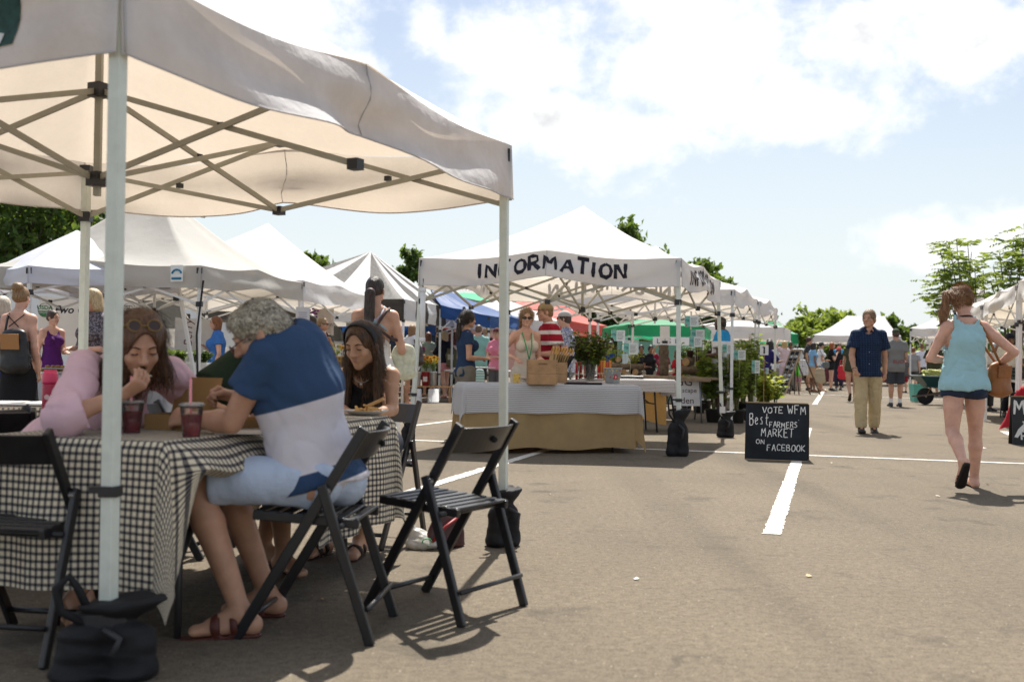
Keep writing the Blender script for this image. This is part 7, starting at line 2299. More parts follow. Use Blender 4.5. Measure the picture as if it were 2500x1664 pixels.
h = 1.76
J = dict(pelvis=XZ(500,5.40,.55),waist=P(560,1010,5.40),chest=P(608,945,5.34),neck=P(645,880,5.24),head=P(672,838,5.14),
         shR=P(578,888,5.12),shL=P(668,905,5.55),elR=P(478,985,4.95),wrR=P(560,1010,4.80),elL=P(700,960,5.5),wrL=P(650,1000,5.25),
         hipR=XZ(505,5.30,.53),hipL=XZ(520,5.5,.53),knR=XZ(690,5.25,.5),knL=XZ(700,5.45,.5),anR=XZ(700,5.35,.085),anL=XZ(650,5.55,.085),
         ftL=np.array([.9,-.3,-.05]),ftR=np.array([.6,-.7,-.05]),lat=nrm((-.35,-.92,0)),face=nrm((.75,-.35,-.55)),up=np.array([.3,0,.95]))
person('person in a dark green tee leaning on the table behind the grey-haired man',J,h,'m','olive',.0115,1.0,base=[J['pelvis'][0],J['pelvis'][1],0],hair=dict(style='short',c=(.02,.015,.012)),
       top=dict(mat=cloth((.014,.028,.014)),o=.014,hem=.05,sleeve=.62,so=1.3),bottom=dict(kind='shorts',mat=cloth((.04,.04,.045)),len=.8),shoes=dict(kind='flat',mat=M((.05,.035,.03),.6)),face=True)

h = 1.62
J = dict(pelvis=P(910,1078,6.14),waist=P(904,1030,6.12),chest=P(897,968,6.08),neck=P(893,903,6.02),head=P(884,843,5.93),
         shL=P(955,917,5.98),shR=P(836,919,6.10),elL=P(958,1000,5.92),wrL=P(905,1012,5.70),elR=P(826,1000,5.98),wrR=P(858,1010,5.74),
         hipL=P(945,1082,6.08),hipR=P(876,1082,6.12),knL=XZ(900,5.68,.50),knR=XZ(815,5.70,.50),anL=XZ(885,5.80,.08),anR=XZ(798,5.82,.08),
         ftL=np.array([-.15,-.98,-.05]),ftR=np.array([-.4,-.9,-.05]),lat=nrm((-.98,.2,0)),face=nrm((-.40,-.86,-.30)),up=np.array([-.05,-.1,1]))
gbase = [J['pelvis'][0],J['pelvis'][1],0]
girl,R_,s_,_ = person('person, a girl with long straight brown hair and a black headband, eyes lowered',J,h,'f','olive',.0105,.9,base=gbase,face='closed',hs=1.13,
                         hair=dict(style='long',c=(.030,.015,.008),hi=(.115,.058,.028),len=1.35,front=True,th=.045,amp=.02),top=dict(name='camisole',mat=cloth(BLACK),o=.006,hem=.04,sleeve=0,tank=.066,neckr=.075,vneck=.04,fold=.3),
                         bottom=dict(kind='shorts',mat=cloth((.03,.035,.05)),len=.45),shoes=dict(kind='flat',strap=True,mat=M((.035,.02,.015),.6)))
q = lambda x,y,z: J['head'] + R_ @ (np.array([x,y,z]) * s_) - np.array(gbase)
mb = MB(); V = []
for a in np.linspace(-1.75,1.75,21):
 for dz in (-.05,.05): V.append(q(.385 * math.sin(a),.13 + dz * 1.5 - .10 * abs(math.sin(a)),.13 + .40 * math.cos(a) - dz * .4))
mb.add(V,[(2 * i,2 * i + 1,2 * i + 3,2 * i + 2) for i in range(20)]); hb = mb.build('headband',M((.012,.012,.015),.6),girl,True)
hb.modifiers.new('thick','SOLIDIFY').thickness = .006
fw_ = nrm(np.cross(nrm(J['neck'] - J['pelvis']),J['lat'])); 
mb = MB(); c = J['neck'] - np.array(gbase); mb.tube([c + J['lat'] * x + fw_ * (.075 - 6 * x * x) + np.array([0,0,-.045 + 9 * x * x]) for x in np.linspace(-.06,.06,9)],.0018,5); mb.build('necklace',M((.5,.48,.45),.3,metal=.8),girl,True)
mb = MB(); mb.ball(c + fw_ * .079 + np.array([0,0,-.052]),.008,8,6); mb.build('pendant',M((.6,.6,.58),.3,metal=.7),girl,True)
for g in (-1,1):
 mb = MB(); a0 = J['sh' + ('L' if g < 0 else 'R')]; mb.tube([J['chest'] - np.array(gbase) + J['lat'] * g * .07 + fw_ * .09 + np.array([0,0,.0]),J['neck'] - np.array(gbase) + J['lat'] * g * .085 + fw_ * .05 + np.array([0,0,-.015]),J['neck'] - np.array(gbase) + J['lat'] * g * .09 - fw_ * .02 + np.array([0,0,-.005]),J['chest'] - np.array(gbase) + J['lat'] * g * .07 - fw_ * .08 + np.array([0,0,.05])],.0035,5); mb.build('strap',cloth(BLACK),girl,True)

# ------------------------------------------------------------------ the two walkers on the right
body,R_,s_,bs_,J = walker('person walking towards the camera in a dark navy checked shirt and khaki trousers',2118,746,1.80,168,foot_y=1056,sex='m',tone='tan',res=.010,arms=('walkb','walkf'),stride=.13,look=.42,
                              hair=dict(style='short',c=(.15,.095,.05),hi=(.36,.25,.14),th=.04),top=dict(mat=bands((.009,.017,.045),(.035,.08,.155),.034,.08,grid=True),o=.014,hem=.07,sleeve=.68,so=1.4,fold=1.8,neckr=.034,vneck=.03,flare=.012),
                              bottom=dict(kind='long',mat=M((.47,.38,.225),.85,noise=(5,.1),bump=(16,.5,.015)),len=2.0,wide=.010,o=.008,fold=3.0),shoes=dict(kind='shoe',mat=M((.014,.012,.012),.3)),face=True,hs=1.06,
                              grip={'L': dict(curl=.8),'R': dict(curl=.9)})
fw_ = -nrm(np.cross(J['lat'],(0,0,1.0))); fw_ = fw_ if np.dot(fw_,(0,-1,0)) > 0 else -fw_
for k in range(6):
 p = J['neck'] + (J['pelvis'] - J['neck']) * (.12 + k * .155); mb = MB(); mb.ball(p + fw_ * (.085 + .05 * min(1,k / 2) + (.012 if k > 2 else 0)) - np.array(bs_),.006,6,4); mb.build('button',M((.5,.5,.48),.4),body)
for g in (-1,1):
 mb = MB(); c = J['neck'] - np.array(bs_); mb.add([c + J['lat'] * g * .015 + fw_ * .10 + np.array([0,0,-.03]),c + J['lat'] * g * .07 + fw_ * .085 + np.array([0,0,-.055]),c + J['lat'] * g * .075 + fw_ * .02 + np.array([0,0,.03]),c + J['lat'] * g * .055 + fw_ * .05 + np.array([0,0,.035])],[(0,1,2,3)]); o = mb.build('collar',cloth((.012,.022,.055)),body); o.modifiers.new('thick','SOLIDIFY').thickness = .006
mb = MB(); w = J['wrR']; d = nrm(w - J['elR']); mb.tube([w - np.array(bs_) + .031 * (nrm(np.cross(d,(1,0,0))) * math.cos(a) + np.cross(d,nrm(np.cross(d,(1,0,0)))) * math.sin(a)) for a in np.linspace(0,6.283,13)],.006,5,False); mb.build('wristband',M(BLACK,.5),body,True)

h = 1.69
fp = G(2352,1192)
J = place(standing(h,'f',(((.075,.02,-.155),(-.04,.115,-.165)),((.135,-.045,-.12),(.085,.085,-.195))),stride=.16,look=.55,nod=.32,kick=.75,wide=.012),fp,-6)
tankm = M((.37,.60,.66),.85,noise=(7,.05),bump=(14,.5,.012),spec=.2,trans=.12)
body,R_,s_,bs_ = person('person walking away in a light blue tank top and denim shorts, brown ponytail',J,h,'f','pink',.009,1.03,base=[fp[0],fp[1],0],
                           hair=dict(style='pony',c=(.15,.068,.03),hi=(.40,.22,.11),side=-.85,len=1.5,pz=.20,tw=1.05,th=.05,amp=.022),top=dict(name='tank_top',mat=tankm,o=.020,hem=.035,sleeve=0,tank=.048,neckr=.062,fold=2.6,flare=.010),
                           bottom=dict(kind='shorts',mat=M((.010,.022,.055),.8,noise=(12,.25),bump=(60,.3,.004)),o=.010,len=.27,wide=.004,fold=.5),shoes=dict(kind='flat',strap=False,mat=M((.014,.010,.010),.6)),
                           grip={'R': dict(curl=.7)})
c = J['neck'] - np.array(bs_)
mb = MB(); mb.tube([c + np.array([.055 * math.cos(a),.052 * math.sin(a),.018 - .012 * math.sin(a)]) for a in np.linspace(0,6.283,17)],.009,6,False); mb.build('neck_cord',M(BLACK,.5),body,True)
for sd in 'LR':
 he,to,dn = J['_he' + sd],J['_to' + sd],J['_dn' + sd]; ft = nrm(to - he); sv = np.cross(ft,dn); b0 = np.array(bs_)
 mb = MB(); mb.tube([he + ft * .07 * h + sv * .028 * h + dn * .02 * h - b0,he + ft * .085 * h - dn * .016 * h - b0,he + ft * .105 * h + dn * .015 * h - b0,he + ft * .085 * h - dn * .016 * h - b0,he + ft * .07 * h - sv * .028 * h + dn * .02 * h - b0],.004,5); mb.build('thong_strap',M((.02,.012,.01),.6),body,True)
TAN = M((.26,.095,.025),.5,noise=(10,.2),bump=(30,.3,.005))
sh = J['shR'] + np.array([-.055,0,.03]); bgc = P(2440,925,float(fp[1]) + .03)
bag('shoulder_bag','tan leather shoulder bag on the hip of the woman in the light blue top',bgc,(.25,.12,.29),TAN,25,[bgc + np.array([0,-.03,.12]),bgc * .62 + sh * .38 + np.array([.0,-.13,.0]),sh * .72 + bgc * .28 + np.array([.015,-.085,.0]),sh + np.array([.0,-.035,.035]),sh + np.array([0.0,.05,.03]),bgc * .4 + sh * .6 + np.array([0.03,.11,0]),bgc + np.array([0,.05,.12])],flap=TAN,sw=.011)

# ------------------------------------------------------------------ round the information table
body,R_,s_,bs_,J = walker('person in a cream tank top with sunglasses and a green lanyard behind the crate',1282,765,1.63,196,dist=13.7,sex='f',tone='pink',res=.011,arms=('hold',((.10,-.03,-.135),(.03,.09,-.17))),look=.25,
                              hair=dict(style='pony',c=(.17,.09,.045),hi=(.42,.27,.14),side=.4,len=.8),top=dict(name='tank_top',mat=cloth((.66,.56,.47)),o=.006,hem=.05,sleeve=0,tank=.048,neckr=.062,vneck=.06),bottom=dict(kind='shorts',mat=cloth((.60,.54,.46)),len=.75,wide=.010),shoes=dict(kind='shoe',mat=M((.2,.15,.1),.6)),face='glasses',lean=.06)
fw_ = np.array([-math.sin(rad(196)),math.cos(rad(196)),0]); c = J['neck'] - np.array(bs_)
for g in (-1,1):
 mb = MB(); mb.tube([c + J['lat'] * g * .05 + fw_ * -.03 + np.array([0,0,.01]),c + J['lat'] * g * .06 + fw_ * .06 + np.array([0,0,-.03]),c + J['lat'] * g * .035 + fw_ * .155 + np.array([0,0,-.2]),c + fw_ * .165 + np.array([0,0,-.36])],.007,5); mb.build('lanyard',M((.03,.36,.13),.6),body,True)
walker('person in a red and white striped polo and tan cap leaning over the crates',1347,743,1.73,110,dist=14.0,sex='m',tone='pink',res=.011,arms=('hold','hold'),look=.1,lean=.10,
       hair=dict(style='cap',c=(.16,.09,.05),cap=(.34,.25,.14),th=.02),top=dict(mat=bands((.33,.012,.03),(.72,.70,.70),.135,.36,off=.15),o=.016,hem=.06,sleeve=.62,so=1.4,fold=1.2),bottom=dict(kind='long',mat=cloth((.06,.06,.07)),len=1.9),shoes=dict(kind='shoe',mat=M(BLACK,.5)),face=True)
walker('person in a pale cap, sunglasses and dark beard behind the striped polo',1381,766,1.72,78,dist=16.2,sex='m',tone='pink',res=.015,arms=('down','hold'),hair=dict(style='cap',c=(.04,.025,.018),cap=(.42,.41,.39)),top=dict(mat=blotch((.10,.12,.22),(.4,.4,.46),45),o=.014,hem=.05,sleeve=.6),bottom=dict(kind='long',mat=cloth((.03,.03,.035)),len=1.9),shoes=dict(kind='shoe',mat=M(BLACK,.5)),face='glasses')
walker('person in a navy tee and grey cargo shorts, dark ponytail, left of the information table',1138,761,1.62,292,dist=14.2,sex='f',tone='tan',res=.011,arms=('hold','hold'),look=-.1,hair=dict(style='pony',c=(.018,.014,.012),hi=(.085,.07,.06),len=1.5,pz=.05,tw=1.15,th=.05,amp=.03),
       top=dict(mat=cloth((.022,.045,.10)),o=.010,hem=.05,sleeve=.40,fold=1.1,vneck=.03),bottom=dict(kind='shorts',mat=M((.17,.155,.125),.9,noise=(6,.15),bump=(20,.6,.012)),len=.9,wide=.012,o=.010),shoes=dict(kind='flat',mat=M((.05,.03,.02),.6)),face=True)

# ------------------------------------------------------------------ left-hand stalls
body,R_,s_,bs_,J = walker('person with a long dark ponytail in a white low-backed dress, standing behind the girl',915,684,1.72,8,dist=9.5,sex='f',tone='tan',res=.010,build=1.02,arms=('hold',((.05,-.02,-.168),(.03,.11,-.20))),look=.35,
                              hair=dict(style='pony',c=(.013,.009,.007),hi=(.06,.042,.034),len=2.0,pz=-.02,tw=1.6,strands=0,th=.02,amp=.03,tie=(.4,.02,.05)),top=dict(name='dress',mat=cloth((.70,.67,.62)),o=.008,hem=.02,sleeve=0,tank=.075,neckr=.06,lowback=.155,fold=.7),
                              bottom=dict(kind='skirt',mat=cloth((.70,.67,.62)),len=.30,flare=.03,o=.012,rise=.07,fold=1.5),shoes=dict(kind='flat',mat=M((.06,.03,.02),.6)))
fl = blotch((.40,.30,.34),(.18,.36,.40),55); b0 = np.array(bs_); bk = -np.array([-math.sin(rad(8)),math.cos(rad(8)),0])
for g,(e0,e1) in ((-1,((.02,.02),(-.10,-.13))),(1,((.035,.02),(.125,-.15)))):
 p0 = J['neck'] + J['lat'] * (g * .075) + np.array([0,0,-.005]) - b0; 
 mb = MB(); mb.tube([p0 + bk * .01 + np.array([0,0,.02]),p0 + bk * .09 + np.array([0,0,-.05]) + J['lat'] * (-g * .02),J['chest'] - b0 + bk * .128 + np.array([0,0,.06]) + J['lat'] * (-g * .01),J['chest'] - b0 + bk * .118 + J['lat'] * (-g * .10) + np.array([0,0,-.01])],.013,6); mb.build('halter_strap',fl,body,True)
bgc = J['hipR'] + np.array([.16,.05,.1])
bag('shoulder_bag','cream cloth bag with brown strap hanging beside the white dress',bgc,(.22,.12,.30),M((.55,.55,.42),.8,noise=(20,.25)),20,[bgc + np.array([0,0,.16]),J['shL'] * .25 + bgc * .75 + np.array([0,-.16,.1]),J['chest'] + np.array([.03,-.165,.02]),J['neck'] + np.array([.10,-.09,-.03]),J['neck'] + np.array([.12,.0,.0])],strapm=M((.05,.022,.016),.6),sw=.014)
walker('person with short pale hair in a royal blue top at the left edge',2,722,1.62,340,sex='f',tone='pink',res=.014,arms=('hip',((.10,-.04,-.14),(.06,.08,-.20))),build=1.12,hair=dict(style='bob',c=(.38,.33,.26),hi=(.62,.56,.46)),top=dict(mat=cloth((.018,.035,.26)),o=.018,hem=.08,sleeve=.85,fold=1.5),bottom=dict(kind='long',mat=cloth((.68,.66,.66)),len=1.9,wide=.010),shoes=dict(kind='shoe',mat=M((.3,.3,.3),.6)))
body,R_,s_,bs_,J = walker('person with a loose hair bun in a black strappy patterned dress seen from behind',47,700,1.70,350,dist=11.4,sex='f',tone='pink',res=.013,arms=('down','down'),hair=dict(style='bun',c=(.14,.08,.04),hi=(.36,.23,.12),tw=1.35,amp=.03),top=dict(name='dress',mat=blotch((.012,.012,.016),(.16,.16,.18),60,.62),o=.008,hem=.03,sleeve=0,tank=.07,neckr=.075,lowback=.10),bottom=dict(kind='skirt',mat=cloth(BLACK),len=.30,flare=.03),shoes=dict(kind='flat',mat=M(BLACK,.6)))
b0 = np.array(bs_)
for g in (-1,1): mb = MB(); mb.tube([J['neck'] - b0 + np.array([g * .08,.02,.02]),J['neck'] - b0 + np.array([g * .08,-.08,-.03]),J['chest'] - b0 + np.array([-g * .05,-.125,.03])],.005,5); mb.build('strap',cloth(BLACK),body,True)
bc = J['chest'] + np.array([.05,-.22,-.22])
bag('backpack','black leather backpack with a tan flap between the blue top and the strappy dress',bc,(.34,.16,.44),M((.014,.014,.016),.4,noise=(9,.3)),-10,[bc + np.array([-.1,.02,.2]),J['shL'] + np.array([.05,-.07,.03]),J['shL'] + np.array([.04,.06,.02])],flap=M((.36,.17,.06),.5),cat='backpack')
walker('person in a purple tank top behind the left stall, looking right',127,757,1.62,225,sex='f',tone='pink',res=.014,arms=('hold','down'),look=-.5,hair=dict(style='up',c=(.035,.02,.014),tw=.6),top=dict(name='tank_top',mat=cloth((.075,.012,.11)),o=.008,hem=.05,sleeve=0,tank=.05,neckr=.07,vneck=.05),bottom=dict(kind='skirt',mat=cloth((.075,.012,.11)),len=.25),shoes=dict(kind='shoe',mat=M(BLACK,.5)),face=True)
walker('person with blonde bobbed hair in a dark patterned top, head bent, behind the tent leg',232,714,1.70,150,dist=11.8,sex='f',tone='pink',res=.013,arms=('hold','hold'),look=.6,nod=.35,hair=dict(style='bob',c=(.30,.20,.10),hi=(.58,.44,.26),th=.06),top=dict(mat=blotch((.05,.045,.06),(.20,.17,.19),50),o=.018,hem=.06,sleeve=.9,fold=1.4),bottom=dict(kind='long',mat=cloth((.05,.05,.06)),len=1.9),shoes=dict(kind='shoe',mat=M(BLACK,.5)),face=True)
walker('person with short auburn hair in a bright blue tee, facing left by the white tubs',530,772,1.62,105,sex='f',tone='pink',res=.013,build=1.15,arms=('down','holdup'),look=-.15,hair=dict(style='bob',c=(.11,.035,.014),hi=(.30,.12,.045),th=.05),top=dict(mat=M((.035,.14,.42),.85,noise=(4,.1),bump=(18,.5,.012)),o=.014,hem=.04,sleeve=.5),bottom=dict(kind='long',mat=cloth((.03,.03,.035)),len=1.9),shoes=dict(kind='shoe',mat=M(BLACK,.5)),face=True)
walker('person in a straw hat and white shirt seen from behind',731,772,1.66,20,sex='f',tone='tan',res=.016,arms=('hold','hold'),hair=dict(style='bob',c=(.06,.035,.02),hat=(.40,.24,.11)),top=dict(mat=cloth((.68,.68,.68)),o=.014,hem=.04,sleeve=.6),bottom=dict(kind='long',mat=cloth((.05,.05,.06)),len=1.9),shoes=dict(kind='shoe',mat=M(BLACK,.5)))
walker('person with dark hair in a pale denim shirt beside the paper notice',760,766,1.68,30,sex='f',tone='tan',res=.016,arms=('hold','hold'),hair=dict(style='long',c=(.03,.018,.012),len=.7),top=dict(mat=cloth((.14,.26,.44)),o=.014,hem=.04,sleeve=1.5),bottom=dict(kind='long',mat=cloth((.04,.05,.08)),len=1.9),shoes=dict(kind='shoe',mat=M(BLACK,.5)))
walker('person in black with sunglasses and pulled-back blonde hair holding a brown bag',786,775,1.66,222,sex='f',tone='tan',res=.014,arms=('chin','hold'),look=-.7,hair=dict(style='pony',c=(.17,.10,.05),hi=(.42,.29,.16),len=.8),top=dict(mat=cloth((.012,.014,.022)),o=.010,hem=.04,sleeve=.6,vneck=.09),bottom=dict(kind='long',mat=cloth((.05,.05,.06)),len=1.9),shoes=dict(kind='shoe',mat=M(BLACK,.5)),face='glasses')
body,R_,s_,bs_,J = walker('person in a loose white top and white shorts with a brown backpack',1003,787,1.66,330,foot_y=990,sex='f',tone='tan',res=.015,arms=('down','hold'),hair=dict(style='long',c=(.15,.08,.035),hi=(.36,.22,.11),len=.5),top=dict(mat=cloth((.70,.70,.72)),o=.022,hem=.07,sleeve=.5,fold=1.6),bottom=dict(kind='shorts',mat=cloth((.70,.70,.72)),len=.35),shoes=dict(kind='flat',mat=M((.05,.03,.025),.6)))
bc = J['waist'] + np.array([.10,-.22,0.0]); bag('backpack','shiny dark brown backpack worn by the woman in white',bc,(.34,.2,.42),M((.03,.016,.013),.28,spec=.6),10,[bc + np.array([0,.02,.19]),J['shR'] + np.array([-.05,-.1,.02]),J['shR'] + np.array([-.05,.08,.02])],cat='backpack',sw=.018)
walker('person with brown hair in a sage green dress hugging the flower stall',1046,806,1.62,30,dist=28,sex='f',tone='tan',res=.02,arms=('reach','hold'),hair=dict(style='bob',c=(.09,.035,.02)),top=dict(name='dress',mat=cloth((.30,.36,.28)),o=.012,hem=.04,sleeve=.3),bottom=dict(kind='skirt',mat=cloth((.30,.36,.28)),len=.2),shoes=dict(kind='flat',mat=M((.05,.03,.02),.6)))
walker('person in a dark brown cap and dark shirt beside the pale truck',1061,790,1.82,40,dist=30,sex='m',tone='olive',res=.02,arms=('hold','hold'),hair=dict(style='cap',c=(.03,.02,.014),cap=(.07,.045,.02)),top=dict(mat=cloth((.016,.015,.016)),o=.014,hem=.05,sleeve=.6),bottom=dict(kind='long',mat=cloth((.04,.04,.045)),len=1.9),shoes=dict(kind='shoe',mat=M(BLACK,.5)))
body,R_,s_,bs_,J = walker('person with short blonde hair in a navy top and pink shorts at the flower stall',1085,798,1.66,35,foot_y=970,sex='f',tone='pink',res=.015,arms=('reach','hold'),stride=.14,hair=dict(style='bob',c=(.36,.26,.14),hi=(.62,.50,.31),th=.02),top=dict(mat=cloth((.010,.012,.022)),o=.010,hem=.02,sleeve=1.3),bottom=dict(kind='shorts',mat=cloth((.60,.24,.26)),len=.55,wide=.018),shoes=dict(kind='flat',mat=M((.35,.05,.06),.6)))
bc = J['hipR'] + np.array([.10,-.16,.12]); t_ = bag('shoulder_bag','olive canvas tote with a pale printed square on the back of the blonde woman',bc,(.42,.14,.44),M((.12,.115,.065),.9),-15,[bc + np.array([-.1,0,.2]),J['shR'] + np.array([-.02,-.06,.03]),J['shR'] + np.array([0,.05,.02]),bc + np.array([.08,.02,.2])],sw=.016,taper=.7)
mb = MB(); mb.box((0,-.075,.02),(.15,.006,.13)); mb.build('printed_square',M((.45,.44,.38),.8,noise=(60,.5)),t_)
walker('person in a pale teal tee seen from behind, near the blue tent corner',1168,794,1.72,350,dist=24,sex='m',tone='pink',res=.018,build=1.1,arms=('hold','hold'),hair=dict(style='short',c=(.07,.045,.03),th=.01),top=dict(mat=cloth((.22,.42,.38)),o=.018,hem=.07,sleeve=.6),bottom=dict(kind='shorts',mat=cloth((.03,.03,.035)),len=.9),shoes=dict(kind='shoe',mat=M(BLACK,.5)))
walker('person with short fair hair in a black top and dark red shorts',1190,800,1.72,10,dist=25.5,sex='f',tone='pink',res=.018,arms=('hold','hold'),hair=dict(style='short',c=(.22,.14,.07)),top=dict(mat=cloth(BLACK),o=.012,hem=.04,sleeve=.5),bottom=dict(kind='shorts',mat=cloth((.13,.012,.025)),len=.8,wide=.010),shoes=dict(kind='shoe',mat=M(BLACK,.5)))
walker('person in a pink tee, grey trousers and a dark cap with arms folded',1214,800,1.60,160,dist=22,sex='f',tone='pink',res=.016,arms=('cross','cross'),hair=dict(style='cap',c=(.12,.07,.04),cap=(.09,.03,.025)),top=dict(mat=cloth((.62,.20,.28)),o=.014,hem=.05,sleeve=.6),bottom=dict(kind='long',mat=cloth((.10,.10,.11)),len=1.9),shoes=dict(kind='shoe',mat=M(BLACK,.5)),face=True)
bp_ = XZ(1182,23.6,1.02); bag('shopping_bag','turquoise and white striped shopping bag hanging behind the navy tee',(XZ(1172,21,.62)),(.20,.1,.34),bands((.20,.42,.36),(.6,.62,.6),.05,.4),0,None,cat='shopping bag')

# ------------------------------------------------------------------ under the row of white tents
body,R_,s_,bs_,J = walker('person with close-cropped dark hair in a blue and white tee at the plant stall',1762,776,1.76,60,dist=18.4,sex='m',tone='dark',res=.015,arms=('hold','hold'),look=-.2,hair=dict(style='short',c=(.008,.007,.006),th=-.012,amp=.004,bald=False),top=dict(mat=blocks((0,0,1),(0,0,0),[(1.34,(.02,.26,.55))],(.64,.66,.70)),o=.024,hem=.10,sleeve=.6,fold=1.4),bottom=dict(kind='shorts',mat=cloth((.6,.6,.62)),len=1.0,wide=.010),shoes=dict(kind='shoe',mat=M((.5,.5,.5),.5)))
for (px,hy,hgt,d,ang,col,hc,tone,lab) in ((1588,843,1.34,25.5,200,BLACK,(.012,.01,.009),'brown','person in black sitting in the shade of the green stall'),(1566,842,1.35,26.0,170,(.02,.02,.022),(.01,.008,.007),'brown','person in dark clothes at the left of the green stall, behind the pole'),(1618,850,1.30,24.5,150,(.25,.02,.06),(.02,.014,.012),'tan','person in a dark pink top raising an arm behind the upright log'),(1655,862,1.22,22.0,40,(.35,.018,.03),(.07,.03,.016),'fair','person, a brown-haired child in a red top right of the upright log'),(1490,838,1.42,26,300,(.02,.05,.16),(.03,.02,.016),'tan','person in a blue top left of the green stall')):
 walker(lab,px,hy,hgt,ang,dist=d,sex='f',tone=tone,res=.02,arms=('hold','up' if 'raising' in lab else 'hold'),hair=dict(style='bob' if hgt < 1.32 else 'short',c=hc),top=dict(mat=cloth(col),o=.014,hem=.05,sleeve=.6),bottom=dict(kind='long',mat=cloth((.02,.02,.025)),len=1.9),shoes=dict(kind='shoe',mat=M(BLACK,.5)))
walker('person in a dark navy dress bending over beside the price card',1862,846,1.52,300,dist=25,sex='f',tone='brown',res=.018,arms=('reach','reach'),lean=.35,hair=dict(style='bob',c=(.012,.009,.008)),top=dict(mat=cloth((.022,.018,.10)),o=.024,hem=.05,sleeve=.9,fold=1.5),bottom=dict(kind='skirt',mat=cloth((.022,.018,.10)),len=.3,flare=.05),shoes=dict(kind='flat',mat=M(BLACK,.6)))
walker('person in a white tee behind the plant stall, left of the lunch board',1880,840,1.60,80,dist=30,sex='m',tone='tan',res=.02,arms=('hold','down'),hair=dict(style='short',c=(.03,.02,.015)),top=dict(mat=cloth(WHITE),o=.014,hem=.05,sleeve=.6),bottom=dict(kind='long',mat=cloth((.03,.03,.06)),len=1.9),shoes=dict(kind='shoe',mat=M(BLACK,.5)))
walker('person with long blonde hair in pale pink behind the lunch board',1916,822,1.64,20,dist=35,sex='f',tone='fair',res=.02,arms=('up','hold'),hair=dict(style='long',c=(.32,.20,.08),hi=(.6,.42,.2),len=.8),top=dict(mat=cloth((.6,.46,.48)),o=.014,hem=.05,sleeve=.6),bottom=dict(kind='long',mat=cloth((.5,.4,.5)),len=1.9),shoes=dict(kind='shoe',mat=M((.2,.1,.1),.5)))
walker('person with tied-back dark hair and sunglasses above the lunch board',1930,825,1.66,170,dist=38,sex='f',tone='brown',res=.02,arms=('hold','hold'),hair=dict(style='up',c=(.02,.012,.01)),top=dict(mat=cloth((.5,.42,.42)),o=.014,hem=.05,sleeve=.5),bottom=dict(kind='long',mat=cloth((.2,.2,.25)),len=1.9),shoes=dict(kind='shoe',mat=M(BLACK,.5)),face='glasses')

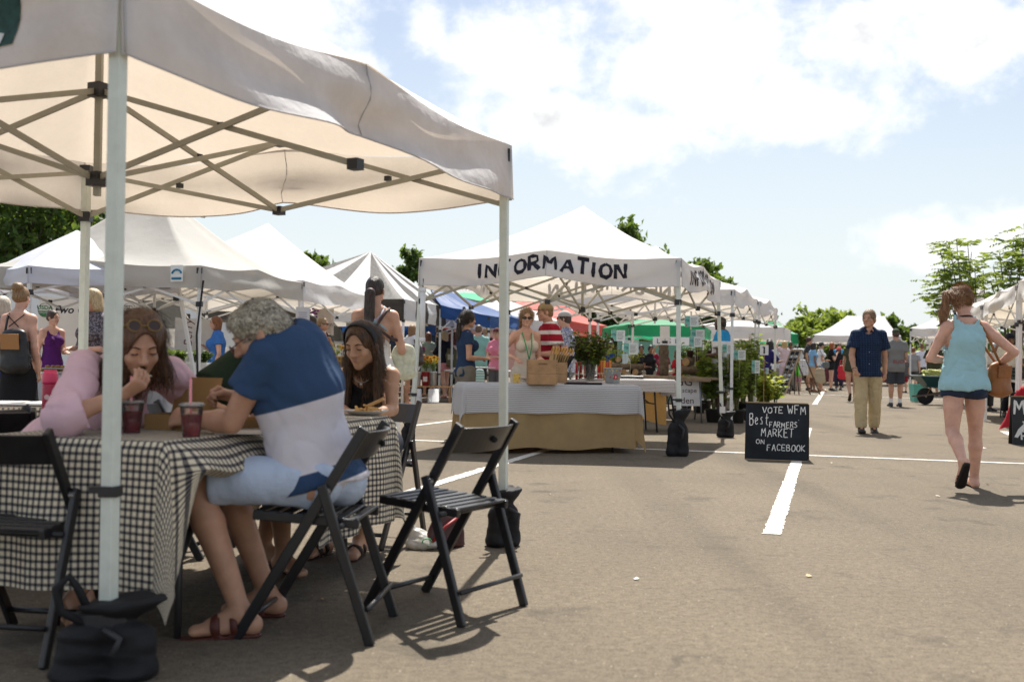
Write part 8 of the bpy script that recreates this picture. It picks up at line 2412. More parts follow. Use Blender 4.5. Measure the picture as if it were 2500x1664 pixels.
# ------------------------------------------------------------------ the queue on the right
Q = [
 ('person, a small child in a neon green tee beside the lunch board leg',1949,868,1.12,20,953,'m','fair',('down','down'),dict(style='short',c=(.25,.14,.06)),dict(mat=cloth((.16,.62,.06)),o=.02,hem=.10,sleeve=.6),dict(kind='shorts',mat=cloth((.6,.3,.35)),len=1.0),None,0,{}),
 ('person, a tall young man in a dark grey tee at the head of the queue',1973,815,1.84,250,952,'m','tan',('hold','down'),dict(style='short',c=(.035,.02,.014),th=.05),dict(mat=cloth((.035,.04,.045)),o=.014,hem=.06,sleeve=.6),dict(kind='shorts',mat=cloth((.12,.12,.13)),len=1.0),'shoe',0,{}),
 ('person with long dark hair in a pale blue tee and a tan pleated skirt',1984,833,1.62,285,956,'f','brown',('down','down'),dict(style='long',c=(.016,.01,.008),len=1.6),dict(mat=cloth((.20,.40,.62)),o=.012,hem=.02,sleeve=.45),dict(kind='skirt',mat=M((.46,.31,.19),.9,bump=(60,.8,.02)),len=.25,flare=.035),'flat',0,{}),
 ('person in a white tee, sunglasses and denim with a crossbody bag in the queue',2003,829,1.66,275,954,'f','tan',('hold','hold'),dict(style='pony',c=(.015,.012,.01),len=.8),dict(mat=cloth(WHITE),o=.012,hem=.02,sleeve=.4),dict(kind='shorts',mat=cloth((.10,.18,.30)),len=.9),'flat',0,dict(face='glasses')),
 ('person with long red hair in a black tee and shorts in the queue',2029,830,1.66,262,953,'f','fair',('chin','chin'),dict(style='long',c=(.20,.05,.018),hi=(.42,.14,.05),len=.75),dict(mat=cloth(BLACK),o=.012,hem=.02,sleeve=.5),dict(kind='shorts',mat=cloth((.02,.02,.022)),len=.4),'shoe',0,{}),
 ('person in a coral sun hat and dark top facing the red-haired woman',2047,846,1.50,150,951,'f','brown',('hold','hold'),dict(style='bob',c=(.02,.015,.012),hat=(.62,.07,.09)),dict(mat=cloth((.02,.02,.025)),o=.014,hem=.05,sleeve=.6),dict(kind='long',mat=cloth((.03,.03,.06)),len=1.8),'shoe',0,{}),
 ('person with sunglasses looking over the coral sun hat',2048,828,1.74,175,944,'m','pink',('down','down'),dict(style='short',c=(.10,.07,.05)),dict(mat=cloth((.06,.32,.56)),o=.014,hem=.05,sleeve=.6),dict(kind='long',mat=cloth((.1,.02,.03)),len=1.9),'shoe',0,dict(face='glasses')),
 ('person walking away in an olive tee and black shorts, hair in a bun',2079,818,1.66,350,980,'f','tan',('walkf','hold'),dict(style='bun',c=(.12,.05,.025),hi=(.30,.15,.07)),dict(mat=cloth((.055,.06,.038)),o=.018,hem=.06,sleeve=.55),dict(kind='shorts',mat=cloth(BLACK),len=.2),'flat',.14,dict(kick=.7)),
 ('person in a grey tee with red lettering and a green cap, seen from behind',2186,797,1.80,352,992,'m','tan',('down','hold'),dict(style='cap',c=(.04,.025,.018),cap=(.045,.06,.035),capback=False),dict(mat=cloth((.20,.20,.195)),o=.018,hem=.085,sleeve=.6),dict(kind='shorts',mat=cloth((.045,.05,.06)),len=.98,wide=.011),'sock',0,{}),
 ('person, a small child in a grey tee and red shorts beside the green cap',2207,866,1.22,10,958,'m','fair',('hold','down'),dict(style='short',c=(.12,.06,.03)),dict(mat=cloth((.10,.10,.105)),o=.016,hem=.08,sleeve=.6),dict(kind='shorts',mat=cloth((.25,.015,.03)),len=1.0),'shoe',0,{}),
 ('person, a boy in a light grey tee and dark shorts left of the wheelbarrow',2229,836,1.52,330,957,'m','fair',('hold','down'),dict(style='short',c=(.10,.045,.022),th=.06),dict(mat=cloth((.26,.27,.29)),o=.016,hem=.07,sleeve=.6),dict(kind='shorts',mat=cloth((.05,.055,.065)),len=1.0),'sock',0,{}),
 ('person in a white blouse and brown hair between the boy and the olive shirt',2250,830,1.66,340,955,'f','tan',('hold','hold'),dict(style='bun',c=(.10,.05,.025)),dict(mat=cloth((.60,.62,.72)),o=.016,hem=.02,sleeve=1.2),dict(kind='long',mat=cloth((.05,.05,.055)),len=1.9),'shoe',0,{}),
 ('person, a broad man in an olive tee behind the wheelbarrow',2279,838,1.66,340,966,'m','tan',('hold','hold'),dict(style='bob',c=(.09,.045,.022)),dict(mat=cloth((.05,.05,.028)),o=.03,hem=.10,sleeve=.7),dict(kind='shorts',mat=cloth((.3,.3,.3)),len=1.0),'shoe',0,{}),
]
for (lab,px,hy,hgt,ang,fy,sx,tone,arms,hair,top,bot,sh,st,kw) in Q:
 k = dict(kw); kick = k.pop('kick',0)
 shoe = None if sh is None else dict(kind='flat',mat=M((.05,.03,.025),.6)) if sh == 'flat' else dict(kind='shoe',mat=M((.03,.03,.04),.5),**({'sock': .35} if sh == 'sock' else {}))
 r_ = walker(lab,px,hy,hgt,ang,foot_y=fy,sex=sx,tone=tone,res=.018,arms=arms,stride=st,kick=kick,hair=hair,top=top,bottom=bot,shoes=shoe,**k)
 if 'red lettering' in lab: type_on('lettering','BUCKS',np.array([.13,-.185,1.0]) * np.array([-1,1,1]),(1,0,0),(0,0,1),.115,M((.30,.03,.03),.8),r_[0],.004)
 if 'olive tee and black' in lab: J = r_[4]
c = XZ(2056,32.5,.70); bag('shopping_bag','bright red shopping bag hanging beside the olive tee',c,(.26,.12,.40),M((.55,.015,.03),.6),0,[c + np.array([-.08,0,.18]),c + np.array([-.04,0,.34]),c + np.array([.04,0,.34]),c + np.array([.08,0,.18])],cat='shopping bag',sw=.01)
c = XZ(2003,35.2,.55); bag('shopping_bag','beige cloth tote hanging low in the queue',c,(.34,.14,.48),M((.42,.34,.23),.8),0,[c + np.array([-.08,0,.2]),c + np.array([0,0,.42]),c + np.array([.08,0,.2])],cat='shopping bag')
c = XZ(1963,35.4,.80); bag('shopping_bag','white print tote carried by the man at the head of the queue',c,(.3,.12,.5),blotch((.6,.6,.6),(.1,.1,.12),30,.6),0,[c + np.array([-.08,0,.2]),c + np.array([0,0,.42]),c + np.array([.08,0,.2])],cat='shopping bag')
c = XZ(2017,34.6,.90); bag('shoulder_bag','grey crossbody bag on the hip of the white tee',c,(.22,.1,.2),M((.12,.13,.12),.6),0,[c + np.array([0,0,.1]),c + np.array([-.18,.1,.5])],sw=.009)
# vendor under the right-hand tent
walker('person in a white tee and dark cap serving under the grimy right-hand tent',2466,820,1.62,170,dist=21.5,sex='m',tone='brown',res=.015,arms=('hold','hold'),nod=.2,hair=dict(style='cap',c=(.01,.009,.008),cap=(.012,.014,.03),capback=True),top=dict(mat=cloth((.60,.57,.50)),o=.016,hem=.05,sleeve=.6),bottom=dict(kind='long',mat=cloth((.03,.03,.03)),len=1.9),shoes=dict(kind='shoe',mat=M(BLACK,.5)),face=True)
walker('person with a grey head covering bending behind the crates under the right-hand tent',2412,838,1.50,200,dist=24,sex='f',tone='brown',res=.018,arms=('hold','hold'),lean=.3,hair=dict(style='short',c=(.25,.26,.29),th=.05),top=dict(mat=cloth((.5,.46,.42)),o=.02,hem=.05,sleeve=.7),bottom=dict(kind='long',mat=cloth((.03,.03,.03)),len=1.9),shoes=dict(kind='shoe',mat=M(BLACK,.5)))
# ------------------------------------------------------------------ vans and trucks behind the stalls
GLASSM = M((0.03,0.04,0.045),.08,spec=.7)
TYRE = M((0.018,0.018,0.018),.85,noise=(20,.2)); RIM = M((0.5,.5,.5),.35,metal=.8)


def van(label,c,ang,body,L_=5.2,W_=1.95,H_=2.3,group='vans and trucks parked behind the stalls',hood=.16):
 t = thing('delivery_van',label,'van',c,rad(ang),group)
 prof = [(-L_ / 2,.38),(-L_ / 2,H_ * .92),(-L_ / 2 + .15,H_),(L_ * .12,H_),(L_ * .20,H_ * .97),(L_ * (.5 - hood),H_ * .55),(L_ / 2 - .1,H_ * .44),(L_ / 2,H_ * .36),(L_ / 2,.38)]
 V = []; n = len(prof)
 for y,k in ((-W_ / 2,1.0),(-W_ / 2 + .06,1.0),(W_ / 2 - .06,1.0),(W_ / 2,1.0)):
  ins = .05 if abs(y) == W_ / 2 else 0
  for (x,z) in prof: V.append((x * (1 - ins * .4 / 2),y * (1 - .05 * max(0,z - 1.2)),z - (ins if z > .5 else -ins)))
 F = [tuple(range(n - 1,-1,-1)),tuple(range(3 * n,4 * n))] + [(r * n + k,r * n + (k + 1) % n,(r + 1) * n + (k + 1) % n,(r + 1) * n + k) for r in range(3) for k in range(n)]
 mb = MB(); mb.add(V,F); mb.build('body',body,t,bevel=.02)
 for s in (-1,1):
  y = s * (W_ / 2 + .004)
  mb = MB(); k = 1 - .05 * (H_ * .62 - 1.2)
  mb.add([(L_ * .13,y * k,H_ * .60),(L_ * (.5 - hood) - .12,y * k,H_ * .57),(L_ * .215,y * .965,H_ * .88),(L_ * .13,y * .965,H_ * .88)],[(0,1,2,3)] if s < 0 else [(3,2,1,0)]); mb.build('side_window',GLASSM,t)
  for x in (-L_ * .32,L_ * .33):
   mb = MB(); R_ = np.array([[1,0,0],[0,0,1],[0,-1,0.0]]); mb.lathe((x,s * (W_ / 2 - .11),.34),[(.20,-.11),(.33,-.11),(.345,-.06),(.345,.06),(.33,.11),(.20,.11)],20,R_); w = mb.build('wheel',TYRE,t)
   mb = MB(); mb.lathe((x,s * (W_ / 2 - .02),.34),[(.0,-.01),(.20,-.02),(.21,.0)],14,R_); mb.build('rim',RIM,w)
  mb = MB(); mb.box((L_ * .245,s * (W_ / 2 + .16),H_ * .62),(.10,.20,.34)); mb.tube([(L_ * .24,s * W_ / 2 * .97,H_ * .56),(L_ * .245,s * (W_ / 2 + .12),H_ * .56)],.02,6); mb.build('mirror',M((.02,.02,.022),.4),t,bevel=.03)
  mb = MB(); mb.box((L_ / 2 - .02,s * (W_ / 2 - .3),.75),(.06,.32,.2)); mb.build('headlight',M((.6,.62,.65),.1,spec=.7),t,bevel=.02)
 a = np.array([L_ * .205,0,H_ * .955]); b = np.array([L_ * (.5 - hood) - .03,0,H_ * .575]); nn = nrm(np.array([H_ * .38,0,L_ * .1])) * .012
 mb = MB(); mb.add([a + nn + (0,-W_ * .40,0),b + nn + (0,-W_ * .44,0),b + nn + (0,W_ * .44,0),a + nn + (0,W_ * .40,0)],[(0,1,2,3)]); mb.build('windscreen',GLASSM,t)
 mb = MB(); mb.box((L_ / 2 + .02,0,.45),(.10,W_ * .96,.2)); mb.build('bumper',M((.05,.05,.05),.5),t,bevel=.03)
 return t


WV = M((.62,.64,.66),.25,coat=.5,noise=(1.5,.03))
van('white truck with a black mirror behind the white tubs of greens',XZ(352,19.6,0) + np.array([-1.3,.6,0]),-28,WV,5.4,2.0,2.55)
van('white van with a rounded roof behind the hat and paper notice',XZ(795,26.5,0) + np.array([-1.6,0,0]),-12,WV,5.6,2.0,2.35,hood=.14)
van('pale green-white truck behind the flower stall',XZ(1050,33.5,0),-70,M((.50,.58,.60),.3,coat=.4),5.2,2.1,2.3)
van('white van parked beyond the white tube and blue tent',XZ(1120,35,0) + np.array([1.0,0,0]),10,WV,4.8,1.9,2.0)
van('low white car roof glimpsed beyond the lunch board',XZ(1915,50,0),5,WV,4.4,1.8,1.55,hood=.2)
# dark blue trailer with a pale roof edge
tr = thing('trailer','dark blue trailer with a cream roof and red trim behind the striped tent','trailer',XZ(900,29.6,0),.06,'vans and trucks parked behind the stalls')
mb = MB(); mb.box((0,0,1.15),(3.6,1.8,1.5)); mb.build('side_wall',M((.012,.03,.06),.4),tr,bevel=.04)
mb = MB(); mb.box((0,0,1.98),(3.7,1.9,.10)); mb.build('roof',M((.6,.55,.48),.5),tr,bevel=.02)
mb = MB(); mb.box((0,-.91,1.86),(3.6,.02,.07)); mb.build('red_trim',M((.2,.02,.02),.5),tr)
for s in (-1,1):
 mb = MB(); mb.lathe((s * .5,-.86,.33),[(.2,-.1),(.32,-.1),(.33,0),(.32,.1),(.2,.1)],18,np.array([[1,0,0],[0,0,1],[0,-1,0.0]])); mb.build('wheel',TYRE,tr)

# ------------------------------------------------------------------ left-hand stalls: banners, tubs, flowers
SHEET = M((.46,.43,.395),.8,noise=(2,.04),bump=(3,.5,.05),trans=.25)


def banner(label,p0,p1,z0,z1,mat=SHEET,seed=0):
 p0 = np.array(p0); p1 = np.array(p1); e = p1 - p0; L_ = np.linalg.norm(e[:2]); ux = nrm(np.array([e[0],e[1],0])); n = np.cross(ux,(0,0,1))
 t = thing('banner',label,'banner',p0 * [1,1,0]); mb = MB(); V = []; nx,nz = 24,8
 for i in range(nx + 1):
  for k in range(nz + 1):
   s,q = i / nx,k / nz; w = .03 * math.sin(s * 17 + seed) * q + .02 * math.sin(s * 7 + q * 5 + seed)
   p = ux * L_ * s + n * w + np.array([0,0,z1 + (z0 - z1) * q - .02 * abs(math.sin(s * 6))]); V.append(p)
 mb.add(V,[(i * (nz + 1) + k,i * (nz + 1) + k + 1,(i + 1) * (nz + 1) + k + 1,(i + 1) * (nz + 1) + k) for i in range(nx) for k in range(nz)]); mb.build('sheet',mat,t,True)
 return t,ux


d = 17.2
p0,p1 = XZ(93,d,0),XZ(345,d + .6,0)
bn1,ux = banner('pale banner with USDA seals and Guys lettering at the back of the far left stall',p0,p1,P(100,862,d)[2],P(100,722,d)[2],seed=1)
for (px,lab) in ((113,'seal'),(318,'seal')):
 c = XZ(px,d,0) - p0 + np.array([0,-.07,P(px,757,d)[2]])
 mb = MB(); mb.tube([c + ux * .098 * math.cos(a) + np.array([0,0,.105 * math.sin(a)]) for a in np.linspace(0,6.283,25)],.005,5,False); rg = mb.build('seal_ring',M((.02,.03,.02),.8),bn1)
 mb = MB(); V = [c + ux * .093 * math.cos(a) + np.array([0,.002,.10 * math.sin(a)]) for a in np.linspace(math.pi + .12,2 * math.pi - .12,12)]; mb.add(V,[tuple(range(12))]); mb.build('seal_green',M((.05,.20,.07),.8),bn1)
 type_on('lettering','USDA',c + np.array([0,-.004,.012]),ux,(0,0,1),.088,M((.04,.15,.06) if px < 200 else (.1,.09,.08),.8),bn1,0,'CENTER',bold=.003); type_on('lettering','ORGANIC',c + np.array([0,-.004,-.052]),ux,(0,0,1),.042,M((.6,.58,.54),.8),bn1,0,'CENTER')
type_on('lettering','Two Guys',XZ(131,d,0) - p0 + np.array([0,-.08,P(150,764,d)[2]]),ux,(0,0,1),.165,INK,bn1,0,shear=.25,bold=.004)
bn2,ux2 = banner('white vinyl banner with sideways dark red script behind the tubs of greens',XZ(427,18.4,0),XZ(532,18.8,0),.45,P(430,774,18.4)[2],M((.55,.53,.51),.7,bump=(2.5,.5,.06)),3)
type_on('lettering','Berry',XZ(472,18.4,0) - XZ(427,18.4,0) + np.array([0,-.08,P(470,846,18.4)[2]]),(0,0,1),-ux2,.20,M((.10,.02,.03),.8),bn2,0,shear=.2)
bn3,ux3 = banner('tall beige farm banner with a purple flower, behind the woman in sunglasses',XZ(766,20.6,0),XZ(814,20.6,0),P(790,817,20.6)[2],P(790,752,20.6)[2],M((.50,.44,.39),.8),5)
type_on('lettering','farm',XZ(783,20.6,0) - XZ(766,20.6,0) + np.array([0,-.06,P(790,797,20.6)[2]]),ux3,(0,0,1),.125,M((.12,.10,.09),.8),bn3,0); type_on('lettering','ganics.com',XZ(786,20.6,0) - XZ(766,20.6,0) + np.array([0,-.06,P(790,803,20.6)[2]]),ux3,(0,0,1),.035,M((.16,.14,.12),.8),bn3,0)
mb = MB()
for k in range(11):
 a = k * 2.4; r = .012 * k ** .9; c = XZ(767,20.6,0) - XZ(766,20.6,0) + np.array([r * math.cos(a),-.07,P(768,762,20.6)[2] + r * math.sin(a)]); mb.ball(c,(.028,.006,.022),6,4,None)
mb.build('printed_flower',M((.14,.04,.16),.8,var=.5),bn3)
nt2 = thing('paper_notice','white paper notice hung beside the cream tent leg','notice',XZ(738,16.0,0)); mb = MB(); mb.box((0,0,(P(738,776,16)[2])),(.20,.006,.32)); mb.build('sheet',M((.68,.68,.70),.8),nt2)
mb = MB()
for k in range(5): mb.box((.0,-.004,P(738,776,16)[2] + .08 - k * .03),(.13 - .02 * (k % 2),.002,.010))
mb.build('print_lines',M((.3,.3,.42),.8),nt2)
# white tubs of leafy greens on a table
sd = 16.6; st_ = folding_table('table carrying the white tubs of greens',XZ(440,sd,0) + np.array([0,.3,0]),(1,.05),2.2,.7,.66)
TUB = M((.66,.66,.68),.5,noise=(4,.06))
for (px,lab,k) in ((430,'white tub of leafy greens behind the woman in pink',0),(487,'second white tub of greens, under the cream tent leg',1)):
 t = thing('produce_tub',lab,'tub',XZ(px,sd,.665),0,'white tubs of greens'); w = .33
 mb = MB(); mb.add([(-w * .46,-.2,0),(w * .46,-.2,0),(w * .46,.2,0),(-w * .46,.2,0),(-w * .5,-.22,.21),(w * .5,-.22,.21),(w * .5,.22,.21),(-w * .5,.22,.21)],[(3,2,1,0),(0,1,5,4),(1,2,6,5),(2,3,7,6),(3,0,4,7)]); mb.build('tub_wall',TUB,t)
 mb = MB(); mb.box((0,-.225,.205),(w * 1.03,.02,.03)); mb.box((0,.225,.205),(w * 1.03,.02,.03)); mb.box((-w * .505,0,.205),(.015,.43,.03)); mb.box((w * .505,0,.205),(.015,.43,.03)); mb.build('rim',TUB,t)
 rnd = np.random.default_rng(40 + k); S_,V,F = stems_leaves(rnd,60,.22,.17,.085,7,.7,.4,.4); V = np.array(V) * [1,1,1] + rnd.uniform(-.0,.0,3); o = put('greens',mesh_np(V + np.array([0,0,.16]),F,False),LEAF['dark'] if k else LEAF['mid'],t)
# wicker basket display and flowers left of the white dress
wbk = thing('wicker_basket','honey-coloured wicker basket display beside the girl','basket',XZ(838,19.0,.66)); WK = M((.46,.28,.09),.8,noise=(30,.3),bump=(90,.9,.01))
mb = MB(); mb.add([(-.35,-.2,0),(.35,-.2,0),(.35,.2,0),(-.35,.2,0),(-.38,-.22,.33),(.38,-.22,.33),(.38,.22,.33),(-.38,.22,.33)],[(3,2,1,0),(0,1,5,4),(1,2,6,5),(2,3,7,6),(3,0,4,7),(4,5,6,7)]); mb.build('basket_wall',M((.30,.18,.055),.9),wbk)
for k in range(15):
 x = -.33 + k * .047; mb = MB(); mb.tube([(x,-.21,.01),(x * 1.08,-.232,.33)],.011,5); mb.build('wicker_stake',WK,wbk)
for z in (.05,.16,.26,.335): mb = MB(); mb.tube([(-.385,-.225 - .01 * (z > .3),z),(.385,-.225 - .01 * (z > .3),z)],.013,5); mb.build('wicker_weave',WK,wbk)
folding_table('small table under the wicker basket',XZ(838,19.0,0),(1,0),1.3,.6,.65)


def flowers(label,base,n,h,sp,cols,seed,vase=None):
 rnd = np.random.default_rng(seed); t = thing('flower_bunch',label,'flowers',base,0,'bunches of flowers on the stalls')
 S_,V,F = stems_leaves(rnd,n,h,sp,.07,6,.5); mb = MB()
 for p in S_: mb.tube(p,[.005,.004,.003],4,False)
 mb.build('stems',M((.10,.14,.04),.7),t); put('leaves',mesh_np(V,F,False),LEAF['light'],t)
 for i,p in enumerate(S_[: n]):
  mb = MB(); c = p[2]; r = .035; ax = nrm(np.array([rnd.normal() * .5,-1.0,.5]))
  x = nrm(np.cross(ax,(0,0,1))); y = np.cross(x,ax)
  for k in range(10):
   a = k * .628; u = x * math.cos(a) + y * math.sin(a); w = np.cross(u,ax) * .011; mb.add([c + u * .012,c + u * .03 + w,c + u * .055 + ax * .008,c + u * .03 - w],[(0,1,2,3)])
  fl_ = mb.build('flower_head',M(cols[i % len(cols)],.6,trans=.3),t); mb = MB(); mb.ball(c + ax * .004,.016,6,4); mb.build('flower_eye',M((.04,.02,.01),.8),fl_)


YE = [(.75,.38,.02),(.80,.52,.03),(.55,.16,.02)]
flowers('small mixed bunch of flowers standing behind the girl',XZ(820,19.0,.99),9,.22,.22,[(.7,.35,.02),(.55,.5,.45),(.25,.3,.1)],51)
flowers('sunflowers in the red tin on the flower stall',XZ(1040,24.5,.68),16,.30,.16,YE,52); flowers('yellow flowers in the galvanised bucket beside the sunflowers',XZ(1060,24.5,.68),14,.30,.18,YE,53)
flowers('pink and purple bunch held at the flower stall behind the white tube',XZ(1030,24.9,.98),10,.2,.14,[(.35,.05,.18),(.2,.06,.2),(.5,.3,.35)],54)
fb = thing('flower_bench','plain wooden bench holding the flower buckets','bench',XZ(1045,24.5,0)); mb = MB(); mb.box((0,0,.345),(1.1,.35,.03)); mb.build('bench_top',WOOD,fb)
for s in (-1,1): mb = MB(); mb.box((s * .5,0,.165),(.04,.3,.325)); mb.build('leg',WOOD,fb)
for (px,c,lab,mt) in ((1020,(.6,.6,.57),'pale grey flower bucket, left on the bench',0),(1040,(.28,.02,.025),'red printed tin on the flower bench',0),(1059,(.5,.51,.5),'galvanised flower bucket, right on the bench',.7)):
 t = thing('flower_bucket',lab,'bucket',XZ(px,24.4,.362),0,'flower buckets on the bench'); mb = MB(); mb.lathe((0,0,0),[(.075,0),(.085,.29),(.09,.292),(.09,.31),(.078,.31)],18); mb.build('bucket_wall',M(c,.45,metal=mt),t,True)
 if c[1] < .1: mb = MB(); mb.box((.0,-.083,.15),(.09,.012,.11)); mb.build('printed_label',M((.6,.55,.5),.7,noise=(50,.5)),t)
for (px,lab) in ((1018,'upturned white bucket under the left of the flower bench'),(1060,'upturned white bucket under the right of the flower bench')):
 t = thing('upturned_bucket',lab,'bucket',XZ(px,24.2,0),0,'white buckets under the flower bench'); mb = MB(); mb.lathe((0,0,0),[(.135,0),(.135,.02),(.125,.022),(.112,.30),(.0,.302)],20); mb.build('bucket_wall',M((.68,.68,.68),.5),t,True)
folding_table('display table of the blue tent stall',XZ(1175,25,0),(1,0),1.6,.7,.72)
bsk = thing('produce_tray','white tray with paper on the table behind the navy tee','tray',XZ(1180,22.0,.8)); mb = MB(); mb.box((0,0,.01),(.5,.3,.02)); mb.build('tray',M((.65,.65,.64),.6),bsk)
for (px,dd,w,lab) in ((130,15.0,2.4,'table of the purple-topped vendor, under the blue-white tent'),(250,15.2,1.8,'table between the vendor and the blonde woman')):
 folding_table(lab,XZ(px,dd,0),(1,.08),w,.7,.72); cloth_over('tablecloth','pale cloth on the ' + lab,XZ(px,dd,0),(1,.08),w + .05,.75,.735,(.5,.5,.6,.6),M((.50,.50,.52),.85,noise=(3,.05)),seed=px,step=.06)
rr = random.Random(12)
for k in range(5):
 t = thing('bread_tray',['flat tray of baked goods nearest the purple vendor','second tray of baked goods on the vendor table','third tray of baked goods on the vendor table','tray of rolls left on the vendor table','tray of rolls right on the vendor table'][k],'tray',XZ(118 + k * 12,14.75,.745 + .05 * (k % 2)),.1,'trays on the vendor table')
 mb = MB(); mb.box((0,0,.008),(.24,.18,.014)); mb.build('tray',M((.55,.5,.42),.6),t)
 for j in range(3): mb = MB(); mb.ball((-.07 + .07 * j,0,.03),(.03,.05,.02),8,5); mb.build('roll',M((.42,.24,.09),.7),t,True)

# ------------------------------------------------------------------ right-hand stall
RT = XZ(2470,17.6,0) + np.array([.55,1.1,0]); rax = np.array([*nrm(T15b - T15a),0])
folding_table('folding table with curved grey legs under the grimy right tent',XZ(2437,20.2,0) + np.array([.55,0,0]),rax,2.6,.75,.74,M((.17,.18,.19),.45,metal=.5),M((.5,.49,.46),.6),bent=True)
cc_ = XZ(2437,20.2,0) + np.array([.55,0,0])
for k in range(3):
 t = thing('produce_crate',['black slatted crate of yellow squash at the far end of the right stall','black slatted crate in the middle of the right stall','black slatted crate at the near end of the right stall'][k],'crate',cc_ + rax * (.75 - k * .62) + np.array([-.02,0,.745]),math.atan2(rax[1],rax[0]),'black crates on the right stall')
 BC = M((.012,.018,.014),.55)
 for s in (-1,1):
  for z in (.03,.10,.17,.215): mb = MB(); mb.box((0,s * .2,z),(.54,.015,.02)); mb.build('slat',BC,t)
  for x in np.linspace(-.26,.26,9): mb = MB(); mb.box((x,s * .2,.11),(.012,.011,.22)); mb.build('slat',BC,t)
  mb = MB(); mb.box((s * .27,0,.12),(.015,.38,.2)); mb.build('end_panel',BC,t)
 for j in range(10):
  a = rr.uniform(0,3); c = np.array([rr.uniform(-.2,.2),rr.uniform(-.13,.13),.08 + rr.uniform(0,.07)]); q = np.array([math.cos(a),math.sin(a),0]) * .07
  mb = MB(); mb.tube([c - q,c - q * .4,c + q * .5,c + q],[.022,.028,.02,.012],7); mb.build('squash',M((.62,.48,.08) if j % 3 else (.10,.25,.05),.5),t,True)
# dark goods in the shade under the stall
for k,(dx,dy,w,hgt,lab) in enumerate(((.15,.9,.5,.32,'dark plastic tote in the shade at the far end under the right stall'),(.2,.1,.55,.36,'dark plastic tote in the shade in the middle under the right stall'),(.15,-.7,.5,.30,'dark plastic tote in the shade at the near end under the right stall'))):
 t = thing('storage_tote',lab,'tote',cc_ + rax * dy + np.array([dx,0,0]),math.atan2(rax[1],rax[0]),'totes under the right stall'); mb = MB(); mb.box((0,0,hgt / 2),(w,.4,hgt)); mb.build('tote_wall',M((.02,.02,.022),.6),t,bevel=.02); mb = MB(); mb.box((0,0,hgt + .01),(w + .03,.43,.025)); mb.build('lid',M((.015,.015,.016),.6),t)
# red cloth table with cooler and black MI sign
rc = XZ(2500,14.6,0) + np.array([.86,.4,0])
folding_table('folding table under the red cloth at the right edge',rc,(1,.12),.9,.7,.735)
cloth_over('red_tablecloth','red tablecloth on the table at the right edge',rc,(1,.12),.94,.74,.748,(.62,.5,.6,.5),M((.42,.012,.025),.8,noise=(3,.1)),seed=44,step=.04,fold=.05,cornerk=1.3)
ck = thing('cooler','red drinks cooler with a white lid at the right edge','cooler',rc + np.array([-.50,-.12,.752]))
mb = MB(); mb.lathe((0,0,0),[(.15,0),(.165,.02),(.165,.26),(.155,.275)],24); mb.build('cooler_body',M((.5,.012,.03),.35),ck,True)
mb = MB(); mb.lathe((0,0,.275),[(.168,0),(.172,.03),(.160,.07),(.05,.08)],24); mb.build('lid',M((.72,.71,.7),.4),ck,True)
mb = MB(); mb.tube([(-.168,0,.2),(-.19,0,.26),(-.17,0,.30)],.012,6); mb.build('handle',M((.7,.7,.7),.4),ck,True)
ms = G(2472,1085); msr = ms + np.array([.62,-.07,0]); mx_ = nrm(msr - ms)
sg = thing('chalk_sign','black sign with big white letters and a painted arrow cut off by the right edge','chalk sign',(ms + msr) / 2,math.atan2(mx_[1],mx_[0]))
R_ = rotx(-.10); mb = MB(); mb.box(R_ @ np.array([0,0,.31]),(.62,.02,.62),R_); b = mb.build('board',M((.03,.032,.036),.8,noise=(4,.3)),sg); mb = MB(); mb.box(R_ @ np.array([0,0,.625]),(.62,.024,.014),R_); mb.build('edge_strip',M((.3,.2,.1),.7),b)
uy_ = R_ @ np.array([0,0,1.0]); nf = R_ @ np.array([0,-1.0,0]); WP = M((.70,.70,.68),.8)
text_on('painted_lettering','MILK',np.array([-.285,0,0]) + uy_ * .40 + nf * .012,(1,0,0),uy_,.52,.18,.030,WP,b,1,jitter=.02); text_on('painted_lettering','RAW',np.array([-.2,0,0]) + uy_ * .06 + nf * .012,(1,0,0),uy_,.4,.10,.02,WP,b,2,jitter=.02)
mb = MB(); mb.add([np.array([x,0,0]) + uy_ * y + nf * .013 for x,y in ((-.29,.10),(-.24,.20),(-.17,.27),(-.19,.30),(-.05,.33),(-.09,.21),(-.12,.24),(-.19,.17),(-.25,.09))],[tuple(range(9))]); mb.build('painted_arrow',WP,b)
mb = MB(); mb.box((0,.16,.3),(.6,.02,.6),rotx(.12)); mb.build('back_board',M((.03,.025,.02),.8),sg)
# wheelbarrow of corn
wbw = thing('wheelbarrow','dark green wheelbarrow heaped with sweetcorn behind the woman in light blue','wheelbarrow',G(2259,987))
DG = M((.012,.055,.06),.4,noise=(7,.15))
mb = MB(); R90 = np.array([[1,0,0],[0,0,1],[0,-1,0.0]]); mb.lathe((0,0,.205),[(.12,-.04),(.185,-.045),(.205,-.02),(.205,.02),(.185,.045),(.12,.04)],26,R90); w_ = mb.build('wheel',TYRE,wbw,True)
mb = MB(); mb.lathe((0,0,.205),[(.02,-.05),(.03,-.035),(.10,-.03),(.125,-.04),(.125,.04),(.10,.03),(.03,.035),(.02,.05)],20,R90); mb.build('rim',M((.42,.38,.30),.5),w_,True)
zt_ = P(2240,917,26.6)[2]
mb = MB(); lo = [(.02,-.2,.42),(.70,-.22,.40),(.70,.22,.40),(.02,.2,.42)]; hi = [(-.25,-.34,zt_),(1.0,-.36,zt_ - .02),(1.0,.36,zt_ - .02),(-.25,.34,zt_)]
mb.add(lo + hi,[(3,2,1,0),(0,1,5,4),(1,2,6,5),(2,3,7,6),(3,0,4,7)]); o = mb.build('tray',DG,wbw); o.modifiers.new('thick','SOLIDIFY').thickness = .012
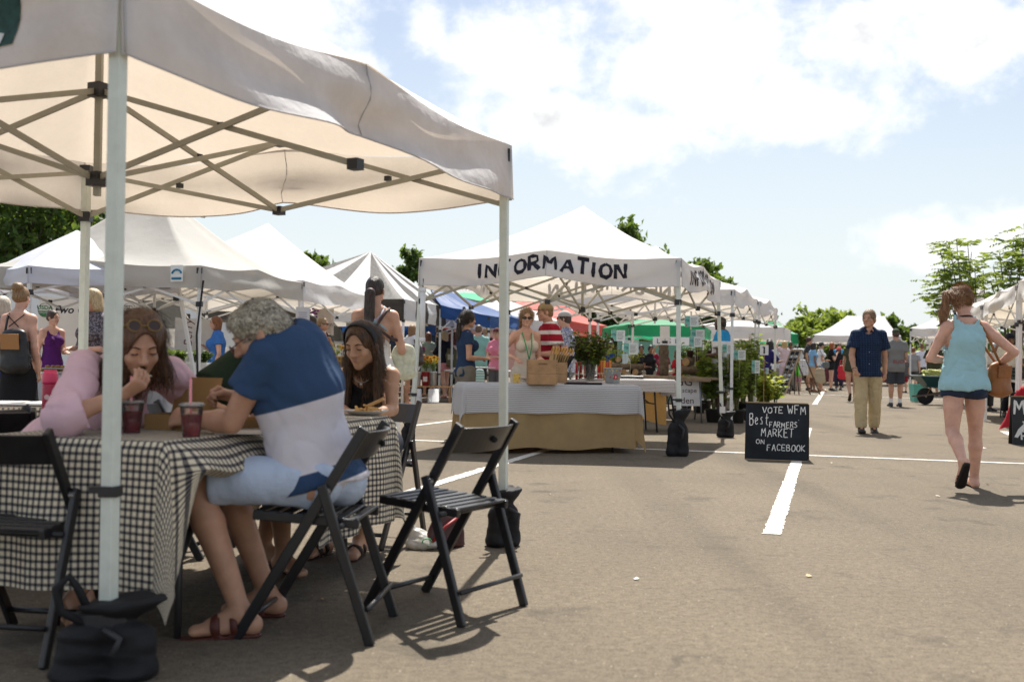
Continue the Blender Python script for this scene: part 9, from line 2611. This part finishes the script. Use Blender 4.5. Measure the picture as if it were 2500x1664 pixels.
mb = MB(); mb.tube(hi + [hi[0]],.014,6); mb.build('tray_rim',M((.25,.30,.30),.4),wbw,True)
for s in (-1,1):
 mb = MB(); mb.beam((-.28,s * .12,.20),(1.55,s * .30,.46),.035,.04); mb.build('handle',M((.12,.085,.06),.7),wbw)
 mb = MB(); mb.tube([(.75,s * .2,.36),(.85,s * .22,.0),(.98,s * .22,.0),(.95,s * .22,.37)],.014,6); mb.build('leg',M((.05,.05,.05),.5),wbw,True)
 mb = MB(); mb.tube([(0,s * .07,.205),(.08,s * .10,.40),(.02,s * .12,.52)],.009,6); mb.build('brace',M((.3,.18,.1),.6),wbw,True)
for k in range(38):
 t = thing('corn_cob','ear of sweetcorn heaped in the dark green wheelbarrow','corn',np.array(wbw.location) + np.array([rr.uniform(-.12,.8),rr.uniform(-.22,.22),zt_ - .02 + rr.uniform(0,.15)]),rr.uniform(0,6.28),'ears of corn in the wheelbarrow')
 mb = MB(); mb.tube([(-.13,0,0),(-.06,0,.01),(.04,0,.015),(.12,0,.0),(.17,.01,-.01)],[.012,.026,.027,.015,.004],7); mb.build('husk',M((.50,.50,.16),.6,noise=(20,.25)),t,True); mb = MB(); mb.tube([(.13,0,0),(.19,.01,-.02)],[.008,.002],5); mb.build('silk',M((.5,.35,.12),.8),t)
tb = thing('teal_bin','pale teal bin behind the wheelbarrow wheel','bin',XZ(2243,28.5,0)); tb.scale = (.75,.75,.85); mb = MB(); mb.add([(-.2,-.2,0.02),(.2,-.2,0.02),(.2,.2,0.02),(-.2,.2,0.02),(-.25,-.25,.55),(.25,-.25,.55),(.25,.25,.55),(-.25,.25,.55)],[(3,2,1,0),(0,1,5,4),(1,2,6,5),(2,3,7,6),(3,0,4,7)]); mb.build('bin_wall',M((.14,.48,.40),.6),tb); mb = MB(); mb.box((0,-.26,.53),(.54,.03,.04)); mb.build('rim',M((.14,.48,.40),.6),tb)
# black stand beside the lunch board
bs2 = thing('music_stand','thin black metal easel legs beside the lunch board','easel',XZ(1941,33.5,0))
for dx in (-.14,0,.14): mb = MB(); mb.tube([(dx * .4,0,1.0),(dx,.1 * abs(dx),0)],.018,6); mb.build('leg',BLACK_PLASTIC,bs2,True)
mb = MB(); mb.box((0,0,.98),(.2,.04,.05)); mb.build('head',BLACK_PLASTIC,bs2)
# stall goods under the green tent and beyond
for (px,dd,w,lab) in ((1590,25.8,2.6,'long dark table in the shade of the green tent'),(1800,37.5,3.4,'table of crates under the long low white tent'),(2090,45.5,3.2,'table in front of the long ridged tent')):
 folding_table(lab,XZ(px,dd,0),(1,0),w,.7,.74); cloth_over('tablecloth','cloth over the ' + lab,XZ(px,dd,0),(1,0),w + .05,.74,.752,(.5,.5,.6,.5),M((.13,.03,.04) if px > 2000 else (.25,.22,.17),.85),seed=px,step=.07)
for k in range(12):
 px = 1745 + k * 13; t = thing('produce_basket',['basket of greens','basket of peaches','basket of squash'][k % 3] + ' number %s from the left under the low white tent' % ['one','two','three','four','five','six','seven','eight','nine','ten','eleven','twelve'][k],'basket',XZ(px,37.3,.756),0,'baskets on the far stall')
 mb = MB(); mb.lathe((0,0,0),[(.08,0),(.11,.12),(.105,.12),(.075,.01)],10); mb.build('basket_wall',WK,t)
 mb = MB(); [mb.ball((rr.uniform(-.06,.06),rr.uniform(-.06,.06),.13 + rr.uniform(0,.03)),.032,6,4) for _ in range(6)]; o = mb.build('produce',M([(.12,.25,.05),(.6,.25,.08),(.6,.45,.08)][k % 3],.5),t,True); o['kind'] = 'stuff'
